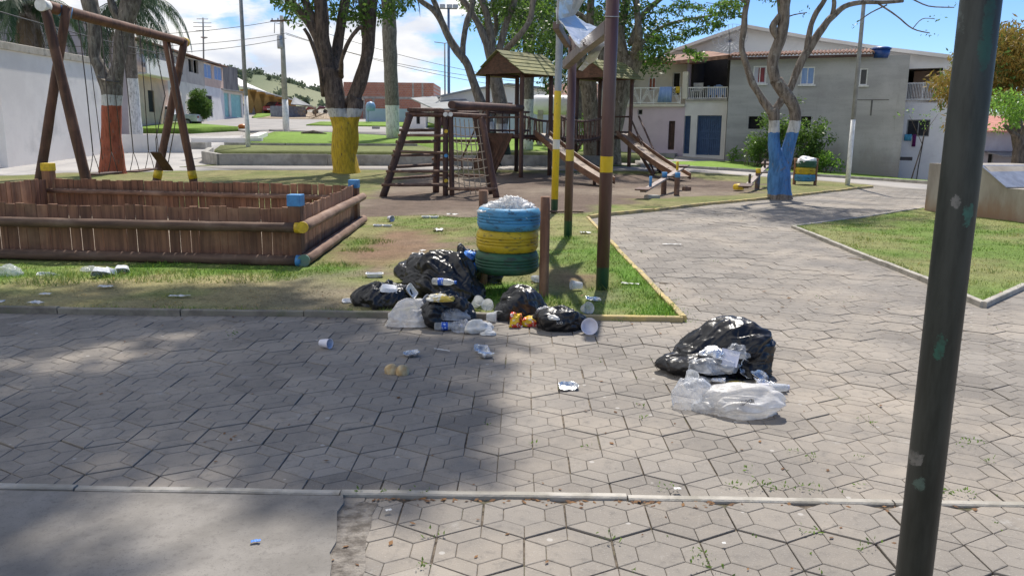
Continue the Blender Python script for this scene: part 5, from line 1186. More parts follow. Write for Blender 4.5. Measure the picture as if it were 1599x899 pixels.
# ---- playhouse: two roofed towers, hanging bridge, ramp, slides, ladder
t = thing('playhouse', 'wooden playhouse with two green-roofed towers, hanging bridge, ramp and two plank slides', 'playhouse', (2, 29, 0))
a_, b_ = V3((-1.15, .90, 0)), V3((1.00, 1.0, 0)); DZ = 1.47
def tower(P, ze=3.42, zr=4.16):
    pts = [P, P+a_, P+a_+b_, P+b_]
    for q in pts: logtube((q.x, q.y, tz(q.x, q.y)-.1), (q.x, q.y, ze+.05), .075, 12, 8, wob=.08).obj('post', M['darkwood'], t)
    mb = MB(); n = 9
    for i in range(n):
        e = b_.normalized(); c = P+b_*((i+.5)/n)+a_*.5; L = a_.length+.16; ang = math.atan2(a_.y, a_.x); mb.box((c.x, c.y, DZ-.03), (L, b_.length/n-.012, .035), ang)
    mb.obj('deck', M['darkwood'], t)
    for p, q in ((pts[0], pts[1]), (pts[1], pts[2]), (pts[2], pts[3]), (pts[3], pts[0])): logtube(V3((p.x, p.y, DZ-.1)), V3((q.x, q.y, DZ-.1)), .055, 10, 5, wob=.1).obj('deck_joist', M['darkwood'], t)
    # gable roof of overlapping boards, ridge along b_
    mid = P+a_*.5; hb = b_.normalized(); ha = a_.normalized(); half = a_.length/2+.28
    r0, r1 = mid-hb*.42+V3((0, 0, zr)), mid+b_+hb*.42+V3((0, 0, zr))
    for sg in (-1, 1):
        e0, e1 = mid-hb*.30+ha*half*sg+V3((0, 0, ze-.02)), mid+b_+hb*.34+ha*half*sg+V3((0, 0, ze-.02)); mb = MB(); n = 6; dn = (e0-r0).normalized(); up = dn.cross(r1-r0).normalized(); up = up if up.z > 0 else -up
        for i in range(n):
            k0, k1 = i/n, (i+1.25)/n; o = up*.022; j = rnd.uniform(-.03, .03)
            q = [r0.lerp(e0, k0)-hb*j, r1.lerp(e1, k0)+hb*j, r1.lerp(e1, k1)+hb*j+o, r0.lerp(e0, k1)-hb*j+o]; mb.prism(q, up*.02)
        mb.obj('roof_boards', M['roofgreen'], t)
    for s_ in (mid-hb*.28, mid+b_+hb*.28):
        mb = MB(); mb.prism([s_+ha*(half-.06)+V3((0, 0, ze+.0)), s_-ha*(half-.06)+V3((0, 0, ze+.0)), s_+V3((0, 0, zr-.03))], hb*.025); mb.obj('gable_board', M['roofinner'], t)
    for sg in (0, 1): p = P+a_*sg; logtube((p.x, p.y, ze+.03), (p.x+b_.x, p.y+b_.y, ze+.03), .05, 10, 4).obj('wall_plate', M['darkwood'], t)
    return pts
T1 = tower(V3((.25, 27.0, 0))); T2 = tower(V3((3.62, 31.4, 0)), 3.62, 4.30)
def rail(a, b, z0=DZ+.02, z1=DZ+.72, n=6, top=True):
    for z in (z1, z0+.1): logtube(V3((a.x, a.y, z)), V3((b.x, b.y, z)), .035, 8, 4).obj('handrail', M['darkwood'], t)
    for k in range(1, n): p = a.lerp(b, k/n); logtube((p.x, p.y, z0+.02), (p.x, p.y, z1), .022, 6, 2, wob=0).obj('baluster', M['darkwood'], t)
rail(T1[0], T1[0]+b_*.25, n=2); rail(T1[1], T1[2], n=4); rail(T2[0], T2[0]+b_*.2, n=2); rail(T2[2], T2[3], n=3)
# hanging bridge
def sag(a, b, z, k, s=.22): p = a.lerp(b, k); return V3((p.x, p.y, z-s*math.sin(math.pi*k)))
for a, b in ((T1[3], T2[0]), (T1[2], T2[1])):
    mb = MB(); mb.tube([sag(a, b, DZ+.70, k/12) for k in range(13)], .04, 8); mb.obj('bridge_rail', M['darkwood'], t)
    mb = MB(); mb.tube([sag(a, b, DZ+.02, k/12) for k in range(13)], .04, 8); mb.obj('bridge_rail', M['darkwood'], t)
    for k in range(1, 19):
        lo, hi = sag(a, b, DZ-.12, k/19), sag(a, b, DZ+.74, k/19); hi = hi+V3((rnd.uniform(-.07, .07), rnd.uniform(-.06, .06), 0)); mb = MB(); mb.beam(lo, hi, .055, .03); mb.obj('bridge_picket', M['log'], t)
mb = MB()
for k in range(24): p = sag(T1[3], T2[0], DZ-.04, (k+.5)/24); q = sag(T1[2], T2[1], DZ-.04, (k+.5)/24); mb.beam(p, q, .17, .03)
mb.obj('bridge_deck', M['darkwood'], t)
# long log to the climbing frame
e0 = at(705, 164, 20.2); logtube(e0, (T1[0].x, T1[0].y, 2.32), .10, 12, 14, wob=.05).obj('cross_beam', M['darkwood'], t)
logtube(e0+V3((.1, .1, -.22)), (e0.x+.1, e0.y+.1, 2.0), .02, 6, 2).obj('cross_beam_bracket', M['chain'], t)
logtube((T1[1].x-.1, T1[1].y, 2.25), (T1[2].x+.1, T1[2].y, 2.25), .04, 8, 4).obj('upper_rail', M['darkwood'], t)
logtube((T1[0].x-1.1, T1[0].y+.8, 2.02), (T1[0].x+.1, T1[0].y-.05, 2.02), .03, 8, 4).obj('upper_rail', M['darkwood'], t)
# climbing ramp of boards
R0, R1 = T1[1]+V3((-.1, 0, DZ)), T1[0]+V3((-.25, -.1, DZ)); R2, R3_ = at(772, 264, 28.2), at(735, 256, 29.6); R2.z = .02; R3_.z = .05
for i in range(8):
    k0, k1 = i/8, (i+.93)/8; mb = MB(); mb.prism([R1.lerp(R0, k0), R1.lerp(R0, k1), R2.lerp(R3_, k1), R2.lerp(R3_, k0)], V3((-.02, -.02, .03))); mb.obj('ramp_board', M['darkwood'], t)
logtube(R3_+V3((-.3, -.3, .55)), T1[1]+V3((-.1, 0, DZ+.85)), .03, 8, 5).obj('ramp_handrail', M['darkwood'], t); logtube(R3_+V3((-.3, -.3, -.2)), R3_+V3((-.3, -.3, .6)), .035, 8, 2).obj('ramp_post', M['darkwood'], t)
def slide(top, bot, w=.46):
    top, bot = V3(top), V3(bot); d = bot-top; s_ = V3((d.y, -d.x, 0)).normalized(); n = 14
    def path(k): z = top.z*(1-k)+bot.z*k; z -= .10*math.sin(math.pi*min(1, k)); return V3((top.x+d.x*k, top.y+d.y*k, z if k < .92 else max(z, bot.z+(.0))))
    P = [path(i/n) for i in range(n+1)]
    mb = MB()
    for i in range(n): mb.prism([P[i]-s_*w/2, P[i]+s_*w/2, P[i+1]+s_*w/2, P[i+1]-s_*w/2], (0, 0, .02))
    mb.obj('slide_bed', mat('worn_slide_bed', (.26, .18, .12), (.16, .095, .06), 5, .4, .1), t)
    for sg in (-1, 1):
        mb = MB(); k = s_*sg*(w/2+.012)
        for i in range(n): mb.prism([P[i]+k+V3((0, 0, -.07)), P[i+1]+k+V3((0, 0, -.07)), P[i+1]+k+V3((0, 0, .13)), P[i]+k+V3((0, 0, .13))], s_*sg*.035)
        mb.obj('slide_side', M['slidewood'], t)
slide((.95, 27.35, DZ+.02), (2.75, 23.6, .14)); slide((4.25, 31.7, DZ+.05), (5.55, 26.35, .16))
for x, y, h in ((5.25, 27.5, .42), (2.45, 24.3, .3)): logtube((x, y, -.1), (x, y, h), .05, 8, 2).obj('slide_leg', M['darkwood'], t)
# ladder at the right tower
L0, L1, L2_, L3 = V3((4.55, 32.2, DZ)), V3((4.95, 32.5, DZ)), V3((5.02, 28.7, 0)), V3((5.42, 29.1, 0))
for a, b in ((L0, L2_), (L1, L3)): mb = MB(); mb.beam(a, b, .05, .13); mb.obj('ladder_stringer', M['darkwood'], t); mb = MB(); mb.beam(a+V3((0, 0, .75)), b+V3((0, 0, .15)), .05, .05); mb.obj('ladder_handrail', M['darkwood'], t)
for k in range(1, 7): p, q = L0.lerp(L2_, k/7), L1.lerp(L3, k/7); mb = MB(); mb.beam(p, q, .14, .035); mb.obj('ladder_step', M['darkwood'], t)
L0, L1, L2_, L3 = V3((2.55, 33.3, DZ)), V3((3.0, 33.6, DZ)), V3((2.0, 34.8, .3)), V3((2.45, 35.2, .3))
for a, b in ((L0, L2_), (L1, L3)): mb = MB(); mb.beam(a, b, .05, .12); mb.obj('ladder_stringer', M['darkwood'], t)
for k in range(1, 5): p, q = L0.lerp(L2_, k/5), L1.lerp(L3, k/5); mb = MB(); mb.beam(p, q, .12, .035); mb.obj('ladder_step', M['darkwood'], t)

# ---- seesaws
def seesaw(lo, hi, piv, postm, capm, handles, label, seat_lo=True):
    t = thing('seesaw', label, 'seesaw', (piv.x, piv.y, 0), 'seesaws beside the playhouse'); d = (hi-lo); dh = V3((d.x, d.y, 0)).normalized(); s_ = V3((dh.y, -dh.x, 0))
    mb = MB(); mb.beam(lo, hi, .15, .05); mb.obj('plank', mat('worn_plank', (.36, .30, .27), (.22, .17, .15), 8, .7, .3), t, .01)
    for sg in (-1, 1):
        p = piv+s_*sg*.17; logtube((p.x, p.y, -.1), (p.x, p.y, piv.z+.1), .07, 12, 4).obj('post', postm, t); mb = MB(); mb.tube([(p.x, p.y, piv.z+.1-.12), (p.x, p.y, piv.z+.107)], .073, 12); mb.obj('painted_cap', capm, t)
    mb = MB(); mb.tube([piv-s_*.2, piv+s_*.2], .02, 8); mb.obj('axle', M['chain'], t)
    for e, k, m_ in ((lo, .16, handles[0]), (hi, .84, handles[1])):
        p = lo.lerp(hi, k); mb = MB(); mb.tube([p, p+V3((0, 0, .26))], .035, 10); mb.obj('handle', m_, t)
    for e, sg in ((lo, 1), (hi, -1)): mb = MB(); c = e+d.normalized()*sg*.03+V3((0, 0, .055)); mb.beam(c-d.normalized()*.16, c+d.normalized()*.16, .34, .035); mb.obj('seat', M['darkwood'], t, .01)
    return t
piv = V3((4.05, 20.75, .46)); seesaw(at(1004, 299, 18.9), at(1066, 262, 22.7), piv, M['log'], M['blue'], (M['blue'], M['yellow']), 'weathered seesaw with blue-capped posts, its near end down, left of the painted tree')
piv = V3((7.05, 22.7, .5)); lo = at(1164, 293, 21.5); seesaw(lo, at(1199, 257, 24.2), piv, mat('blue_brown_post', (.12, .16, .26), (.14, .08, .05), 6, .7, .2), M['yellow'], (M['chain'], M['chain']), 'small seesaw with yellow-capped posts just left of the blue painted tree')
g = G(1153, 298); mb = MB(); mb.lathe((g.x, g.y, .03), [(.14, 0), (.16, .08), (.13, .15), (.0, .17)], 16); tag(mb.obj('painted_stump', M['yellow'], None, loc=g), 'low yellow half-buried stump left of the small seesaw', 'stump')
for x, y, lab, s_ in ((1018, 312, 'pale stone block under the low end of the near seesaw', .22), (1072, 298, 'brown chunk of wood on the soil right of the near seesaw', .15)):
    g = G(x, y); mb = MB(); mb.box((g.x, g.y, .05), (s_*1.5, s_, .13), .4); tag(mb.obj('block', M['concrete'] if 'stone' in lab else M['log'], None, .03, loc=g), lab, 'block')

# ---- tyre bins
def tyre_mesh(mb, c, R_=.29, w=.19, n=40):
    h = w/2; prof = [(R_*.62, -h*.72), (R_*.70, -h*.92), (R_*.84, -h*1.0), (R_*.94, -h*.86), (R_*.985, -h*.62), (R_*1.0, -h*.40)]
    for z in (-.26, 0, .26): prof += [(R_, h*(z-.06)*1.0), (R_*.968, h*(z-.035)), (R_*.968, h*(z+.035)), (R_, h*(z+.06))]
    prof += [(R_*1.0, h*.40), (R_*.985, h*.62), (R_*.94, h*.86), (R_*.84, h*1.0), (R_*.70, h*.92), (R_*.62, h*.72), (R_*.60, h*.6), (R_*.66, h*.3), (R_*.86, 0), (R_*.66, -h*.3), (R_*.60, -h*.6), (R_*.62, -h*.72)]
    mb.lathe(c, prof, n)
def tyre_bin(P0, P1, base, hp, cols, label, ctr=None, scale=1., rpost=.045):
    c = ctr or (P0+P1)/2; t = thing('tyre_bin', label, 'litter bin', (c.x, c.y, 0), 'tyre litter bins')
    z = base
    for k, m_ in enumerate(cols):
        mb = MB(); tyre_mesh(mb, (c.x+(-.006, -.004, .008)[k], c.y, z+.1*scale), .298*scale*(1.01, .985, 1.0)[k], .212*scale); mb.obj('tyre', m_, t); z += .202*scale
    for p, h in ((P0, hp[0]), (P1, hp[1])): logtube((p.x, p.y, -.1), (p.x, p.y, h), rpost, 14, 8, wob=.05).obj('post', M['planks'], t)
    return t, c, z
P0, P1 = V3((-.29, 7.86, 0)), V3((.29, 7.27, 0)); P1 = V3((.295, 7.29, 0)); BC = V3((-.045, 7.5, 0))
binT, binC, binZ = tyre_bin(P0, P1, .23, (.965, .955), (M['tyre_green'], M['tyre_yellow'], M['tyre_blue']), 'tyre bin of blue, yellow and green tyres amid the rubbish bags', ctr=BC)
g = gx(1246, 25.3); g2 = gx(1279, 25.1); t2, c2, z2 = tyre_bin(g, g2, .14, (.84, .84), (M['tyre_blue'], M['tyre_yellow'], M['tyre_green']), 'distant tyre bin with its green tyre on top, right of the blue painted tree', scale=1.05, rpost=.05)

# ---- posts in the middle
def bandpost(name, label, base, r, h, m, cat_='post', lean=(0, 0), n=18):
    mb = MB(); b = V3(base); mb.tube([b+V3((0, 0, -.1)), b+V3((lean[0]*.3, lean[1]*.3, h*.3)), b+V3((lean[0], lean[1], h))], r, n); return tag(mb.obj(name, m, None, loc=b), label, cat_)
g = V3((.80, 15.5, 0)); bandpost('lamp_post', 'slim post painted green and yellow at the foot and grey above, behind the tyre bin', g, .068, 6.5, paintbands('post_yellow', (.33, .35, .37), (((.045, .11, .07), -.1, .27), ((.70, .50, .02), .27, 2.30), ((.75, .75, .73), 1.22, 1.40))), 'lamp post', (.06, 0))
mb = MB(); mb.box((g.x+.2, g.y-.15, .05), (.7, .12, .03), .1); tag(mb.obj('loose_board', M['log'], None, loc=g), 'loose worn board on the grass by the foot of the yellow and grey post', 'board')
t = thing('broken_shelter_frame', 'two brown painted steel posts joined by slanting box beams, banded yellow and green', 'shelter frame', (.88, 7.68, 0))
BR_ = (.105, .052, .045)
mb = MB(); mb.tube([(.88, 7.68, -.1), (.885, 7.68, 2), (.89, 7.68, 3.0)], .062, 20); mb.obj('post', paintbands('post_brown_near', BR_, (((.03, .09, .06), -.1, .25), ((.72, .50, .02), 1.16, 1.31)), .4, .70), t)
mb = MB(); mb.tube([(.81, 11.67, -.1), (.81, 11.67, 2.85)], .06, 20); mb.obj('post', paintbands('post_brown_far', BR_, (((.03, .09, .06), -.1, .27), ((.62, .44, .05), 1.13, 1.29)), .4, .64), t)
bm_ = mat('brown_box_steel', (.14, .095, .08), (.075, .05, .045), 6, .45, .15)
b0, b1 = at(952, 50, 7.75), at(884, 100, 11.2)
mb = MB(); mb.beam(at(951, 43, 7.78), at(912, 74, 9.3), .09, .13); mb.obj('beam', bm_, t, .006); mb = MB(); mb.beam(at(914, 72, 9.35), at(884, 101, 11.3), .10, .12); mb.obj('beam', bm_, t, .006)
mb = MB(); mb.beam(at(887, 70, 11.6), at(868, 40, 10.4), .08, .09); mb.obj('strut', bm_, t, .006)
mb = MB()
for z in (2.0,): mb.tube([V3((.886+.066*math.cos(a), 7.68+.066*math.sin(a), at(945, 26, 7.68).z+.01*math.sin(a))) for a in np.linspace(0, 6.28, 14)], .005, 5)
mb.obj('wire_tie', M['galv'], t)
def sheetmesh(name, rows, label, th=.006):
    vs = [p for r in rows for p in r]; m_, k = len(rows), len(rows[0]); mb = MB(); mb.add(vs, [(i*k+j, i*k+j+1, (i+1)*k+j+1, (i+1)*k+j) for i in range(m_-1) for j in range(k-1)], 0, False)
    o = mb.obj(name, M['sheet'], None, loc=rows[0][0]); s_ = o.modifiers.new('thickness', 'SOLIDIFY'); s_.thickness = th; s2 = o.modifiers.new('sub', 'SUBSURF'); s2.subdivision_type = 'SIMPLE'; s2.levels = s2.render_levels = 2
    tx = bpy.data.textures.new('crumple', 'CLOUDS'); tx.noise_scale = .25; d_ = o.modifiers.new('dent', 'DISPLACE'); d_.texture = tx; d_.strength = .05; d_.mid_level = .5
    return tag(o, label, 'metal sheet')
Yb = 10.0
sheetmesh('bent_metal_sheet', [[at(885, -40, Yb-.5), at(905, -45, Yb), at(925, -40, Yb+.6)], [at(874, 2, Yb-.5), at(893, 0, Yb), at(913, 0, Yb+.6)], [at(872, 30, Yb-.5), at(886, 28, Yb), at(898, 24, Yb+.7)], [at(880, 38, Yb-.7), at(905, 41, Yb-.1), at(915, 36, Yb+.9)], [at(895, 62, Yb-1.2), at(914, 60, Yb-.6), at(938, 45, Yb+1.2)], [at(906, 74, Yb-1.4), at(908, 73, Yb-1.2), at(922, 56, Yb+.3)]], 'large bent grey metal sheet hanging folded between the posts at the top of the frame')
sheetmesh('torn_metal_strip', [[at(903, 108, 10.6), at(909, 112, 10.4)], [at(921, 84, 9.8), at(930, 92, 9.7)], [at(944, 55, 9.2), at(943, 72, 9.2)]], 'narrow torn metal strip hanging under the slanting beam between the brown posts')
sheetmesh('loose_sign_panel', [[at(868, 12, 9.8), at(882, 10, 9.9)], [at(869, 38, 9.8), at(882, 36, 9.9)]], 'small buckled pale panel on the left edge of the bent metal sheet')

# near dark pole
def nearpole():
    q = NT('dark_peeling_pole'); v = q.co('Object'); n = q.noise(q.co('Object', (1, 1, .18)), 22, 6, .7)
    col = q.mix(q.step(n, .35, .65), (.013, .017, .015), (.032, .038, .035)); sx = q.N('ShaderNodeSeparateXYZ'); tc = q.N('ShaderNodeTexCoord'); q.L(tc.outputs['Object'], sx.inputs[0])
    wob = q.noise(v, 34, 8, .8); tot = None
    for (cx, cz, rx, rz, cc) in PATCH:
        dx = q.math('DIVIDE', q.math('SUBTRACT', sx.outputs[0], cx), rx); dz = q.math('DIVIDE', q.math('SUBTRACT', sx.outputs[2], cz), rz)
        d = q.math('ADD', q.math('ADD', q.math('POWER', q.math('ABSOLUTE', dx), 2), q.math('POWER', q.math('ABSOLUTE', dz), 2)), q.math('MULTIPLY', q.math('SUBTRACT', wob, .5), 7.5))
        f = q.math('MULTIPLY', q.step(d, .9, 1.0, 1, 0), q.math('LESS_THAN', sx.outputs[1], .01)); col = q.mix(q.math('MULTIPLY', f, q.step(q.noise(v, 60, 4, .7), .3, .6, .35, .9)), col, cc)
    q.base(col, .5, .4); q.bump(n, .2, .002); return q.m
pc = at(1507, 212, 1.83); PATCH = []
for x, y, rx, rz, cc in ((1540, 70, .015, .050, (.020, .07, .055)), (1508, 30, .012, .04, (.06, .075, .07)), (1545, 25, .012, .03, (.02, .06, .05)), (1512, 335, .011, .022, (.03, .11, .09)), (1495, 315, .008, .014, (.15, .15, .145)), (1470, 545, .011, .030, (.025, .10, .075)), (1450, 515, .010, .02, (.20, .20, .19)), (1438, 722, .010, .018, (.17, .17, .165)), (1440, 758, .010, .016, (.08, .13, .115))):
    p = at(x, y, pc.y-.04); PATCH.append((p.x-pc.x, p.z, rx, rz, cc))
mb = MB(); mb.tube([(pc.x, pc.y, -.1), (pc.x, pc.y, 3.2)], .0415, 40); tag(mb.obj('metal_pole', nearpole(), None, loc=(pc.x, pc.y, 0)), 'dark green-black metal pole with peeling paint, closest to the viewer at the right', 'pole')

# lamp and utility poles
def pole(name, label, px, py, ytop, r, low, m_hi, cat_='lamp post', H_=None, extra=None, rt=.7, g=None):
    g = g or G(px, py); zt_ = H_ if H_ else at(px, ytop, g.y).z; zl_ = at(px, low, g.y).z if low else g.z
    t = thing(name, label, cat_, g); mb = MB(); mb.tube([g+V3((0, 0, -.2)), V3((g.x, g.y, zl_))], [r*1.02, r*.9], 12); mb.obj('painted_base', M['whitepaint'], t)
    mb = MB(); mb.tube([V3((g.x, g.y, zl_)), V3((g.x, g.y, zt_))], [r*.88, r*rt], 12); mb.obj('shaft', m_hi, t)
    if extra: extra(t, g, zt_)
    return t
def lamparm(t, g, z): mb = MB(); mb.tube([(g.x, g.y, z-.1), (g.x+.5, g.y-.2, z+.25), (g.x+1.3, g.y-.5, z+.35)], .03, 8); mb.obj('lamp_arm', M['polegrey'], t); mb = MB(); mb.box((g.x+1.5, g.y-.58, z+.34), (.5, .2, .1), -.35); mb.obj('lamp_head', M['polegrey'], t, .03)
pole('street_lamp', 'thin grey lamp post standing in the raised bed left of the yellow tree', 388, 237, -70, .11, 150, M['polegrey'], extra=lamparm)
pole('street_lamp', 'slim lamp post, white below, on the grass right of the blue painted tree', 1323, 291, -100, .075, 187, M['polegrey'], extra=lamparm)
def uextra(t, g, z):
    mb = MB(); mb.box((g.x, g.y-.1, z-.35), (1.7, .1, .12), -.3); mb.obj('cross_arm', M['darkwood'], t)
    for k in (-.7, -.25, .25, .7): mb = MB(); mb.lathe((g.x+k, g.y-.1-k*.3, z-.29), [(.03, 0), (.05, .04), (.03, .08), (.05, .12), (.0, .15)], 10); mb.obj('insulator', M['darkgrey'], t)
    c = at(438, 66, g.y); mb = MB(); mb.lathe((c.x, c.y, c.z-.45), [(.0, 0), (.22, 0), (.24, .1), (.24, .8), (.2, .9), (0, .92)], 14); mb.obj('transformer', M['galv'], t)
    mb = MB(); mb.tube([V3((g.x, g.y, c.z+1.2)), V3((g.x-.5, g.y, c.z+1.3)), V3((g.x-.55, g.y, c.z+.6))], .025, 6); mb.obj('loop_cable', M['wire'], t)
pole('utility_pole', 'concrete utility pole with transformer and white base beside the street', 447, 205, 25, .24, 156, M['concrete'], 'utility pole', extra=uextra, rt=.55)
def flood(t, g, z):
    mb = MB(); mb.box((g.x, g.y, z), (1.6, .1, .1)); mb.obj('cross_arm', M['polegrey'], t)
    for k in (-.55, .1, .65): mb = MB(); mb.box((g.x+k, g.y-.1, z+.2), (.5, .3, .35), None); mb.obj('floodlight', M['galv'], t, .04)
gb = V3((at(701, 190, 78).x, 78, 2.2)); pole('floodlight_mast', 'tall blue floodlight mast with lamps on top, behind the climbing frame', 701, 190, 14, .16, None, mat('blue_mast', (.10, .17, .30), None, 5, .5, 0), 'lamp post', extra=flood, g=gb)
def arm2(t, g, z): mb = MB(); mb.tube([(g.x-.9, g.y, z+.1), (g.x, g.y, z), (g.x+.3, g.y, z+.05)], .04, 6); mb.obj('lamp_arm', M['polegrey'], t)
gb = V3((at(695, 190, 72).x, 72, 2.0)); pole('street_lamp', 'thin pale lamp post just left of the tall blue floodlight mast', 695, 190, 68, .09, None, M['polegrey'], extra=arm2, g=gb)
c = at(318, 92, 74); t = thing('tv_antenna', 'tall lattice TV antenna rising over the row of houses', 'antenna', c)
mb = MB(); mb.tube([c, at(317, 28, 74)], .07, 6); mb.obj('mast', M['polegrey'], t)
for y, w in ((30, .5), (36, .8), (42, .8), (48, .6)): mb = MB(); q = at(316, y, 74); mb.tube([q-V3((w, 0, 0)), q+V3((w, 0, 0))], .03, 5); mb.obj('crossbar', M['polegrey'], t)
mb = MB(); q = at(319, 61, 74); mb.lathe(q, [(.0, 0), (.3, .1), (.32, .15)], 12); mb.obj('dish', M['galv'], t)
# power cables
def cable(a, b, sagz, label, r=.019): mb = MB(); a, b = V3(a), V3(b); mb.tube([a.lerp(b, k/20)-V3((0, 0, sagz*4*(k/20)*(1-k/20))) for k in range(21)], r, 5); tag(mb.obj('power_cable', M['wire']), label, 'cable', 'overhead cables')
Yu = G(447, 205).y; u = lambda y: at(447, y, Yu)
cable(u(30), at(-60, 48, 40), .6, 'topmost overhead cable running left from the utility pole'); cable(u(52), at(-60, 62, 40), .6, 'second overhead cable running left from the utility pole'); cable(u(60), at(-60, 70, 38), .7, 'lowest overhead cable running left from the utility pole')
cable(u(31), at(980, 140, 66), 1.0, 'upper overhead cable running right from the utility pole behind the trees'); cable(u(52), at(980, 150, 66), 1.0, 'lower overhead cable running right from the utility pole behind the trees'); cable(u(54), at(820, 128, 64), .5, 'middle overhead cable running right from the utility pole')
cable(at(-30, 10, 24), at(345, 100, 50), .2, 'pale slack wire crossing left of the swing frame', .02)

# ---- vehicles
def car(name, label, c, ang, body, L_=4.0, W_=1.7, Hc=1.45, pickup=False, cat_='car'):
    t = thing(name, label, cat_, c); Rm = Matrix.Rotation(ang, 3, 'Z')
    T = lambda x, y, z: V3(c)+Rm @ V3((x, y, z))
    h = L_/2; prof = [(-h, .35), (-h+.02, .75), (-h+.1, .88), (-h*.62, .93), (-h*.30, Hc*.97), (h*.30, Hc), (h*.72, .95), (h-.08, .86), (h, .6), (h-.02, .32)]
    if pickup: prof = [(-h, .4), (-h, .85), (-h*.55, .98), (-h*.28, Hc), (h*.12, Hc), (h*.18, .98), (h, .96), (h, .4)]
    mb = MB(); n = len(prof); vs = []
    for sy, k in ((-W_/2, 1), (-W_/2+.08, 0), (W_/2-.08, 0), (W_/2, 1)):
        for x, z in prof: vs.append(T(x, sy*(1 if z < 1 else .86), z-(0.0 if not k else .02)))
    mb.add(vs, [(i+q*n, (i+1) % n+q*n, (i+1) % n+(q+1)*n, i+(q+1)*n) for q in range(3) for i in range(n)]+[tuple(range(n))[::-1], tuple(range(3*n, 4*n))], 0, True); mb.obj('body', body, t, .04)
    for sy in (-1, 1):
        y = sy*(W_/2*.935+.012); xs_ = (-h*.52, -h*.27, h*.27, h*.62) if not pickup else (-h*.48, -h*.25, h*.10, h*.14); mb = MB(); mb.prism([T(xs_[0], y, .98), T(xs_[3], y, .98), T(xs_[2], y*.93, Hc-.09), T(xs_[1], y*.93, Hc-.09)], Rm @ V3((0, sy*.012, 0))); mb.obj('side_window', M['glass'], t)
        for sx in (-h*.62, h*.64):
            w = MB(); p = T(sx, sy*(W_/2-.08), .31); ax = Rm @ V3((0, sy*.11, 0)); w.tube([p-ax, p+ax], .31, 18); wo = w.obj('wheel', M['rubber'], t); w = MB(); w.tube([p+ax, p+ax*1.06], .18, 14); w.obj('rim', M['galv'], wo)
    for sx, nm in ((-1, 'windscreen'), (1, 'rear_window')):
        if pickup: q = [T(-h*.56, -W_*.38, 1.0), T(-h*.56, W_*.38, 1.0), T(-h*.31, W_*.35, Hc-.06), T(-h*.31, -W_*.35, Hc-.06)] if sx < 0 else None
        else: q = [T(sx*h*(.64 if sx < 0 else .73), -W_*.39, .97), T(sx*h*(.64 if sx < 0 else .73), W_*.39, .97), T(sx*h*.33, W_*.36, Hc-.05), T(sx*h*.33, -W_*.36, Hc-.05)]
        if q: mb = MB(); mb.prism(q, Rm @ V3((sx*.03, 0, .02))); mb.obj(nm, M['glass'], t)
    for sy in (-1, 1): mb = MB(); mb.box(T(h-.0, sy*W_*.36, .75), (.06, .3, .16), ang); mb.obj('tail_light', M['redglass'], t)
    mb = MB(); mb.box(T(h+.005, 0, .5), (.02, .42, .13), ang); mb.obj('number_plate', M['whitepaint'], t)
M['redglass'] = mat('red_lens', (.35, .01, .01), None, 5, .2, 0)
g = G(430, 177.5); car('parked_car', 'small dark red hatchback parked on the dirt beside the barn, seen from behind', g, math.radians(-100), mat('dark_red_paint', (.26, .015, .03), None, 3, .25, 0, spec=.6), 3.8, 1.65, 1.5)
g = V3((at(271, 188, 66).x, 66, tz(at(271, 188, 66).x, 66))); car('parked_car', 'white pickup parked side-on behind the swing and the round shrub', g, math.radians(3), mat('white_car_paint', (.74, .74, .74), None, 3, .3, 0, spec=.6), 4.3, 1.7, 1.6, True)
for x, y, lab, cc in ((484, 173, 'dark red motorcycle parked left of two beyond the shed', (.25, .03, .04)), (501, 172, 'dark motorcycle parked nearest the yellow tree beyond the shed', (.12, .03, .05))):
    g = G(x, y+6); t = thing('motorcycle', lab, 'motorcycle', g); mb = MB(); mb.tube([g+V3((-.5, 0, .55)), g+V3((-.1, 0, .85)), g+V3((.4, 0, .8)), g+V3((.8, 0, .95))], [.1, .22, .16, .06], 8); mb.obj('body', mat('motorcycle_red', cc, None, 3, .3, 0), t)
    for k in (-.62, .62): mb = MB(); mb.tube([g+V3((k, -.05, .31)), g+V3((k, .05, .31))], .31, 14); mb.obj('wheel', M['rubber'], t)
    mb = MB(); mb.tube([g+V3((.62, 0, .3)), g+V3((.4, 0, 1.05)), g+V3((.35, -.3, 1.1))], .03, 6); mb.obj('handlebar', M['chain'], t)
g = G(379, 201.5); mb = MB(); mb.lathe((g.x, g.y, g.z), [(.0, 0), (.28, .02), (.36, .2), (.22, .34), (0, .38)], 14); tag(mb.obj('orange_bag', mat('orange_plastic', (.6, .18, .03), None, 8, .4, .3), None, loc=g), 'small orange plastic bag lying by the street left of the utility pole', 'bag')
g = G(489, 210.5); mb = MB(); mb.tube([g+V3((-.8, 0, .08)), g+V3((0, .1, .16)), g+V3((.9, -.05, .06))], [.06, .16, .05], 8, wob=.4); tag(mb.obj('branch_pile', M['bark'], None, loc=g), 'dark heap of cut branches on the bright lawn behind the yellow tree', 'branches')
g = G(587, 202); mb = MB(); mb.box((g.x, g.y, g.z+.12), (.6, .3, .24), .2); tag(mb.obj('kerb_block', M['concrete'], None, .04, loc=g), 'grey concrete block on the street kerb left of the tall palm', 'block')
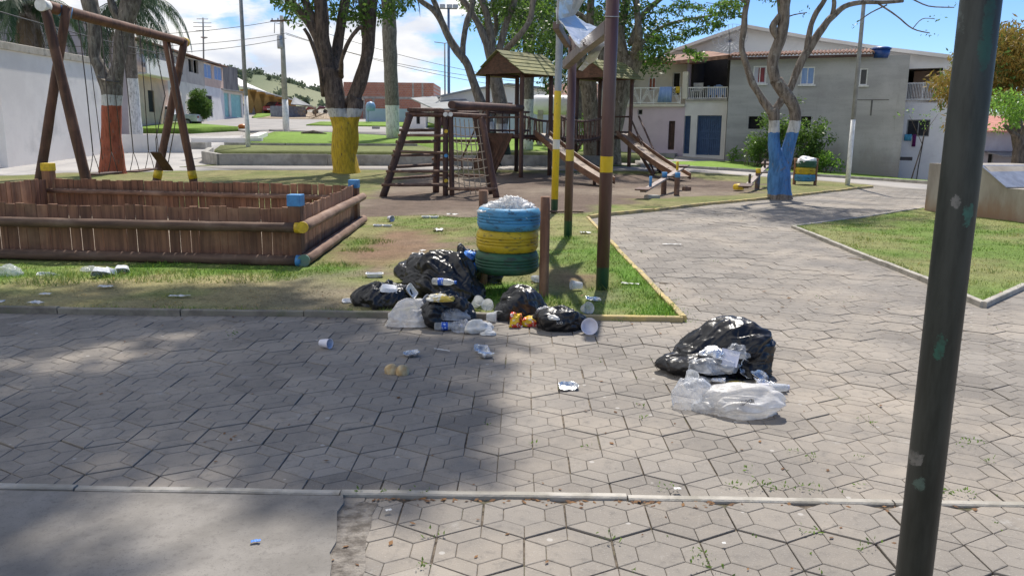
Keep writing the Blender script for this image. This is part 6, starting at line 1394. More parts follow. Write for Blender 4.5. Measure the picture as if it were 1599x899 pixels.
# ================================================================== TREES AND PLANTS
def B(pts, Y, dy=0, mb=None, k=1.0, n=10, wob=.18):
    """a limb traced as (px, py, width_px[, extra depth]) at distance Y"""
    P, R_ = [], []
    for q in pts:
        y = Y+(q[3] if len(q) > 3 else 0)+dy; P.append(at(q[0], q[1], y)); R_.append(q[2]/2*y/F*k)
    # refine for a gnarled outline
    P2, R2 = [], []
    for i in range(len(P)-1):
        p0, p1, p2, p3 = P[max(0, i-1)], P[i], P[i+1], P[min(len(P)-1, i+2)]
        for s in (0, .25, .5, .75):
            c = .5*((2*p1)+(p2-p0)*s+(2*p0-5*p1+4*p2-p3)*s*s+(3*p1-p0-3*p2+p3)*s**3)
            P2.append(c+V3((noise.noise(c*1.3), noise.noise(c*1.3+V3((5, 0, 9))), 0))*min(.05, R_[i]*.35)); R2.append(R_[i]*(1-s)+R_[i+1]*s)
    P2.append(P[-1]); R2.append(R_[-1]); (mb).tube(P2, R2, n, 0, True, wob); return P2
def twig(mb, p, d, L, r, depth, tips, rr, spread=.6, up=.15):
    p = V3(p); d = V3(d).normalized(); n = 4; pts = [p]; q = d.copy()
    for i in range(n): q = (q+V3((rr.uniform(-1, 1), rr.uniform(-1, 1), rr.uniform(-.6, 1)))*.22+V3((0, 0, up*.3))).normalized(); pts.append(pts[-1]+q*L/n)
    mb.tube(pts, [r*(1-.6*i/n) for i in range(n+1)], 6 if depth > 1 else 5, 0, False, .1)
    if depth == 0: tips.append(pts[-1]); tips.append(pts[-2]); return
    for k in range(rr.choice([2, 3, 3])):
        s = rr.uniform(.45, 1); i = min(n-1, int(s*n)); b = pts[i].lerp(pts[i+1], s*n-i); nd = (q+V3((rr.uniform(-1, 1), rr.uniform(-1, 1), rr.uniform(-.5, .9)))*spread).normalized()
        twig(mb, b, nd, L*rr.uniform(.6, .85), r*.45, depth-1, tips, rr, spread, up)
    tips.append(pts[-1])
def crown_obj(t, tips, rad, per, size, m, droop=.3, squash=.75, seed=1, aspect=.45, name='crown', keep=None):
    rr = random.Random(seed); c = [tuple(p) for p in tips]; P = clumps(c, [rad*rr.uniform(.6, 1.25) for _ in c], per, squash)
    if keep is not None: P = P[keep(P)]
    P = P.astype(float); V = leafquads(P, size, droop, aspect); tint = np.clip(np.repeat(0, len(P))+.5+.28*nr.normal(size=len(P))+.35*np.array([noise.noise(Vector(p)*1.1) for p in P]), 0, 1)
    return blades(name, V, None, m, tint=tint, parent=t)
def tree(name, label, g, cat_='tree', group=None): return thing(name, label, cat_, g, group)

# orange painted tree (left, by the swing)
Y = 26.4; g = V3((at(177, 272, Y).x, Y, 0)); t = tree('painted_tree', 'forked tree with orange painted trunk and white band, behind the swing frame', g)
mb = MB(); B([(177, 280, 46), (177, 262, 38), (176, 235, 33), (174, 200, 29), (174, 165, 28), (174, 140, 32), (172, 122, 38)], Y, mb=mb, n=18, wob=.14)
l1 = B([(168, 130, 24), (158, 110, 20), (149, 88, 18), (148, 60, 19), (146, 30, 20), (138, 0, 22), (128, -50, 18), (110, -110, 12, -1)], Y, mb=mb); l2 = B([(178, 132, 26), (185, 100, 20), (188, 70, 21), (194, 35, 24), (202, 0, 26), (214, -60, 20), (240, -130, 12, 1)], Y, mb=mb)
l3 = B([(192, 40, 12), (176, 15, 12), (168, -20, 10), (160, -80, 8)], Y, mb=mb)
mb.obj('trunk', barkm('bark_orange', (.21, .185, .155), (.075, .06, .05), (((.42, .10, .045), -.5, 2.22), ((.62, .62, .60), 2.22, 2.55)), .55), t)
br = MB(); tips = []; rr = random.Random(21)
for p in (l1[-1], l2[-1], l3[-1], l1[-3], l2[-4]):
    for k in range(3): twig(br, p, (rr.uniform(-1, 1), rr.uniform(-1, 1), .7), 2.1, .07, 2, tips, rr)
br.obj('branches', M['barkgrey'], t); crown_obj(t, tips, .65, 120, .13, M['leaf'])

# yellow painted tree
Y = 27.8; g = V3((at(540, 270, Y).x, Y, .05)); t = tree('painted_tree', 'large multi-stemmed tree with yellow painted trunk and white band', g)
mb = MB(); B([(541, 275, 46), (540, 262, 38), (537, 240, 36), (537, 215, 37), (538, 195, 32), (538, 178, 16), (538, 168, 4)], Y, mb=mb, n=18)
B([(537, 262, 12), (534, 235, 22), (534, 215, 24), (532, 185, 27), (524, 160, 32), (518, 130, 30), (516, 110, 28)], Y, mb=mb, n=16); B([(543, 262, 12), (546, 235, 22), (547, 215, 22), (549, 190, 22), (553, 170, 26), (557, 150, 22)], Y, mb=mb, n=14)
s1 = B([(516, 125, 20), (508, 85, 22), (503, 45, 20), (500, 0, 19), (496, -60, 14)], Y, mb=mb)
s2 = B([(510, 110, 18), (497, 60, 17), (480, 30, 16), (460, 10, 14), (432, -25, 12, -1), (400, -60, 8, -2)], Y, mb=mb)
s3 = B([(520, 120, 17), (525, 80, 16, .6), (532, 40, 15, .8), (540, 0, 14, 1), (552, -60, 11, 1)], Y, mb=mb)
s4 = B([(515, 100, 14), (498, 62, 12, .5), (488, 30, 12), (476, 0, 11), (465, -50, 9)], Y, mb=mb)
s5 = B([(549, 165, 20), (560, 135, 20), (571, 100, 19), (577, 60, 18), (579, 25, 17), (585, -10, 15), (600, -70, 12)], Y, mb=mb)
s6 = B([(572, 60, 12), (568, 30, 12), (566, 0, 12), (560, -50, 9)], Y, mb=mb); s7 = B([(505, 150, 7), (500, 110, 6, -.5), (488, 70, 6, -.8), (475, 45, 5, -1)], Y, mb=mb)
s8 = B([(532, 120, 9), (533, 95, 6, -.8), (545, 65, 6, -1), (560, 45, 6, -1), (566, 42, 5, -1)], Y, mb=mb); B([(527, 122, 12), (529, 112, 13)], Y, mb=mb)
mb.obj('trunk', barkm('bark_yellow', (.16, .115, .09), (.05, .036, .03), (((.60, .40, .02), -.5, 1.92), ((.62, .62, .60), 1.92, 2.2)), .22), t)
br = MB(); tips = []; rr = random.Random(5)
for p in (s1[-1], s1[-3], s2[-1], s2[-3], s3[-1], s4[-1], s5[-1], s6[-1], s2[-5]):
    for k in range(2): twig(br, p, (rr.uniform(-1, 1), rr.uniform(-1, 1), .6), 2.0, .06, 2, tips, rr)
vis = []
for (x, y, dy) in ((445, 8, -2), (462, 22, -1.5), (556, 20, -1), (600, 14, -1), (620, 8, -1), (640, 5, -1), (432, 2, -2), (555, 10, -.5), (548, 28, -.8), (560, 38, -.5), (470, 5, 0), (520, 25, .8), (522, 10, 1), (600, 25, 0)):
    p = at(x, y, Y+dy); q = p+V3((rr.uniform(-.5, .5), rr.uniform(-.5, .5), .9)); br.tube([q, p], [.02, .008], 5); vis.append(p)
br.obj('branches', M['bark'], t); crown_obj(t, tips, .65, 110, .13, M['leaf'], seed=2); crown_obj(t, vis, .48, 420, .17, M['leaf'], .6, .8, 3)

# trees with green painted feet in the middle
Y = 31.5; g = V3((at(768, 262, Y).x, Y, .2)); t = tree('painted_tree', 'leaning tree with dark green painted foot left of the playhouse roof', g)
mb = MB(); l1 = B([(776, 262, 26), (768, 225, 20), (764, 200, 17), (757, 175, 16), (748, 150, 15), (738, 125, 13), (728, 100, 13), (714, 80, 13), (702, 62, 11), (690, 35, 10), (676, 15, 9), (655, 0, 8), (630, -30, 6, -1)], Y, mb=mb)
l2 = B([(723, 98, 9), (723, 70, 8), (728, 40, 9), (736, 15, 8), (740, -20, 8), (745, -80, 6)], Y, mb=mb); l3 = B([(702, 62, 8), (692, 40, 9), (683, 15, 8), (673, -10, 8), (660, -60, 6)], Y, mb=mb)
mb.obj('trunk', barkm('bark_green_foot', (.25, .22, .185), (.10, .085, .07), (((.025, .055, .04), -.5, 1.35), ((.65, .65, .63), 1.35, 1.72)), .7), t)
br = MB(); tips = []
for p in (l1[-1], l2[-1], l3[-1]):
    for k in range(3): twig(br, p, (rr.uniform(-1, 1), rr.uniform(-1, 1), .7), 1.8, .05, 2, tips, rr)
br.obj('branches', M['barkgrey'], t); crown_obj(t, tips, .6, 100, .13, M['leaf'], seed=4)
Y = 32.2; g = V3((at(785, 262, Y).x, Y, .2)); t = tree('painted_tree', 'many-branched leafy tree with dark green painted foot, rising through the playhouse tower', g)
mb = MB(); B([(788, 268, 30), (785, 230, 20), (783, 200, 17), (784, 175, 20), (778, 140, 20), (772, 115, 22), (768, 95, 20)], Y, mb=mb, n=14); l0 = B([(775, 160, 12), (765, 185, 10)], Y, mb=mb)
L_ = [B([(768, 100, 14), (757, 60, 12), (745, 35, 10), (730, 10, 10), (715, -10, 8), (690, -60, 6)], Y, mb=mb), B([(768, 98, 13), (766, 60, 12), (760, 25, 11), (752, 0, 10), (748, -60, 7)], Y, mb=mb), B([(772, 100, 12), (785, 60, 10), (795, 25, 10), (806, -5, 9), (815, -60, 7)], Y, mb=mb), B([(778, 98, 9, -1), (790, 78, 9, -1.5), (812, 55, 9, -2), (826, 32, 9, -2), (832, 5, 9, -2), (836, -30, 8, -2)], Y, mb=mb), B([(764, 70, 8, 1), (775, 40, 7, 1), (770, 0, 8, 1), (768, -50, 6, 1)], Y, mb=mb)]
mb.obj('trunk', barkm('bark_green_foot_b', (.25, .22, .185), (.10, .085, .07), (((.025, .055, .04), -.5, 1.30), ((.65, .65, .63), 1.30, 1.65)), .7), t)
br = MB(); tips = []; vis = []
for q in L_:
    for k in range(2): twig(br, q[-1], (rr.uniform(-1, 1), rr.uniform(-1, 1), .6), 1.8, .05, 2, tips, rr)
for x, y, dy in ((758, 12, 1), (775, 20, 1), (792, 10, 0), (800, 35, 1), (812, 22, 0), (820, 45, 1), (835, 60, 1), (842, 30, 0), (850, 12, 0), (838, 85, 2), (822, 75, 2), (804, 62, 2), (788, 45, 2), (752, 30, 2), (765, 40, 2), (858, 40, 1), (850, 68, 2), (862, 80, 2), (780, 0, 0), (818, 0, 1), (860, 0, 1), (800, 85, 3), (740, 5, 1), (790, 68, 3), (845, 48, 2)):
    p = at(x, y, Y+dy); vis.append(p); q = p+V3((rr.uniform(-.6, .6), .3, rr.uniform(-.6, .6))); br.tube([q, p], [.02, .008], 5)
br.obj('branches', M['barkgrey'], t); crown_obj(t, tips, .6, 100, .14, M['leaf'], seed=6); crown_obj(t, vis, .62, 420, .17, M['leaf'], .35, .8, 7); crown_obj(t, [vis[i] for i in (0, 1, 5, 8, 12, 20)], .35, 200, .15, M['leafbright'], .3, .8, 8)

# big lichened tree behind the brown posts
Y = 34.5; g = V3((at(940, 262, Y).x, Y, .2)); t = tree('large_tree', 'massive lichened tree with dense foliage behind the brown posts and the second tower', g)
mb = MB(); B([(925, 262, 36), (925, 235, 26), (924, 190, 24), (920, 150, 24), (916, 120, 26)], Y, mb=mb, n=16); B([(955, 262, 30), (958, 220, 21), (965, 180, 22), (972, 145, 26), (980, 115, 30), (990, 90, 26)], Y, mb=mb, n=16)
L_ = [B([(916, 130, 26), (905, 90, 18), (898, 50, 14), (890, 10, 12), (880, -50, 9)], Y, mb=mb), B([(925, 120, 18), (925, 70, 12), (922, 30, 11), (924, -20, 10)], Y, mb=mb), B([(975, 110, 22), (972, 80, 18), (966, 50, 16), (975, 20, 13), (980, -30, 12)], Y, mb=mb), B([(992, 92, 22), (996, 60, 12, -1), (995, 30, 10, -1), (994, 0, 9, -1), (992, -50, 9, -1)], Y, mb=mb), B([(988, 85, 12), (1010, 60, 6), (1040, 40, 5), (1080, 30, 4), (1120, 24, 3)], Y, mb=mb), B([(985, 70, 10), (1000, 30, 8), (1030, 0, 7), (1080, -30, 6), (1130, -40, 4)], Y, mb=mb), B([(940, 100, 12), (935, 60, 9), (915, 30, 8), (890, 15, 7)], Y, mb=mb)]
mb.obj('trunk', barkm('bark_lichen', (.24, .21, .16), (.085, .07, .05), (), .8), t)
br = MB(); tips = []; vis = []; vb = []
for q in L_[:4]:
    for k in range(3): twig(br, q[-1], (rr.uniform(-1, 1), rr.uniform(-1, 1), .6), 2.4, .06, 2, tips, rr)
for x, y, dy in ((850, 20, 1), (865, 55, 2), (872, 90, 2), (885, 40, 2), (880, 115, 2), (900, 75, 2), (905, 105, 3), (912, 10, 1), (918, 50, 2), (935, 25, 1), (938, 70, 2), (945, 100, 3), (955, 15, 0), (960, 60, 1), (978, 5, -1), (965, 90, 2), (985, 40, 1), (1005, 15, 0), (1010, 75, 1), (1022, 40, 0), (930, 95, 3), (890, 5, 1), (870, 20, 2), (1015, 92, 1), (1000, 55, 2), (900, 30, 3), (862, 110, 3), (855, 135, 3)):
    vis.append(at(x, y, Y+dy))
for x, y in ((1040, 15), (1052, 38), (1065, 8), (1078, 30), (1090, 12), (1098, 32), (1110, 18), (1125, 26), (1128, 8), (1140, 20), (1150, 8), (1105, 45), (1086, 48), (1072, 50), (1060, 60), (1048, 75), (1035, 62), (1028, 80), (1090, 88), (1040, 92), (1020, 96), (1150, 22), (1118, 38), (1058, 22), (1020, 60), (1005, 88), (1076, 80)):
    p = at(x, y, Y-1+rr.uniform(-.8, .8)); vb.append(p); q = p+V3((-.6, .2, rr.uniform(-.1, .4))); br.tube([q, p], [.016, .006], 5)
br.obj('branches', M['barkgrey'], t); crown_obj(t, tips, .7, 90, .14, M['leafdark'], seed=9); crown_obj(t, vis, .85, 400, .18, M['leafdark'], .35, .85, 10); crown_obj(t, vb, .42, 620, .15, M['leaf'], .3, .5, 11); crown_obj(t, vb[::2], .36, 420, .15, M['leafbright'], .3, .5, 41); crown_obj(t, [vis[i] for i in (8, 12, 17, 19, 4, 9)], .4, 180, .15, M['leafbright'], .3, .7, 12)

# blue painted tree
Y = 19.75; g = V3((at(1217, 310, Y).x, Y, 0)); t = tree('painted_tree', 'twin-stemmed bare-limbed tree with bright blue painted trunk and white bands', g)
mb = MB(); B([(1217, 316, 46), (1217, 300, 38), (1217, 275, 35), (1218, 255, 26), (1218, 240, 14), (1218, 232, 4)], Y, mb=mb, n=18)
B([(1215, 304, 16), (1212, 275, 22), (1209, 240, 19), (1208, 210, 17), (1207, 190, 16), (1205, 172, 18)], Y, mb=mb, n=14); B([(1219, 304, 16), (1222, 275, 22), (1228, 240, 19), (1236, 213, 18), (1240, 190, 17), (1237, 165, 16), (1222, 143, 19), (1212, 125, 18)], Y, mb=mb, n=14)
L_ = [B([(1203, 175, 15), (1188, 150, 10), (1176, 130, 11), (1166, 105, 9), (1157, 75, 8), (1162, 45, 9), (1164, 20, 8), (1168, 0, 7)], Y, mb=mb), B([(1206, 176, 12), (1218, 158, 11), (1232, 142, 10), (1246, 110, 11), (1256, 90, 12), (1268, 70, 12), (1282, 48, 11), (1298, 28, 10), (1320, 10, 8), (1345, 4, 7), (1380, 4, 6), (1410, 2, 5)], Y, mb=mb), B([(1212, 128, 17), (1207, 105, 16), (1210, 80, 17), (1220, 55, 17), (1224, 30, 16), (1222, 10, 18), (1222, -10, 22)], Y, mb=mb), B([(1260, 80, 9), (1264, 50, 8), (1272, 25, 8), (1288, 0, 7), (1300, -30, 6)], Y, mb=mb), B([(1214, 60, 10), (1208, 42, 11), (1218, 25, 10)], Y, mb=mb), B([(1168, 6, 6), (1156, -2, 5), (1145, -12, 4)], Y, mb=mb), B([(1300, 24, 7), (1303, 5, 6), (1300, -20, 5)], Y, mb=mb), B([(1222, 0, 16), (1200, -25, 11), (1180, -60, 8)], Y, mb=mb), B([(1222, 0, 16), (1245, -30, 11), (1270, -70, 8)], Y, mb=mb)]
tw = [B([(1370, 5, 3), (1400, 25, 2.4, -.3), (1425, 45, 2, -.4), (1452, 52, 1.6, -.5)], Y, mb=mb, n=5), B([(1400, 3, 3), (1420, -2, 2.5), (1450, 10, 2), (1490, 12, 1.6)], Y, mb=mb, n=5), B([(1385, 8, 2.5), (1360, 20, 2, .3), (1338, 35, 1.4, .4)], Y, mb=mb, n=5), B([(1425, 45, 1.6), (1440, 30, 1.4), (1460, 30, 1)], Y, mb=mb, n=5), B([(1204, 45, 3), (1232, 26, 2), (1260, 20, 1.5)], Y, mb=mb, n=5)]
mb.obj('trunk', barkm('bark_blue', (.24, .20, .165), (.085, .065, .05), (((.055, .20, .46), .12, 1.60), ((.62, .62, .60), 1.60, 1.88)), .75), t)
br = MB(); tips = []; vis = []
for q in (L_[5], L_[6], L_[7], L_[8], L_[3]):
    for k in range(3): twig(br, q[-1], (rr.uniform(-1, 1), rr.uniform(-1, 1), .5), 1.5, .035, 2, tips, rr)
for x, y in ((1150, 4), (1158, 10), (1142, 0), (1210, 2), (1195, -4)): vis.append(at(x, y, Y))
for q in tw: vis.append(q[-1])
br.obj('branches', M['barkgrey'], t); crown_obj(t, tips, .55, 120, .11, M['leaf'], seed=14); crown_obj(t, vis[:5], .22, 700, .09, M['leaf'], .3, .6, 15); crown_obj(t, vis[5:], .3, 110, .07, M['leaf'], .3, .5, 16)

# shade tree beside the camera's left, its trunk outside the picture, crown above it
g = V3((-8.7, 11.3, 0)); t = tree('shade_tree', 'leafy tree just outside the left edge whose crown shades the paving', g)
mb = MB(); mb.tube([g+V3((0, 0, -.2)), g+V3((.1, 0, 2.5)), g+V3((.3, .1, 5)), g+V3((1.6, .2, 8)), g+V3((3.6, .4, 10))], [.36, .3, .27, .22, .15], 12, wob=.2); mb.tube([g+V3((1.6, .2, 8)), g+V3((3.4, 1.2, 9.4)), g+V3((6.6, 1.6, 10.6))], [.16, .12, .06], 8); mb.tube([g+V3((3.6, .4, 10)), g+V3((5.8, -.3, 10.9)), g+V3((8.2, -.2, 11.2))], [.13, .09, .05], 8); mb.obj('trunk', M['bark'], t)
tips = []; br = MB(); rr = random.Random(77)
for x in np.arange(-5.4, 1.3, .43):
    for y in np.arange(6.7, 10.8, .43):
        X_, Y_ = x+rr.uniform(-.3, .3), y+rr.uniform(-.3, .3); e = (max(0, X_+2.4)/2.75)**2+((Y_-8.75+.12*X_)/1.95)**2
        if e > 1+rr.uniform(-.2, .15): continue
        lit = math.exp(-((X_+2.6)/1.0)**2-((Y_-8.8)/.5)**2)
        if rr.random() < lit*.95: continue
        tips.append(V3((X_, Y_, 5.8+rr.uniform(-.8, .9))))
for x in np.arange(-4.4, -1.25, .5):
    for y in np.arange(4.9, 6.7, .5):
        if rr.random() < .72: tips.append(V3((x+rr.uniform(-.2, .2), y+rr.uniform(-.2, .2), 5.9+rr.uniform(-.4, .6))))
tips = [p+V3((.42, -.05, 0)) for p in tips]; tips = [p for p in tips if p.x < np.interp(p.y, [4, 6.8, 7.24, 8.04, 8.94, 10.04, 10.8], [.2, .55, .65, .70, .38, -.77, -2.2])-.30]; tips = [p+V3((.5, 3.15, 5.1)) for p in tips]
for p in tips: q = p+V3((rr.uniform(-.8, -.2), rr.uniform(-.3, .3), rr.uniform(-.5, 0))); br.tube([q, p], [.02, .008], 5)
br.obj('branches', M['bark'], t); crown_obj(t, tips, .60, 420, .27, M['leaf'], .3, .8, 31)
# second shade tree far left behind the frame edge: dapples the left lawn
g = V3((-12.5, 14.5, 0)); t = tree('shade_tree', 'second leafy tree outside the left edge that dapples the sandpit lawn', g); mb = MB(); mb.tube([g+V3((0, 0, -.2)), g+V3((.2, 0, 2.4)), g+V3((1.2, .3, 5)), g+V3((3.4, .2, 6.6))], [.3, .24, .18, .1], 12); mb.obj('trunk', M['bark'], t)
tips = [V3((-12+rr.gauss(3.6, 2.3), 14+rr.gauss(0, 1.3), 7.2+rr.uniform(-.8, .9))) for _ in range(34)]; crown_obj(t, tips, .5, 190, .14, M['leaf'], .3, .8, 33)

# palms
def palm(label, base, topz, r0, r1, nf, L, seed, white=None, lean=(0, 0), dry=3, leaf=.55, group='palms around the square', azs=None):
    rr = random.Random(seed); t = tree('palm_tree', label, base, 'palm tree', group); mb = MB(); n = 14; top = V3((base.x+lean[0], base.y+lean[1], topz)); P = [base.lerp(top, k/n)+V3((0, 0, -.1 if k == 0 else 0)) for k in range(n+1)]
    mb.tube(P, [r0+(r1-r0)*(k/n)+.02*(k % 2) for k in range(n+1)], 14, wob=.12); w = white or 1.6
    mb.obj('trunk', barkm('palm_bark', (.22, .19, .165), (.10, .085, .07), ((WHITE, -1, w),), .75), t)
    for f in range(nf+dry):
        az = (azs[f] if azs and f < len(azs) else f*2.399+rr.uniform(-.3, .3)); isdry = f >= nf; el = rr.uniform(-.05, 1.0) if not isdry else rr.uniform(-.9, -.5)
        d = V3((math.cos(az), math.sin(az), 0)); p = top.copy(); q = V3((d.x*math.cos(el), d.y*math.cos(el), math.sin(el))); pts = [p]; seg = 12; Lf = L*rr.uniform(.8, 1.1)*(.7 if isdry else 1)
        for i in range(seg): q = (q+V3((0, 0, -.20-.02*i))).normalized(); p = p+q*Lf/seg; pts.append(p)
        V_ = []; side = V3((-d.y, d.x, 0))
        for i in range(1, seg*8):
            s = i/8; k = int(s); b = pts[k].lerp(pts[k+1], s-k) if k < seg else pts[-1]; tg = (pts[min(seg, k+1)]-pts[k]).normalized()
            for sg in (-1, 1):
                ll = leaf*(1-.6*abs(s/seg-.45))*rr.uniform(.8, 1.15); dd = (side*sg*.55+tg*.35+V3((0, 0, -.75+rr.uniform(-.25, .35)))).normalized(); wv = tg*.028
                m_ = b+dd*ll*.5; V_ += [b-wv*.6, m_+wv, b+dd*ll+V3((0, 0, -.08)), m_-wv]
        mb = MB(); mb.tube(pts, [.03*(1-.8*i/seg) for i in range(seg+1)], 5, caps=False); fo = mb.obj('frond', M['palmleaf'] if not isdry else M['palmdry'], t)
        blades('leaflets', np.array([tuple(v) for v in V_]), None, M['palmdry'] if isdry else M['palmleaf'], tint=nr.random(len(V_)//4), parent=fo)
    return t
Yp = 47; b0 = gx(213, Yp); palm('queen palm behind the fork of the orange painted tree', b0, at(218, 5, Yp).z, .34, .28, 20, 4.8, 3, 3.4, dry=2, leaf=.75)
Yp = 43; b0 = V3((at(62, 200, Yp).x, Yp, .4)); palm('palm behind the tall white wall, above the left end of the swing', b0, at(58, 8, Yp).z, .36, .5, 20, 4.4, 5, dry=4, leaf=.75)
Yp = 50.5; b0 = G(614, 217); palm('tall palm with a white painted foot right of the yellow painted tree', b0, at(610, -45, 50.5).z, .40, .42, 13, 3.2, 8, 2.0, (-.2, 0), dry=2, leaf=.6)
Yp = 41; b0 = gx(823, Yp); b0 = V3((at(823, 222, 41).x, 41, .55)); palm('palm with drooping fronds and white foot behind the playhouse tower', b0, at(824, -8, 41).z, .30, .27, 17, 3.8, 11, 2.6, dry=1, leaf=.8)
Yp = 44; palm('dark palm with hanging fronds behind the massive lichened tree', V3((at(900, 222, Yp).x, Yp, .7)), at(905, 30, Yp).z, .3, .27, 15, 4.2, 13, dry=1, leaf=.85)

# golden mango tree and small bright tree on the right
Y = 30; g = V3((at(1590, 260, Y).x, Y, -.5)); t = tree('mango_tree', 'big rounded mango tree with golden-brown new leaves, behind the near dark pole', g)
mb = MB(); mb.tube([g+V3((0, 0, -.4)), g+V3((0, 0, 1.6)), g+V3((-.3, .2, 3)), g+V3((-.8, 0, 4.2))], [.3, .24, .2, .12], 12, wob=.2); mb.tube([g+V3((0, 0, 1.5)), g+V3((1, 0, 3)), g+V3((1.8, .3, 4.4))], [.18, .14, .08], 10); mb.obj('trunk', M['bark'], t)
rr = random.Random(8); tips = []; cx = at(1610, 120, Y)
for x, y, n_, sx, sy in ((1595, 100, 80, 34, 42), (1560, 130, 40, 26, 40), (1476, 135, 12, 12, 20), (1505, 140, 20, 22, 34), (1640, 110, 30, 30, 50), (1580, 65, 26, 22, 20), (1548, 100, 26, 12, 26)):
    for _ in range(n_): tips.append(at(x+rr.gauss(0, sx*.62), y+rr.gauss(0, sy*.6), Y+rr.uniform(-1.6, 1.8)))
crown_obj(t, tips, .42, 420, .20, M['leafgold'], 1.3, .95, 17, .26); crown_obj(t, tips[::3], .5, 120, .20, M['leaf'], 1.0, .95, 18, .28)
Y = 23.5; g = V3((at(1583, 260, Y).x, Y, -.1)); t = tree('small_tree', 'small bright green tree with a bent trunk in front of the mango tree', g)
mb = MB(); l = B([(1590, 290, 12), (1588, 240, 11), (1592, 220, 10), (1580, 208, 7), (1568, 195, 6)], Y, mb=mb); B([(1591, 222, 9), (1600, 200, 7), (1612, 180, 6)], Y, mb=mb); mb.obj('trunk', M['bark'], t)
tips = [at(1584+rr.gauss(0, 18), 172+rr.gauss(0, 13), Y+rr.uniform(-.6, .6)) for _ in range(34)]; crown_obj(t, tips, .26, 900, .10, M['leafbright'], .4, .8, 19)
# round shrub by the street
g = G(311, 197); t = tree('round_shrub', 'clipped round dark-green shrub on a short stem in front of the house row', g, 'shrub'); mb = MB(); mb.tube([g+V3((0, 0, -.1)), g+V3((.05, 0, .9))], [.22, .16], 8); mb.obj('stem', M['bark'], t)
c = at(311, 165, g.y); q = nr.normal(size=(240, 3)); q /= np.linalg.norm(q, axis=1)[:, None]; q *= (.55+.45*nr.random(240))[:, None]; tips = [c+V3((float(a[0])*.93, float(a[1])*.9, float(a[2])*1.25)) for a in q]; crown_obj(t, tips, .26, 900, .13, M['leaf'], .2, .9, 20)
# bush against the grey house
for lab, sp, nm, YY in (('broad green bush with glossy leaves against the grey house, behind the blue tree', ((1188, 228, 34, 20, 18), (1215, 205, 30, 26, 26), (1258, 212, 44, 28, 26), (1270, 244, 30, 22, 18)), 'bush', 35.6), ('low light-green bush right of the distant tyre bin', ((1298, 252, 10, 16, 8), (1275, 255, 8, 10, 8)), 'bush', 34.8), ('thin straggly bush at the foot of the grey house corner by the gates', ((1143, 244, 6, 8, 7),), 'bush', 38)):
    x0 = sp[0][0]; g = gx(x0, YY); t = tree(nm, lab, g, 'bush'); tips = []
    for x, y, n_, sx, sy in sp:
        for _ in range(n_): tips.append(at(x+rr.gauss(0, sx*.6), y+rr.gauss(0, sy*.6), YY+rr.uniform(-.5, .5)))
    mb = MB()
    for p in tips[::4]: mb.tube([V3((g.x+rr.uniform(-.4, .4)+(p.x-g.x)*.5, YY, g.z-.1)), V3(p)], [.03, .01], 5)
    mb.obj('stems', M['bark'], t); crown_obj(t, tips, .34, 420, .14, M['leaf'] if 'broad' in lab else M['leafbright'], .3, .85, 22, .4)
    if 'broad' in lab: crown_obj(t, tips[::3], .28, 340, .14, M['leafbright'], .3, .85, 23, .4)
g = gx(1430, 34.5); t = tree('sapling', 'thin sapling with sparse leaves before the white house', g, 'sapling'); mb = MB(); mb.tube([g, at(1440, 225, 34.5), at(1445, 195, 34.5)], [.03, .02, .01], 5); mb.tube([at(1440, 225, 34.5), at(1420, 180, 34.5)], [.015, .008], 5); mb.tube([at(1442, 210, 34.5), at(1465, 178, 34.5)], [.015, .008], 5); mb.obj('stem', M['bark'], t)
crown_obj(t, [at(x, y, 34.5) for x, y in ((1405, 180), (1420, 176), (1440, 190), (1448, 182), (1458, 172), (1466, 170), (1470, 188), (1450, 198))], .28, 130, .10, M['leafbright'], .3, .6, 24)
g = V3((at(913, 195, 42).x, 42, .9)); t = tree('yellow_shrub', 'yellow-green potted shrub seen through the hanging bridge', g, 'shrub'); crown_obj(t, [at(913+rr.gauss(0, 7), 192+rr.gauss(0, 8), 42) for _ in range(16)], .3, 500, .14, M['leafbright'], .2, .9, 25); mb = MB(); mb.tube([g+V3((0, 0, -.3)), g+V3((0, 0, .6))], .05, 6); mb.obj('stem', M['bark'], t)
for x, y, n_, lab in ((425, 20, 6, ''),): pass
# dry heap and scrub by the shed
g = G(500, 186); t = tree('dry_scrub', 'dry brushwood heap in front of the shed beyond the street', g, 'brushwood'); crown_obj(t, [g+V3((rr.uniform(-2, 2), rr.uniform(-.5, .5), rr.uniform(.1, 1.0))) for _ in range(26)], .5, 120, .22, M['palmdry'], .0, .6, 26, .12); mb = MB(); mb.tube([g+V3((-1, 0, 0)), g+V3((1.2, .2, .9))], .05, 6); mb.obj('stems', M['bark'], t)
# woods on the far hill
P = []
r2 = np.random.default_rng(4)
for _ in range(1100):
    y = r2.uniform(260, 620); u = r2.uniform(-.42, .12); x = u*y; tt = sm((y-180)/200); rg = np.interp(u, [-1.2, -.6, -.36, -.31, -.26, -.22, -.1, 0, .1, .3, 1.2], [.10, .09, .072, .068, .054, .042, .038, .046, .052, .034, .03]); zz = tz(x, 180); z = zz+(rg*y-zz)*tt+4*nz(x, y, .012, 4)*tt
    if nz(x, y, .02, 5) < -.15 and r2.random() < .8: continue
    s = r2.uniform(1.0, 3.0); P.append((x, y, z+s*.4, s))
q = []
for x, y, z, s in P:
    k = 26; w = r2.normal(size=(k, 3)); w /= np.linalg.norm(w, axis=1)[:, None]; w *= s*(.5+.5*r2.random(k))[:, None]; w[:, 2] *= .7; q.append(w+np.array([x, y, z]))
q = np.concatenate(q); tag(blades('hillside_woods', leafquads(q, 1.5, .2, .8), None, leafm('far_foliage', (.085, .11, .075), (.14, .17, .105), .15, .9), tint=nr.random(len(q))), kind='stuff')
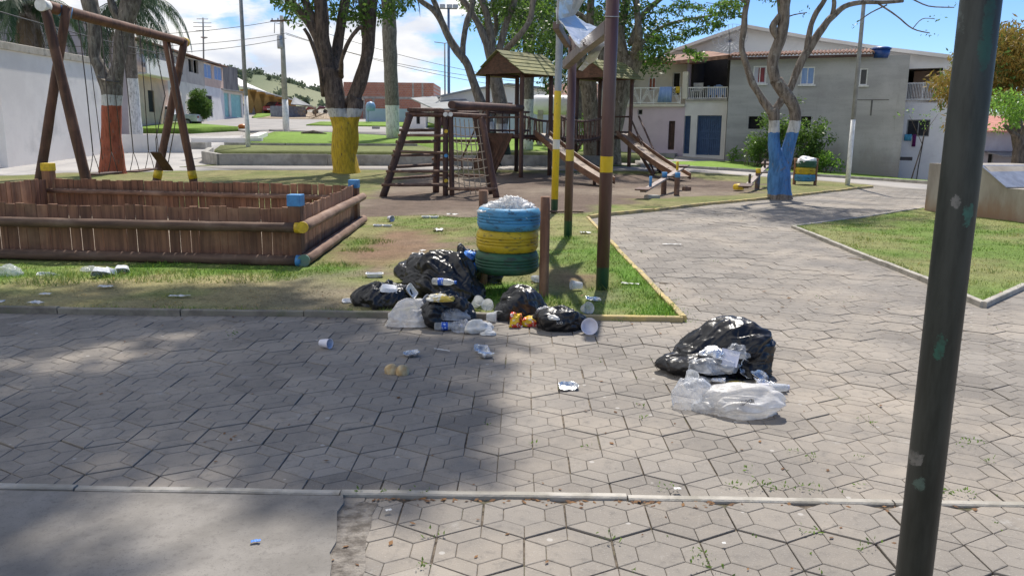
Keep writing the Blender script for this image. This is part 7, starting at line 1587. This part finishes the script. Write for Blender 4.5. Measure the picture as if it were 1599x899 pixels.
# ================================================================== RUBBISH
def ridge(v): return 1-2.2*abs(noise.noise(v))
def lump(name, label, cat_, c, dims, seed, m, yaw=0, rough=(.22, .17, .075), fr=(1.3, 1.8, 3.8), flat_=.42, sub=6, skew=0, cav=None, tail=None, group=None, parent=None, axis=None):
    """a crumpled body: c = ground point under the centre, dims = half sizes"""
    bm = bmesh.new(); bmesh.ops.create_icosphere(bm, subdivisions=sub, radius=1); o3 = V3((seed*7.13, seed*3.7, seed*1.9)); Rz = Matrix.Rotation(yaw, 3, 'Z')
    rs_ = random.Random(seed); ax = V3(axis or tail or (rs_.uniform(-1, 1), rs_.uniform(-.5, .5), rs_.uniform(.2, .9))).normalized()
    peaks = [(V3((rs_.uniform(-1, 1), rs_.uniform(-1, 1), rs_.uniform(-.3, .8))).normalized(), rs_.uniform(.12, .42)) for _ in range(5)] if m in (M['bag'], M['milky']) else []
    for v in bm.verts:
        d = v.co.normalized(); w = V3((noise.noise(d*2+o3), noise.noise(d*2-o3), noise.noise(d*2+o3*2)))*.22; e = d+w; q = e-ax*(e.dot(ax)*.78)
        r = 1+rough[0]*noise.noise(e*fr[0]+o3)*1.6+rough[1]*ridge(q*fr[1]+o3)+rough[2]*ridge(q*fr[2]-o3)+rough[2]*.28*ridge(q*fr[2]*2.1+o3)
        for pk, pa in peaks: r += pa*max(0, d.dot(pk))**9
        if tail: td = V3(tail).normalized(); k = max(0, d.dot(td)); r += .55*k**6; r -= .10*(k**2)*(1-k)
        if cav: cd = V3(cav[0]).normalized(); a = math.acos(max(-1, min(1, d.dot(cd)))); a += .18*noise.noise(d*4+o3); r *= 1-cav[2]*(1-sm((a-cav[1]*.8)/(cav[1]*.4)))
        p = V3((d.x*r*dims[0], d.y*r*dims[1], d.z*r*dims[2]*(1+skew*d.x))); lo = -dims[2]*flat_
        if p.z < lo: p.z = lo+(p.z-lo)*.06; p.x *= 1.04; p.y *= 1.04
        v.co = p-V3((0, 0, lo*1.03))
    me = bpy.data.meshes.new(name); bm.to_mesh(me); bm.free(); me.materials.append(m); me.polygons.foreach_set('use_smooth', [True]*len(me.polygons))
    o = bpy.data.objects.new(name, me); C.objects.link(o)
    if parent: o.parent = parent; o.location = V3(c)-off_of(parent); o.rotation_euler = (0, 0, yaw)
    else: o.location = c; o.rotation_euler = (0, 0, yaw); tag(o, label, cat_, group)
    return o
def gz(px, py): g = G(px, py); g.z = .032 if inpoly(g.x, g.y, playpoly) or inpoly(g.x, g.y, RL) else .0; return g
def bag(label, x0, x1, y0, y1, seed, m='bag', ry=.8, cat_='rubbish bag', name='rubbish_bag', lift=0, **k):
    g = gz((x0+x1)/2, y1); rx = (x1-x0)/2*g.y/F; g.y += rx*ry*.9; rx = (x1-x0)/2*g.y/F; hz = (y1-y0)*g.y/F; rz = max(.02, (hz-rx*ry*.25)/1.45)
    g = V3((at((x0+x1)/2, y1, g.y).x, g.y, g.z+lift)); return lump(name, label, cat_, g, (rx*.93, rx*ry, rz), seed, M[m], k.pop('yaw', 0), group=k.pop('group', None), **k)
GB_ = 'rubbish bags around the tyre bin'
b1 = bag('shiny black bag, the largest of the heap left of the tyre bin', 646, 737, 405, 474, 3, ry=.75, group=GB_, lift=.03, rough=(.2, .2, .10), tail=(.8, -.5, -.2))
bag('dull black bag behind the upper left of the heap', 628, 700, 405, 452, 8, ry=.8, group=GB_)
bag('black bag pressed against the left of the yellow and green tyres', 706, 746, 392, 450, 12, ry=.9, group=GB_)
b4 = bag('small split black bag at the left end of the heap with foam trays on it', 562, 634, 446, 487, 5, ry=.7, group=GB_, rough=(.2, .16, .1))
bt = bag('torn black bag at the front of the heap spilling clear plastic', 665, 736, 460, 513, 17, ry=.7, group=GB_, cav=((.1, -1, .35), .55, .30), rough=(.18, .16, .1))
bag('rounded black bag leaning on the right post of the tyre bin', 777, 851, 447, 499, 21, ry=.8, group=GB_, rough=(.14, .13, .05))
b7 = bag('low black bag lying on the kerb right of the tyre bin, with white print', 841, 913, 478, 518, 26, ry=.6, group=GB_, rough=(.16, .12, .07))
big = bag('large torn black bag alone on the paving, spilling waste', 1062, 1192, 522, 590, 34, rough=(.15, .20, .085), fr=(1.1, 1.7, 4.2), skew=.30, cav=((.22, -1, .10), .48, .34), axis=(.9, .1, .42), tail=(-.95, -.2, -.15), ry=.66)
# tied neck and ear of the big bag
g = gz(1045, 577); lump('knot', '', '', g+V3((.02, .03, 0)), (.055, .05, .05), 41, M['bag'], .4, (.3, .3, .15), parent=big, sub=4)
g = gz(1180, 590); lump('torn_flap', '', '', g+V3((.0, .10, 0)), (.09, .07, .11), 43, M['bag'], .4, (.3, .3, .15), parent=big, sub=4)
def litter(name, label, cat_, px, py, dims, seed, m, yaw=0, z=0, rough=(.28, .28, .14), group=None, sub=4, **k): g = gz(px, py); g.y += dims[1]*.6; return lump(name, label, cat_, g+V3((0, 0, z)), dims, seed, M[m], yaw, rough, group=group, sub=sub, **k)
def surf(ob, px, py):
    bpy.context.view_layer.update(); mi = ob.matrix_world.inverted(); o = mi @ V3((0, 0, H)); d = (mi.to_3x3() @ V3(ray(px, py))).normalized(); ok, loc, n, _ = ob.ray_cast(o, d)
    return ob.matrix_world @ loc if ok else gz(px, py)
def onbag(name, label, cat_, ob, px, py, dims, seed, m, yaw=0, rough=(.28, .25, .12)): return lump(name, label, cat_, surf(ob, px, py)+V3((0, .01, -dims[2]*.6)), dims, seed, M[m], yaw, rough, sub=4)
# blue bag
lump('plastic_bag', 'crumpled blue plastic bag on top of the bag left of the tyres', 'plastic bag', at(733, 404, 7.75), (.065, .06, .045), 51, M['bluebag'], 0, (.25, .25, .15), sub=4)
lump('plastic_bag', 'bright blue plastic bag hanging beside the green tyre', 'plastic bag', at(734, 434, 7.45), (.05, .045, .09), 52, M['bluebag'], 0, (.25, .25, .15), sub=4)
bm2 = bag('milky white carrier bag at the front left of the heap, with dark print', 612, 680, 468, 510, 55, 'milky', ry=.6, name='carrier_bag', cat_='carrier bag', rough=(.16, .18, .1), tail=(-.8, -.4, -.4))
cb = bag('long translucent white bag lying in front of the large torn bag', 1094, 1210, 604, 653, 57, 'milky', ry=.6, name='carrier_bag', cat_='carrier bag', rough=(.14, .13, .06), axis=(.9, -.1, .1), fr=(1.2, 2.6, 5))
bag('clear plastic tub bag at the left end of the long translucent bag', 1047, 1112, 590, 640, 59, 'clear', ry=.6, name='plastic_tub', cat_='plastic tub', rough=(.12, .16, .08))
# writing on the milky bag: dark characters
def glyphs(name, txt, p, size, rot, m, parent=None, label=None, ext=0):
    cu = bpy.data.curves.new(name, 'FONT'); cu.body = txt; cu.size = size; cu.extrude = ext; cu.align_x = 'CENTER'; cu.resolution_u = 3; cu.space_character = .9; o = bpy.data.objects.new(name, cu); C.objects.link(o)
    dg = bpy.context.evaluated_depsgraph_get(); me = bpy.data.meshes.new_from_object(o.evaluated_get(dg)); bpy.data.objects.remove(o); o = bpy.data.objects.new(name, me); C.objects.link(o); me.materials.clear(); me.materials.append(m)
    o.matrix_world = Matrix.Translation(p) @ rot.to_4x4()
    if parent: mw = o.matrix_world.copy(); bpy.context.view_layer.update(); o.parent = parent; o.matrix_parent_inverse = parent.matrix_world.inverted(); o.matrix_world = mw
    return o
def onsurf(ob, px, py):
    bpy.context.view_layer.update(); mi = ob.matrix_world.inverted(); o = mi @ V3((0, 0, H)); d = (mi.to_3x3() @ V3(ray(px, py))).normalized(); ok, loc, n, _ = ob.ray_cast(o, d)
    return (ob.matrix_world @ loc, (ob.matrix_world.to_3x3() @ n).normalized()) if ok else (None, None)
INK = mat('black_ink', (.015, .015, .02), None, 5, .5, 0); INKW = mat('white_ink', (.6, .6, .6), None, 5, .5, 0)
def decal(ob, px, py, txt, size, m, ang=0, up=None):
    p, n = onsurf(ob, px, py)
    if p is None: return
    n = (n+V3((0, -1.6, .8))).normalized(); x = V3((0, 0, 1)).cross(n).normalized(); y = n.cross(x); Rm = Matrix((x, y, n)).transposed() @ Matrix.Rotation(ang, 3, 'Z'); o = glyphs('printed_mark', txt, p+n*.006, size, Rm, m, ob)
    bpy.context.view_layer.update(); mi = ob.matrix_world.inverted(); om = o.matrix_world; oi = om.inverted()
    for v in o.data.vertices:   # lay every point of the print on the plastic
        w = om @ v.co; ok, loc, nn_, _ = ob.ray_cast(mi @ (w+n*.12), (mi.to_3x3() @ (-n)).normalized())
        if ok: v.co = oi @ (ob.matrix_world @ loc+n*.0022)
    return o
decal(cb, 1168, 630, 'IБƧЯI', .036, INK, .12)
decal(b7, 874, 506, 'X-ID', .028, INKW, .15)
# trays, boxes and cups
def superrect(a, b, n=28, p=5):
    out = []
    for i in range(n):
        t = 2*math.pi*(i+.5)/n; c, s = math.cos(t), math.sin(t); r = (abs(c)**p+abs(s)**p)**(-1/p); out.append((a*r*c, b*r*s))
    return out
def traymesh(L, W_, Hh, jit=0, seed=0, off=(0, 0)):
    mb = MB(); vs = []; rr_ = random.Random(seed)
    for k, z in ((1.08, Hh-.004), (1.07, Hh), (1.0, Hh), (.9, Hh*.5), (.80, .004), (.76, 0), (.35, 0)):
        for i, (x, y) in enumerate(superrect(L/2*k, W_/2*k)): vs.append((x+off[0]+jit*noise.noise(V3((x*30, y*30, seed))), y+off[1]+jit*noise.noise(V3((x*30, y*30, seed+9))), z+jit*noise.noise(V3((x*22, y*22, seed+5)))))
    n = 28; mb.add(vs, [(r*n+i, r*n+(i+1) % n, (r+1)*n+(i+1) % n, (r+1)*n+i) for r in range(6) for i in range(n)]+[tuple(6*n+i for i in range(n))], 0, False); return mb
def place(mb, name, label, cat_, c, rot=(0, 0, 0), m='foam', th=.002, group=None, smooth=False):
    o = mb.obj(name, M[m] if isinstance(m, str) else m, None); o.location = c; o.rotation_euler = rot
    if th: s_ = o.modifiers.new('thickness', 'SOLIDIFY'); s_.thickness = th
    return tag(o, label, cat_, group)
def tray(label, px, py, L=.16, W_=.12, Hh=.03, rot=(0, 0, 0), m='foam', z=0, jit=.006, seed=0, group=None, name='foam_tray', cat_='foam tray', shell=False, on=None):
    g = surf(on, px, py) if on else gz(px, py); mb = traymesh(L, W_, Hh, jit, seed)
    if shell:
        m2 = traymesh(L, W_, Hh*.9, jit, seed+3, (L*1.06, 0)); mb.add(m2.v, m2.f)
    return place(mb, name, label, cat_, g+V3((0, 0, z)), rot, m, .0025, group)
FT = 'foam trays scattered on the grass'
tray('upright white foam tray alone on the grass left of the rubbish heap', 585, 437, .17, .12, .04, (0, 0, .2), seed=2, group=FT)
tray('small white foam tray on the grass edge left of the heap', 548, 478, .14, .09, .025, (.15, 0, .1), seed=3, group=FT)
tray('open foam box right of the enclosure, nearer the viewer of the two', 590, 357, .14, .12, .03, (0, 0, .1), seed=4, group=FT, shell=True)
tray('open foam box farther right on the grass edge near the bare soil', 665, 343, .14, .12, .03, (0, 0, .1), seed=5, group=FT, shell=True)
tray('white foam tray lying over the small split black bag', 608, 453, .15, .10, .03, (math.pi+.3, .1, .2), z=.03, seed=6, group=FT, on=b4)
tray('white foam box lid leaning between the black bags', 640, 455, .12, .09, .03, (1.0, .9, .5), z=.0, seed=7, group=FT, on=b4)
tray('white foam box on the milky carrier bag', 674, 476, .15, .11, .04, (1.1, .5, -.4), z=.0, seed=8, group=FT, on=bm2)
tray('largest overturned white foam bowl before the picket enclosure', 160, 436, .17, .15, .055, (math.pi-.5, .2, .5), z=.07, seed=9, group=FT)
tray('white foam bowl touching the right of the largest overturned one', 176, 433, .13, .12, .05, (math.pi-.3, .4, .3), z=.055, seed=10, group=FT)
tray('white foam bowl standing apart, rightmost before the picket enclosure', 193, 430, .14, .11, .05, (math.pi-.7, 0, .1), z=.055, seed=11, group=FT)
tray('flat white tray before the left part of the enclosure', 70, 435, .13, .09, .02, (.2, .1, .3), seed=12, group=FT); tray('little foam scrap right of the flat white tray', 85, 434, .08, .06, .015, (.2, .3, .9), seed=13, group=FT)
litter('plastic_bag', 'grey-blue crumpled plastic at the left edge before the enclosure', 'plastic bag', 10, 437, (.09, .07, .07), 71, 'clear'); litter('paper_scrap', 'small grey plastic scrap left of the overturned bowls', 'paper', 137, 428, (.06, .05, .03), 72, 'clear')
FO = 'foil trays lying about'
tray('crumpled foil tray on the paving, left of the double one', 643, 556, .10, .07, .028, (.15, -.1, .3), 'foil', .002, .016, 21, FO, 'foil_tray', 'foil tray'); tray('foil tray lying upright behind another, centre of the paving', 752, 550, .09, .07, .028, (.5, .1, .2), 'foil', .01, .018, 22, FO, 'foil_tray', 'foil tray')
tray('shiny foil tray in front of its twin, centre of the paving', 759, 558, .10, .08, .03, (-.1, .1, .4), 'foil', .002, .018, 23, FO, 'foil_tray', 'foil tray'); tray('flattened foil plate alone on the paving left of the large torn bag', 887, 607, .115, .09, .02, (.2, 0, .1), 'foil', .004, .014, 24, FO, 'foil_tray', 'foil tray')
tray('foil plate on the shaded grass left of the nearest brown post', 926, 475, .13, .09, .02, (.15, .1, .1), 'foil', .004, .01, 25, FO, 'foil_tray', 'foil tray')
tray('torn foil tray hanging out at the right side of the large torn bag', 1166, 572, .13, .10, .03, (1.1, .5, .2), 'foil', -.03, .02, 26, FO, 'foil_tray', 'foil tray', on=big); tray('crushed foil sheet right of the large torn bag', 1190, 606, .12, .08, .03, (.3, .3, .3), 'foil', .01, .02, 27, FO, 'foil_tray', 'foil tray')
tray('dark foil lid under the right edge of the large torn bag', 1185, 594, .11, .08, .015, (.4, .1, .6), 'foil', .03, .012, 28, FO, 'foil_tray', 'foil tray')
def cup(label, px, py, rot, m='cupm', r=.034, h=.085, z=.034, group='plastic cups', name='plastic_cup', cat_='plastic cup', jit=.004):
    mb = MB(); n = 24; vs = []
    prof = [(0, 0), (r*.66, 0), (r*.7, .004), (r*.8, h*.35), (r*.92, h*.75), (r, h*.97), (r*1.06, h)]
    for rr_, z_ in prof[1:]:
        for j in range(n): a = 6.2832*j/n; k = 1+jit*8*noise.noise(V3((math.cos(a)*2, math.sin(a)*2, z_*20+px))); vs.append((rr_*k*math.cos(a), rr_*k*math.sin(a), z_))
    mb.add(vs, [(i*n+j, i*n+(j+1) % n, (i+1)*n+(j+1) % n, (i+1)*n+j) for i in range(5) for j in range(n)]+[tuple(range(n))[::-1]], 0, True); return place(mb, name, label, cat_, gz(px, py)+V3((0, 0, z)), rot, m, .0012, group)
H2 = math.pi/2
cup('white cup lying alone on the shaded paving', 501, 542, (H2-.05, 0, 1.1), 'whitecup', .034, .085)
cup('pale cup lying on the shaded grass between the brown posts', 908, 457, (H2-.1, 0, -1.3), 'cupm', .045, .11, .04); cup('clear cup on the grass behind the right post of the tyre bin', 832, 444, (H2, 0, .6), 'cupm', .04, .09, .035)
cup('clear cup standing tilted between the two bags on the paving', 1074, 600, (.5, .2, 0), 'cupm', .038, .095, .0); cup('clear cup cut by the right edge of the picture', 1602, 778, (H2, 0, .8), 'cupm', .04, .09, .036)
cup('clear cup near the right end of the large torn bag', 1228, 612, (H2, 0, -1.5), 'cupm', .03, .10, .028); cup('clear cup, uppermost of those between the heap and the round black bag', 741, 485, (.9, .3, .4), 'cupm', .045, .09, .02)
cup('clear cup in the middle of the loose cups below the green tyre', 765, 490, (1.1, .4, -.5), 'cupm', .05, .08, .03); cup('clear cup at the right of the loose cups below the green tyre', 775, 498, (H2, 0, .3), 'cupm', .045, .08, .04); cup('clear cup lowest of the loose cups below the green tyre', 760, 502, (H2, .3, 1.5), 'cupm', .045, .08, .04)
cup('crushed clear cup on the grass above the low kerb bag', 911, 494, (1.2, .2, .5), 'cupm', .05, .08, .03); cup('milky bowl lying on its side at the right end of the kerb bag', 921, 520, (1.25, 0, -.2), 'whitecup', .062, .045, .05, name='plastic_bowl', cat_='plastic bowl'); cup('white cup on the grass near the enclosure corner', 607, 348, (H2, 0, .8), 'whitecup', .05, .10, .045)
cup('can-like tin lying behind the long translucent bag', 1110, 598, (H2, 0, 1.4), 'foil', .022, .085, .02, name='tin', cat_='tin')
mb = MB()   # rolled paper tube by the big bag
mb.tube([(-.09, 0, 0), (0, 0, .003), (.09, 0, 0)], .018, 14, caps=False); place(mb, 'paper_roll', 'white rolled tube lying right of the large torn bag', 'paper roll', gz(1208, 608)+V3((0, 0, .018)), (0, 0, -.15), 'whitecup', .002)
# bottle with blue label
def bottle(label, px, py, yaw):
    g = gz(px, py); t = thing('plastic_bottle', label, 'bottle', g+V3((0, 0, .032))); d = V3((math.cos(yaw), math.sin(yaw), 0)); c = V3(t.location)
    mb = MB(); prof = [(-.11, .004), (-.108, .026), (-.10, .031), (.03, .031), (.06, .027), (.085, .013), (.10, .012)]; mb.tube([c+d*x for x, r in prof], [r for x, r in prof], 18); mb.obj('body', M['cupm'], t)
    mb = MB(); mb.tube([c-d*.055, c-d*.005], .0325, 18, caps=False); mb.obj('label_band', M['label'], t); mb = MB(); mb.tube([c+d*.095, c+d*.112], .015, 12); mb.obj('cap', M['bluebag'], t)
bottle('clear bottle with blue label on the kerb before the heap', 700, 515, .15); bottle('small clear bottle with blue band lying on the largest black bag', 722, 517, -.2)
bpy.data.objects['plastic_bottle.001'].location = surf(b1, 694, 441)+V3((0, -.02, .01)); bpy.data.objects['plastic_bottle.001']['label'] = 'small clear bottle with a blue band, lying on the largest black bag'
def crum(label, px, py, d, seed, m, z=0, name='paper_scrap', cat_='paper', yaw=0, **k): return litter(name, label, cat_, px, py, d, seed, m, yaw, z, **k)
crum('crumpled white tissue on the kerb below the loose cups', 747, 520, (.085, .05, .055), 81, 'paper', name='tissue', cat_='tissue'); crum('second white tissue, trailing right on the paving', 762, 523, (.045, .03, .02), 82, 'paper', name='tissue', cat_='tissue'); crum('clear wrap crumpled between bottle and tissue', 722, 518, (.07, .05, .05), 83, 'clear', name='plastic_wrap', cat_='plastic wrap')
onbag('food_wrapper', 'pale yellow wrapper on top of the torn black bag', 'wrapper', bt, 688, 466, (.085, .05, .03), 84, 'yellowwrap'); onbag('plastic_wrap', 'clear plastic spilling from the torn black bag', 'plastic wrap', bt, 708, 492, (.10, .05, .05), 85, 'clear')
crum('red and yellow snack packet standing left of the yellow one', 806, 511, (.045, .03, .065), 86, 'packet', 0, 'snack_packet', 'snack packet'); crum('crumpled yellow and red snack packet against the kerb bag', 830, 510, (.075, .04, .045), 87, 'packet', 0, 'snack_packet', 'snack packet')
crum('translucent wrap between the round black bag and the kerb bag', 850, 500, (.08, .05, .07), 88, 'clear', 0, 'plastic_wrap', 'plastic wrap'); onbag('paper_scrap', 'white paper lying on the kerb bag', 'paper', b7, 866, 496, (.045, .03, .02), 89, 'paper')
onbag('plastic_wrap', 'clear plastic heap in the mouth of the large torn bag', 'plastic wrap', big, 1122, 572, (.10, .06, .06), 90, 'clear'); onbag('foil_wad', 'crumpled foil at the top of the torn opening', 'foil', big, 1114, 552, (.07, .05, .04), 91, 'foil'); onbag('plastic_wrap', 'clear wrap at the right of the torn opening', 'plastic wrap', big, 1152, 550, (.06, .05, .05), 92, 'clear')
onbag('plastic_sheet', 'grey clear plastic sagging out of the lower left of the torn opening', 'plastic sheet', big, 1098, 572, (.08, .05, .05), 96, 'clear')
mb = MB(); mb.prism([(-.06, -.05, 0), (.05, -.06, .01), (.065, .05, 0), (-.05, .055, .012)], (0, 0, .002)); place(mb, 'folded_paper', 'pale lilac folded paper in the opening of the large torn bag', 'paper', surf(big, 1136, 556)+V3((0, -.04, 0)), (.95, .1, -.2), 'whitecup', 0)
crum('yellow food scraps on the paving below the torn opening', 1152, 600, (.045, .03, .008), 93, 'yellow', 0, 'food_scraps', 'food scraps'); onbag('food_scraps', 'orange peel inside the torn opening', 'food scraps', big, 1103, 553, (.025, .02, .018), 94, 'yellow')
crum('white napkin in the snack of the large bag, low left', 1098, 597, (.05, .03, .02), 95, 'paper')
for k, (px, py, sd) in enumerate(((611, 584, 101), (628, 586, 102))): o = litter('bread_roll', 'left' if 0 else ('whole pale bread roll half, left of the pair on the paving', 'browner bread roll half, right of the pair on the paving')[k], 'bread', px, py, (.042, .038, .042), sd, 'bread', k, 0, (.08, .06, .03))
# weathered paper strips and flat scraps
def scrap(label, px, py, a, b, yaw, m='paper', name='paper_scrap', cat_='paper', z=.004):
    r = random.Random(int(px*7+py)); mb = MB(); n, k = 8, 4; vs = []
    for i in range(n+1):
        for j in range(k+1): x, y = (i/n-.5)*a, (j/k-.5)*b*(1+.3*noise.noise(V3((i*.7, px, 0)))); vs.append((x+.1*b*noise.noise(V3((i*.6, j*.6, px))), y+.35*b*noise.noise(V3((i*.5, py, 0))), .012+.35*min(a, b)*abs(noise.noise(V3((i*.8, j*.9, px*.1))))))
    mb.add(vs, [(i*(k+1)+j, (i+1)*(k+1)+j, (i+1)*(k+1)+j+1, i*(k+1)+j+1) for i in range(n) for j in range(k)], 0, False); place(mb, name, label, cat_, gz(px, py)+V3((0, 0, z)), (0, 0, yaw), m, .001)
scrap('long white plastic strip on the sunlit grass right of the nearest brown post', 984, 450, .18, .05, -.3); scrap('thin white strip far up the hexagonal path', 1049, 383, .26, .05, -.1)
scrap('white scrap on the grass left of the path corner', 914, 368, .16, .10, .2); scrap('crumpled white scrap below the farther open foam box', 685, 364, .15, .14, .4); scrap('pale flat scrap near the bare soil above the tyre bin', 707, 339, .22, .10, 0)
scrap('small pale paper before the overturned bowls', 165, 455, .13, .06, .1); scrap('small pale paper near the left kerb', 72, 467, .10, .05, 0); scrap('thin flat paper on the dry grass left of the heap', 281, 470, .19, .05, .05); scrap('crumpled white scrap on the bed kerb at far left', 57, 486, .12, .08, -.4, z=.03)
scrap('white scrap at the left frame edge by the kerb', 2, 484, .06, .08, .3, z=.03); scrap('thin white drinking straw scrap between the foil trays', 690, 549, .13, .012, -.5); scrap('tiny blue wrapper on the concrete slab', 400, 852, .035, .016, .2, 'bluebag', 'food_wrapper', 'wrapper', .01)
scrap('pale napkin scrap beside the slab edge on the front pavers', 607, 801, .025, .015, .5, 'paper'); scrap('small white scrap by the front kerb', 1057, 770, .03, .02, .2, z=.012); scrap('pale fleck on the front pavers left of the dark pole', 1130, 853, .014, .012, 0)
scrap('white scraps of paper behind the largest black bag', 652, 402, .14, .08, .4); scrap('small white scrap above the heap', 660, 397, .08, .05, .9)
# rubbish inside the tyre bin
c = V3((BC.x, BC.y, binZ-.115)); lump('rubbish_fill', 'crumpled clear and white plastic filling the top of the nearer tyre bin', 'rubbish', c, (.185, .185, .10), 61, M['whitebag'], 0, (.25, .3, .22), (2.0, 4.0, 8), .6, 6)
c2_ = V3((c2.x, c2.y, z2-.12)); lump('rubbish_fill', 'white plastic heaped on top of the distant tyre bin', 'rubbish', c2_, (.27, .22, .14), 62, M['foam'], 0, (.2, .2, .12), (1.6, 3.4, 7), .5, 4)
# plain dark debris in the shade behind the bin post
crum('dark tangle of twigs and cloth behind the left post of the tyre bin', 765, 447, (.09, .06, .08), 97, 'bag', 0, 'cloth_tangle', 'cloth')
for x, y, lab in ((1215, 380, 'dry brown leaf cluster on the path'),): pass
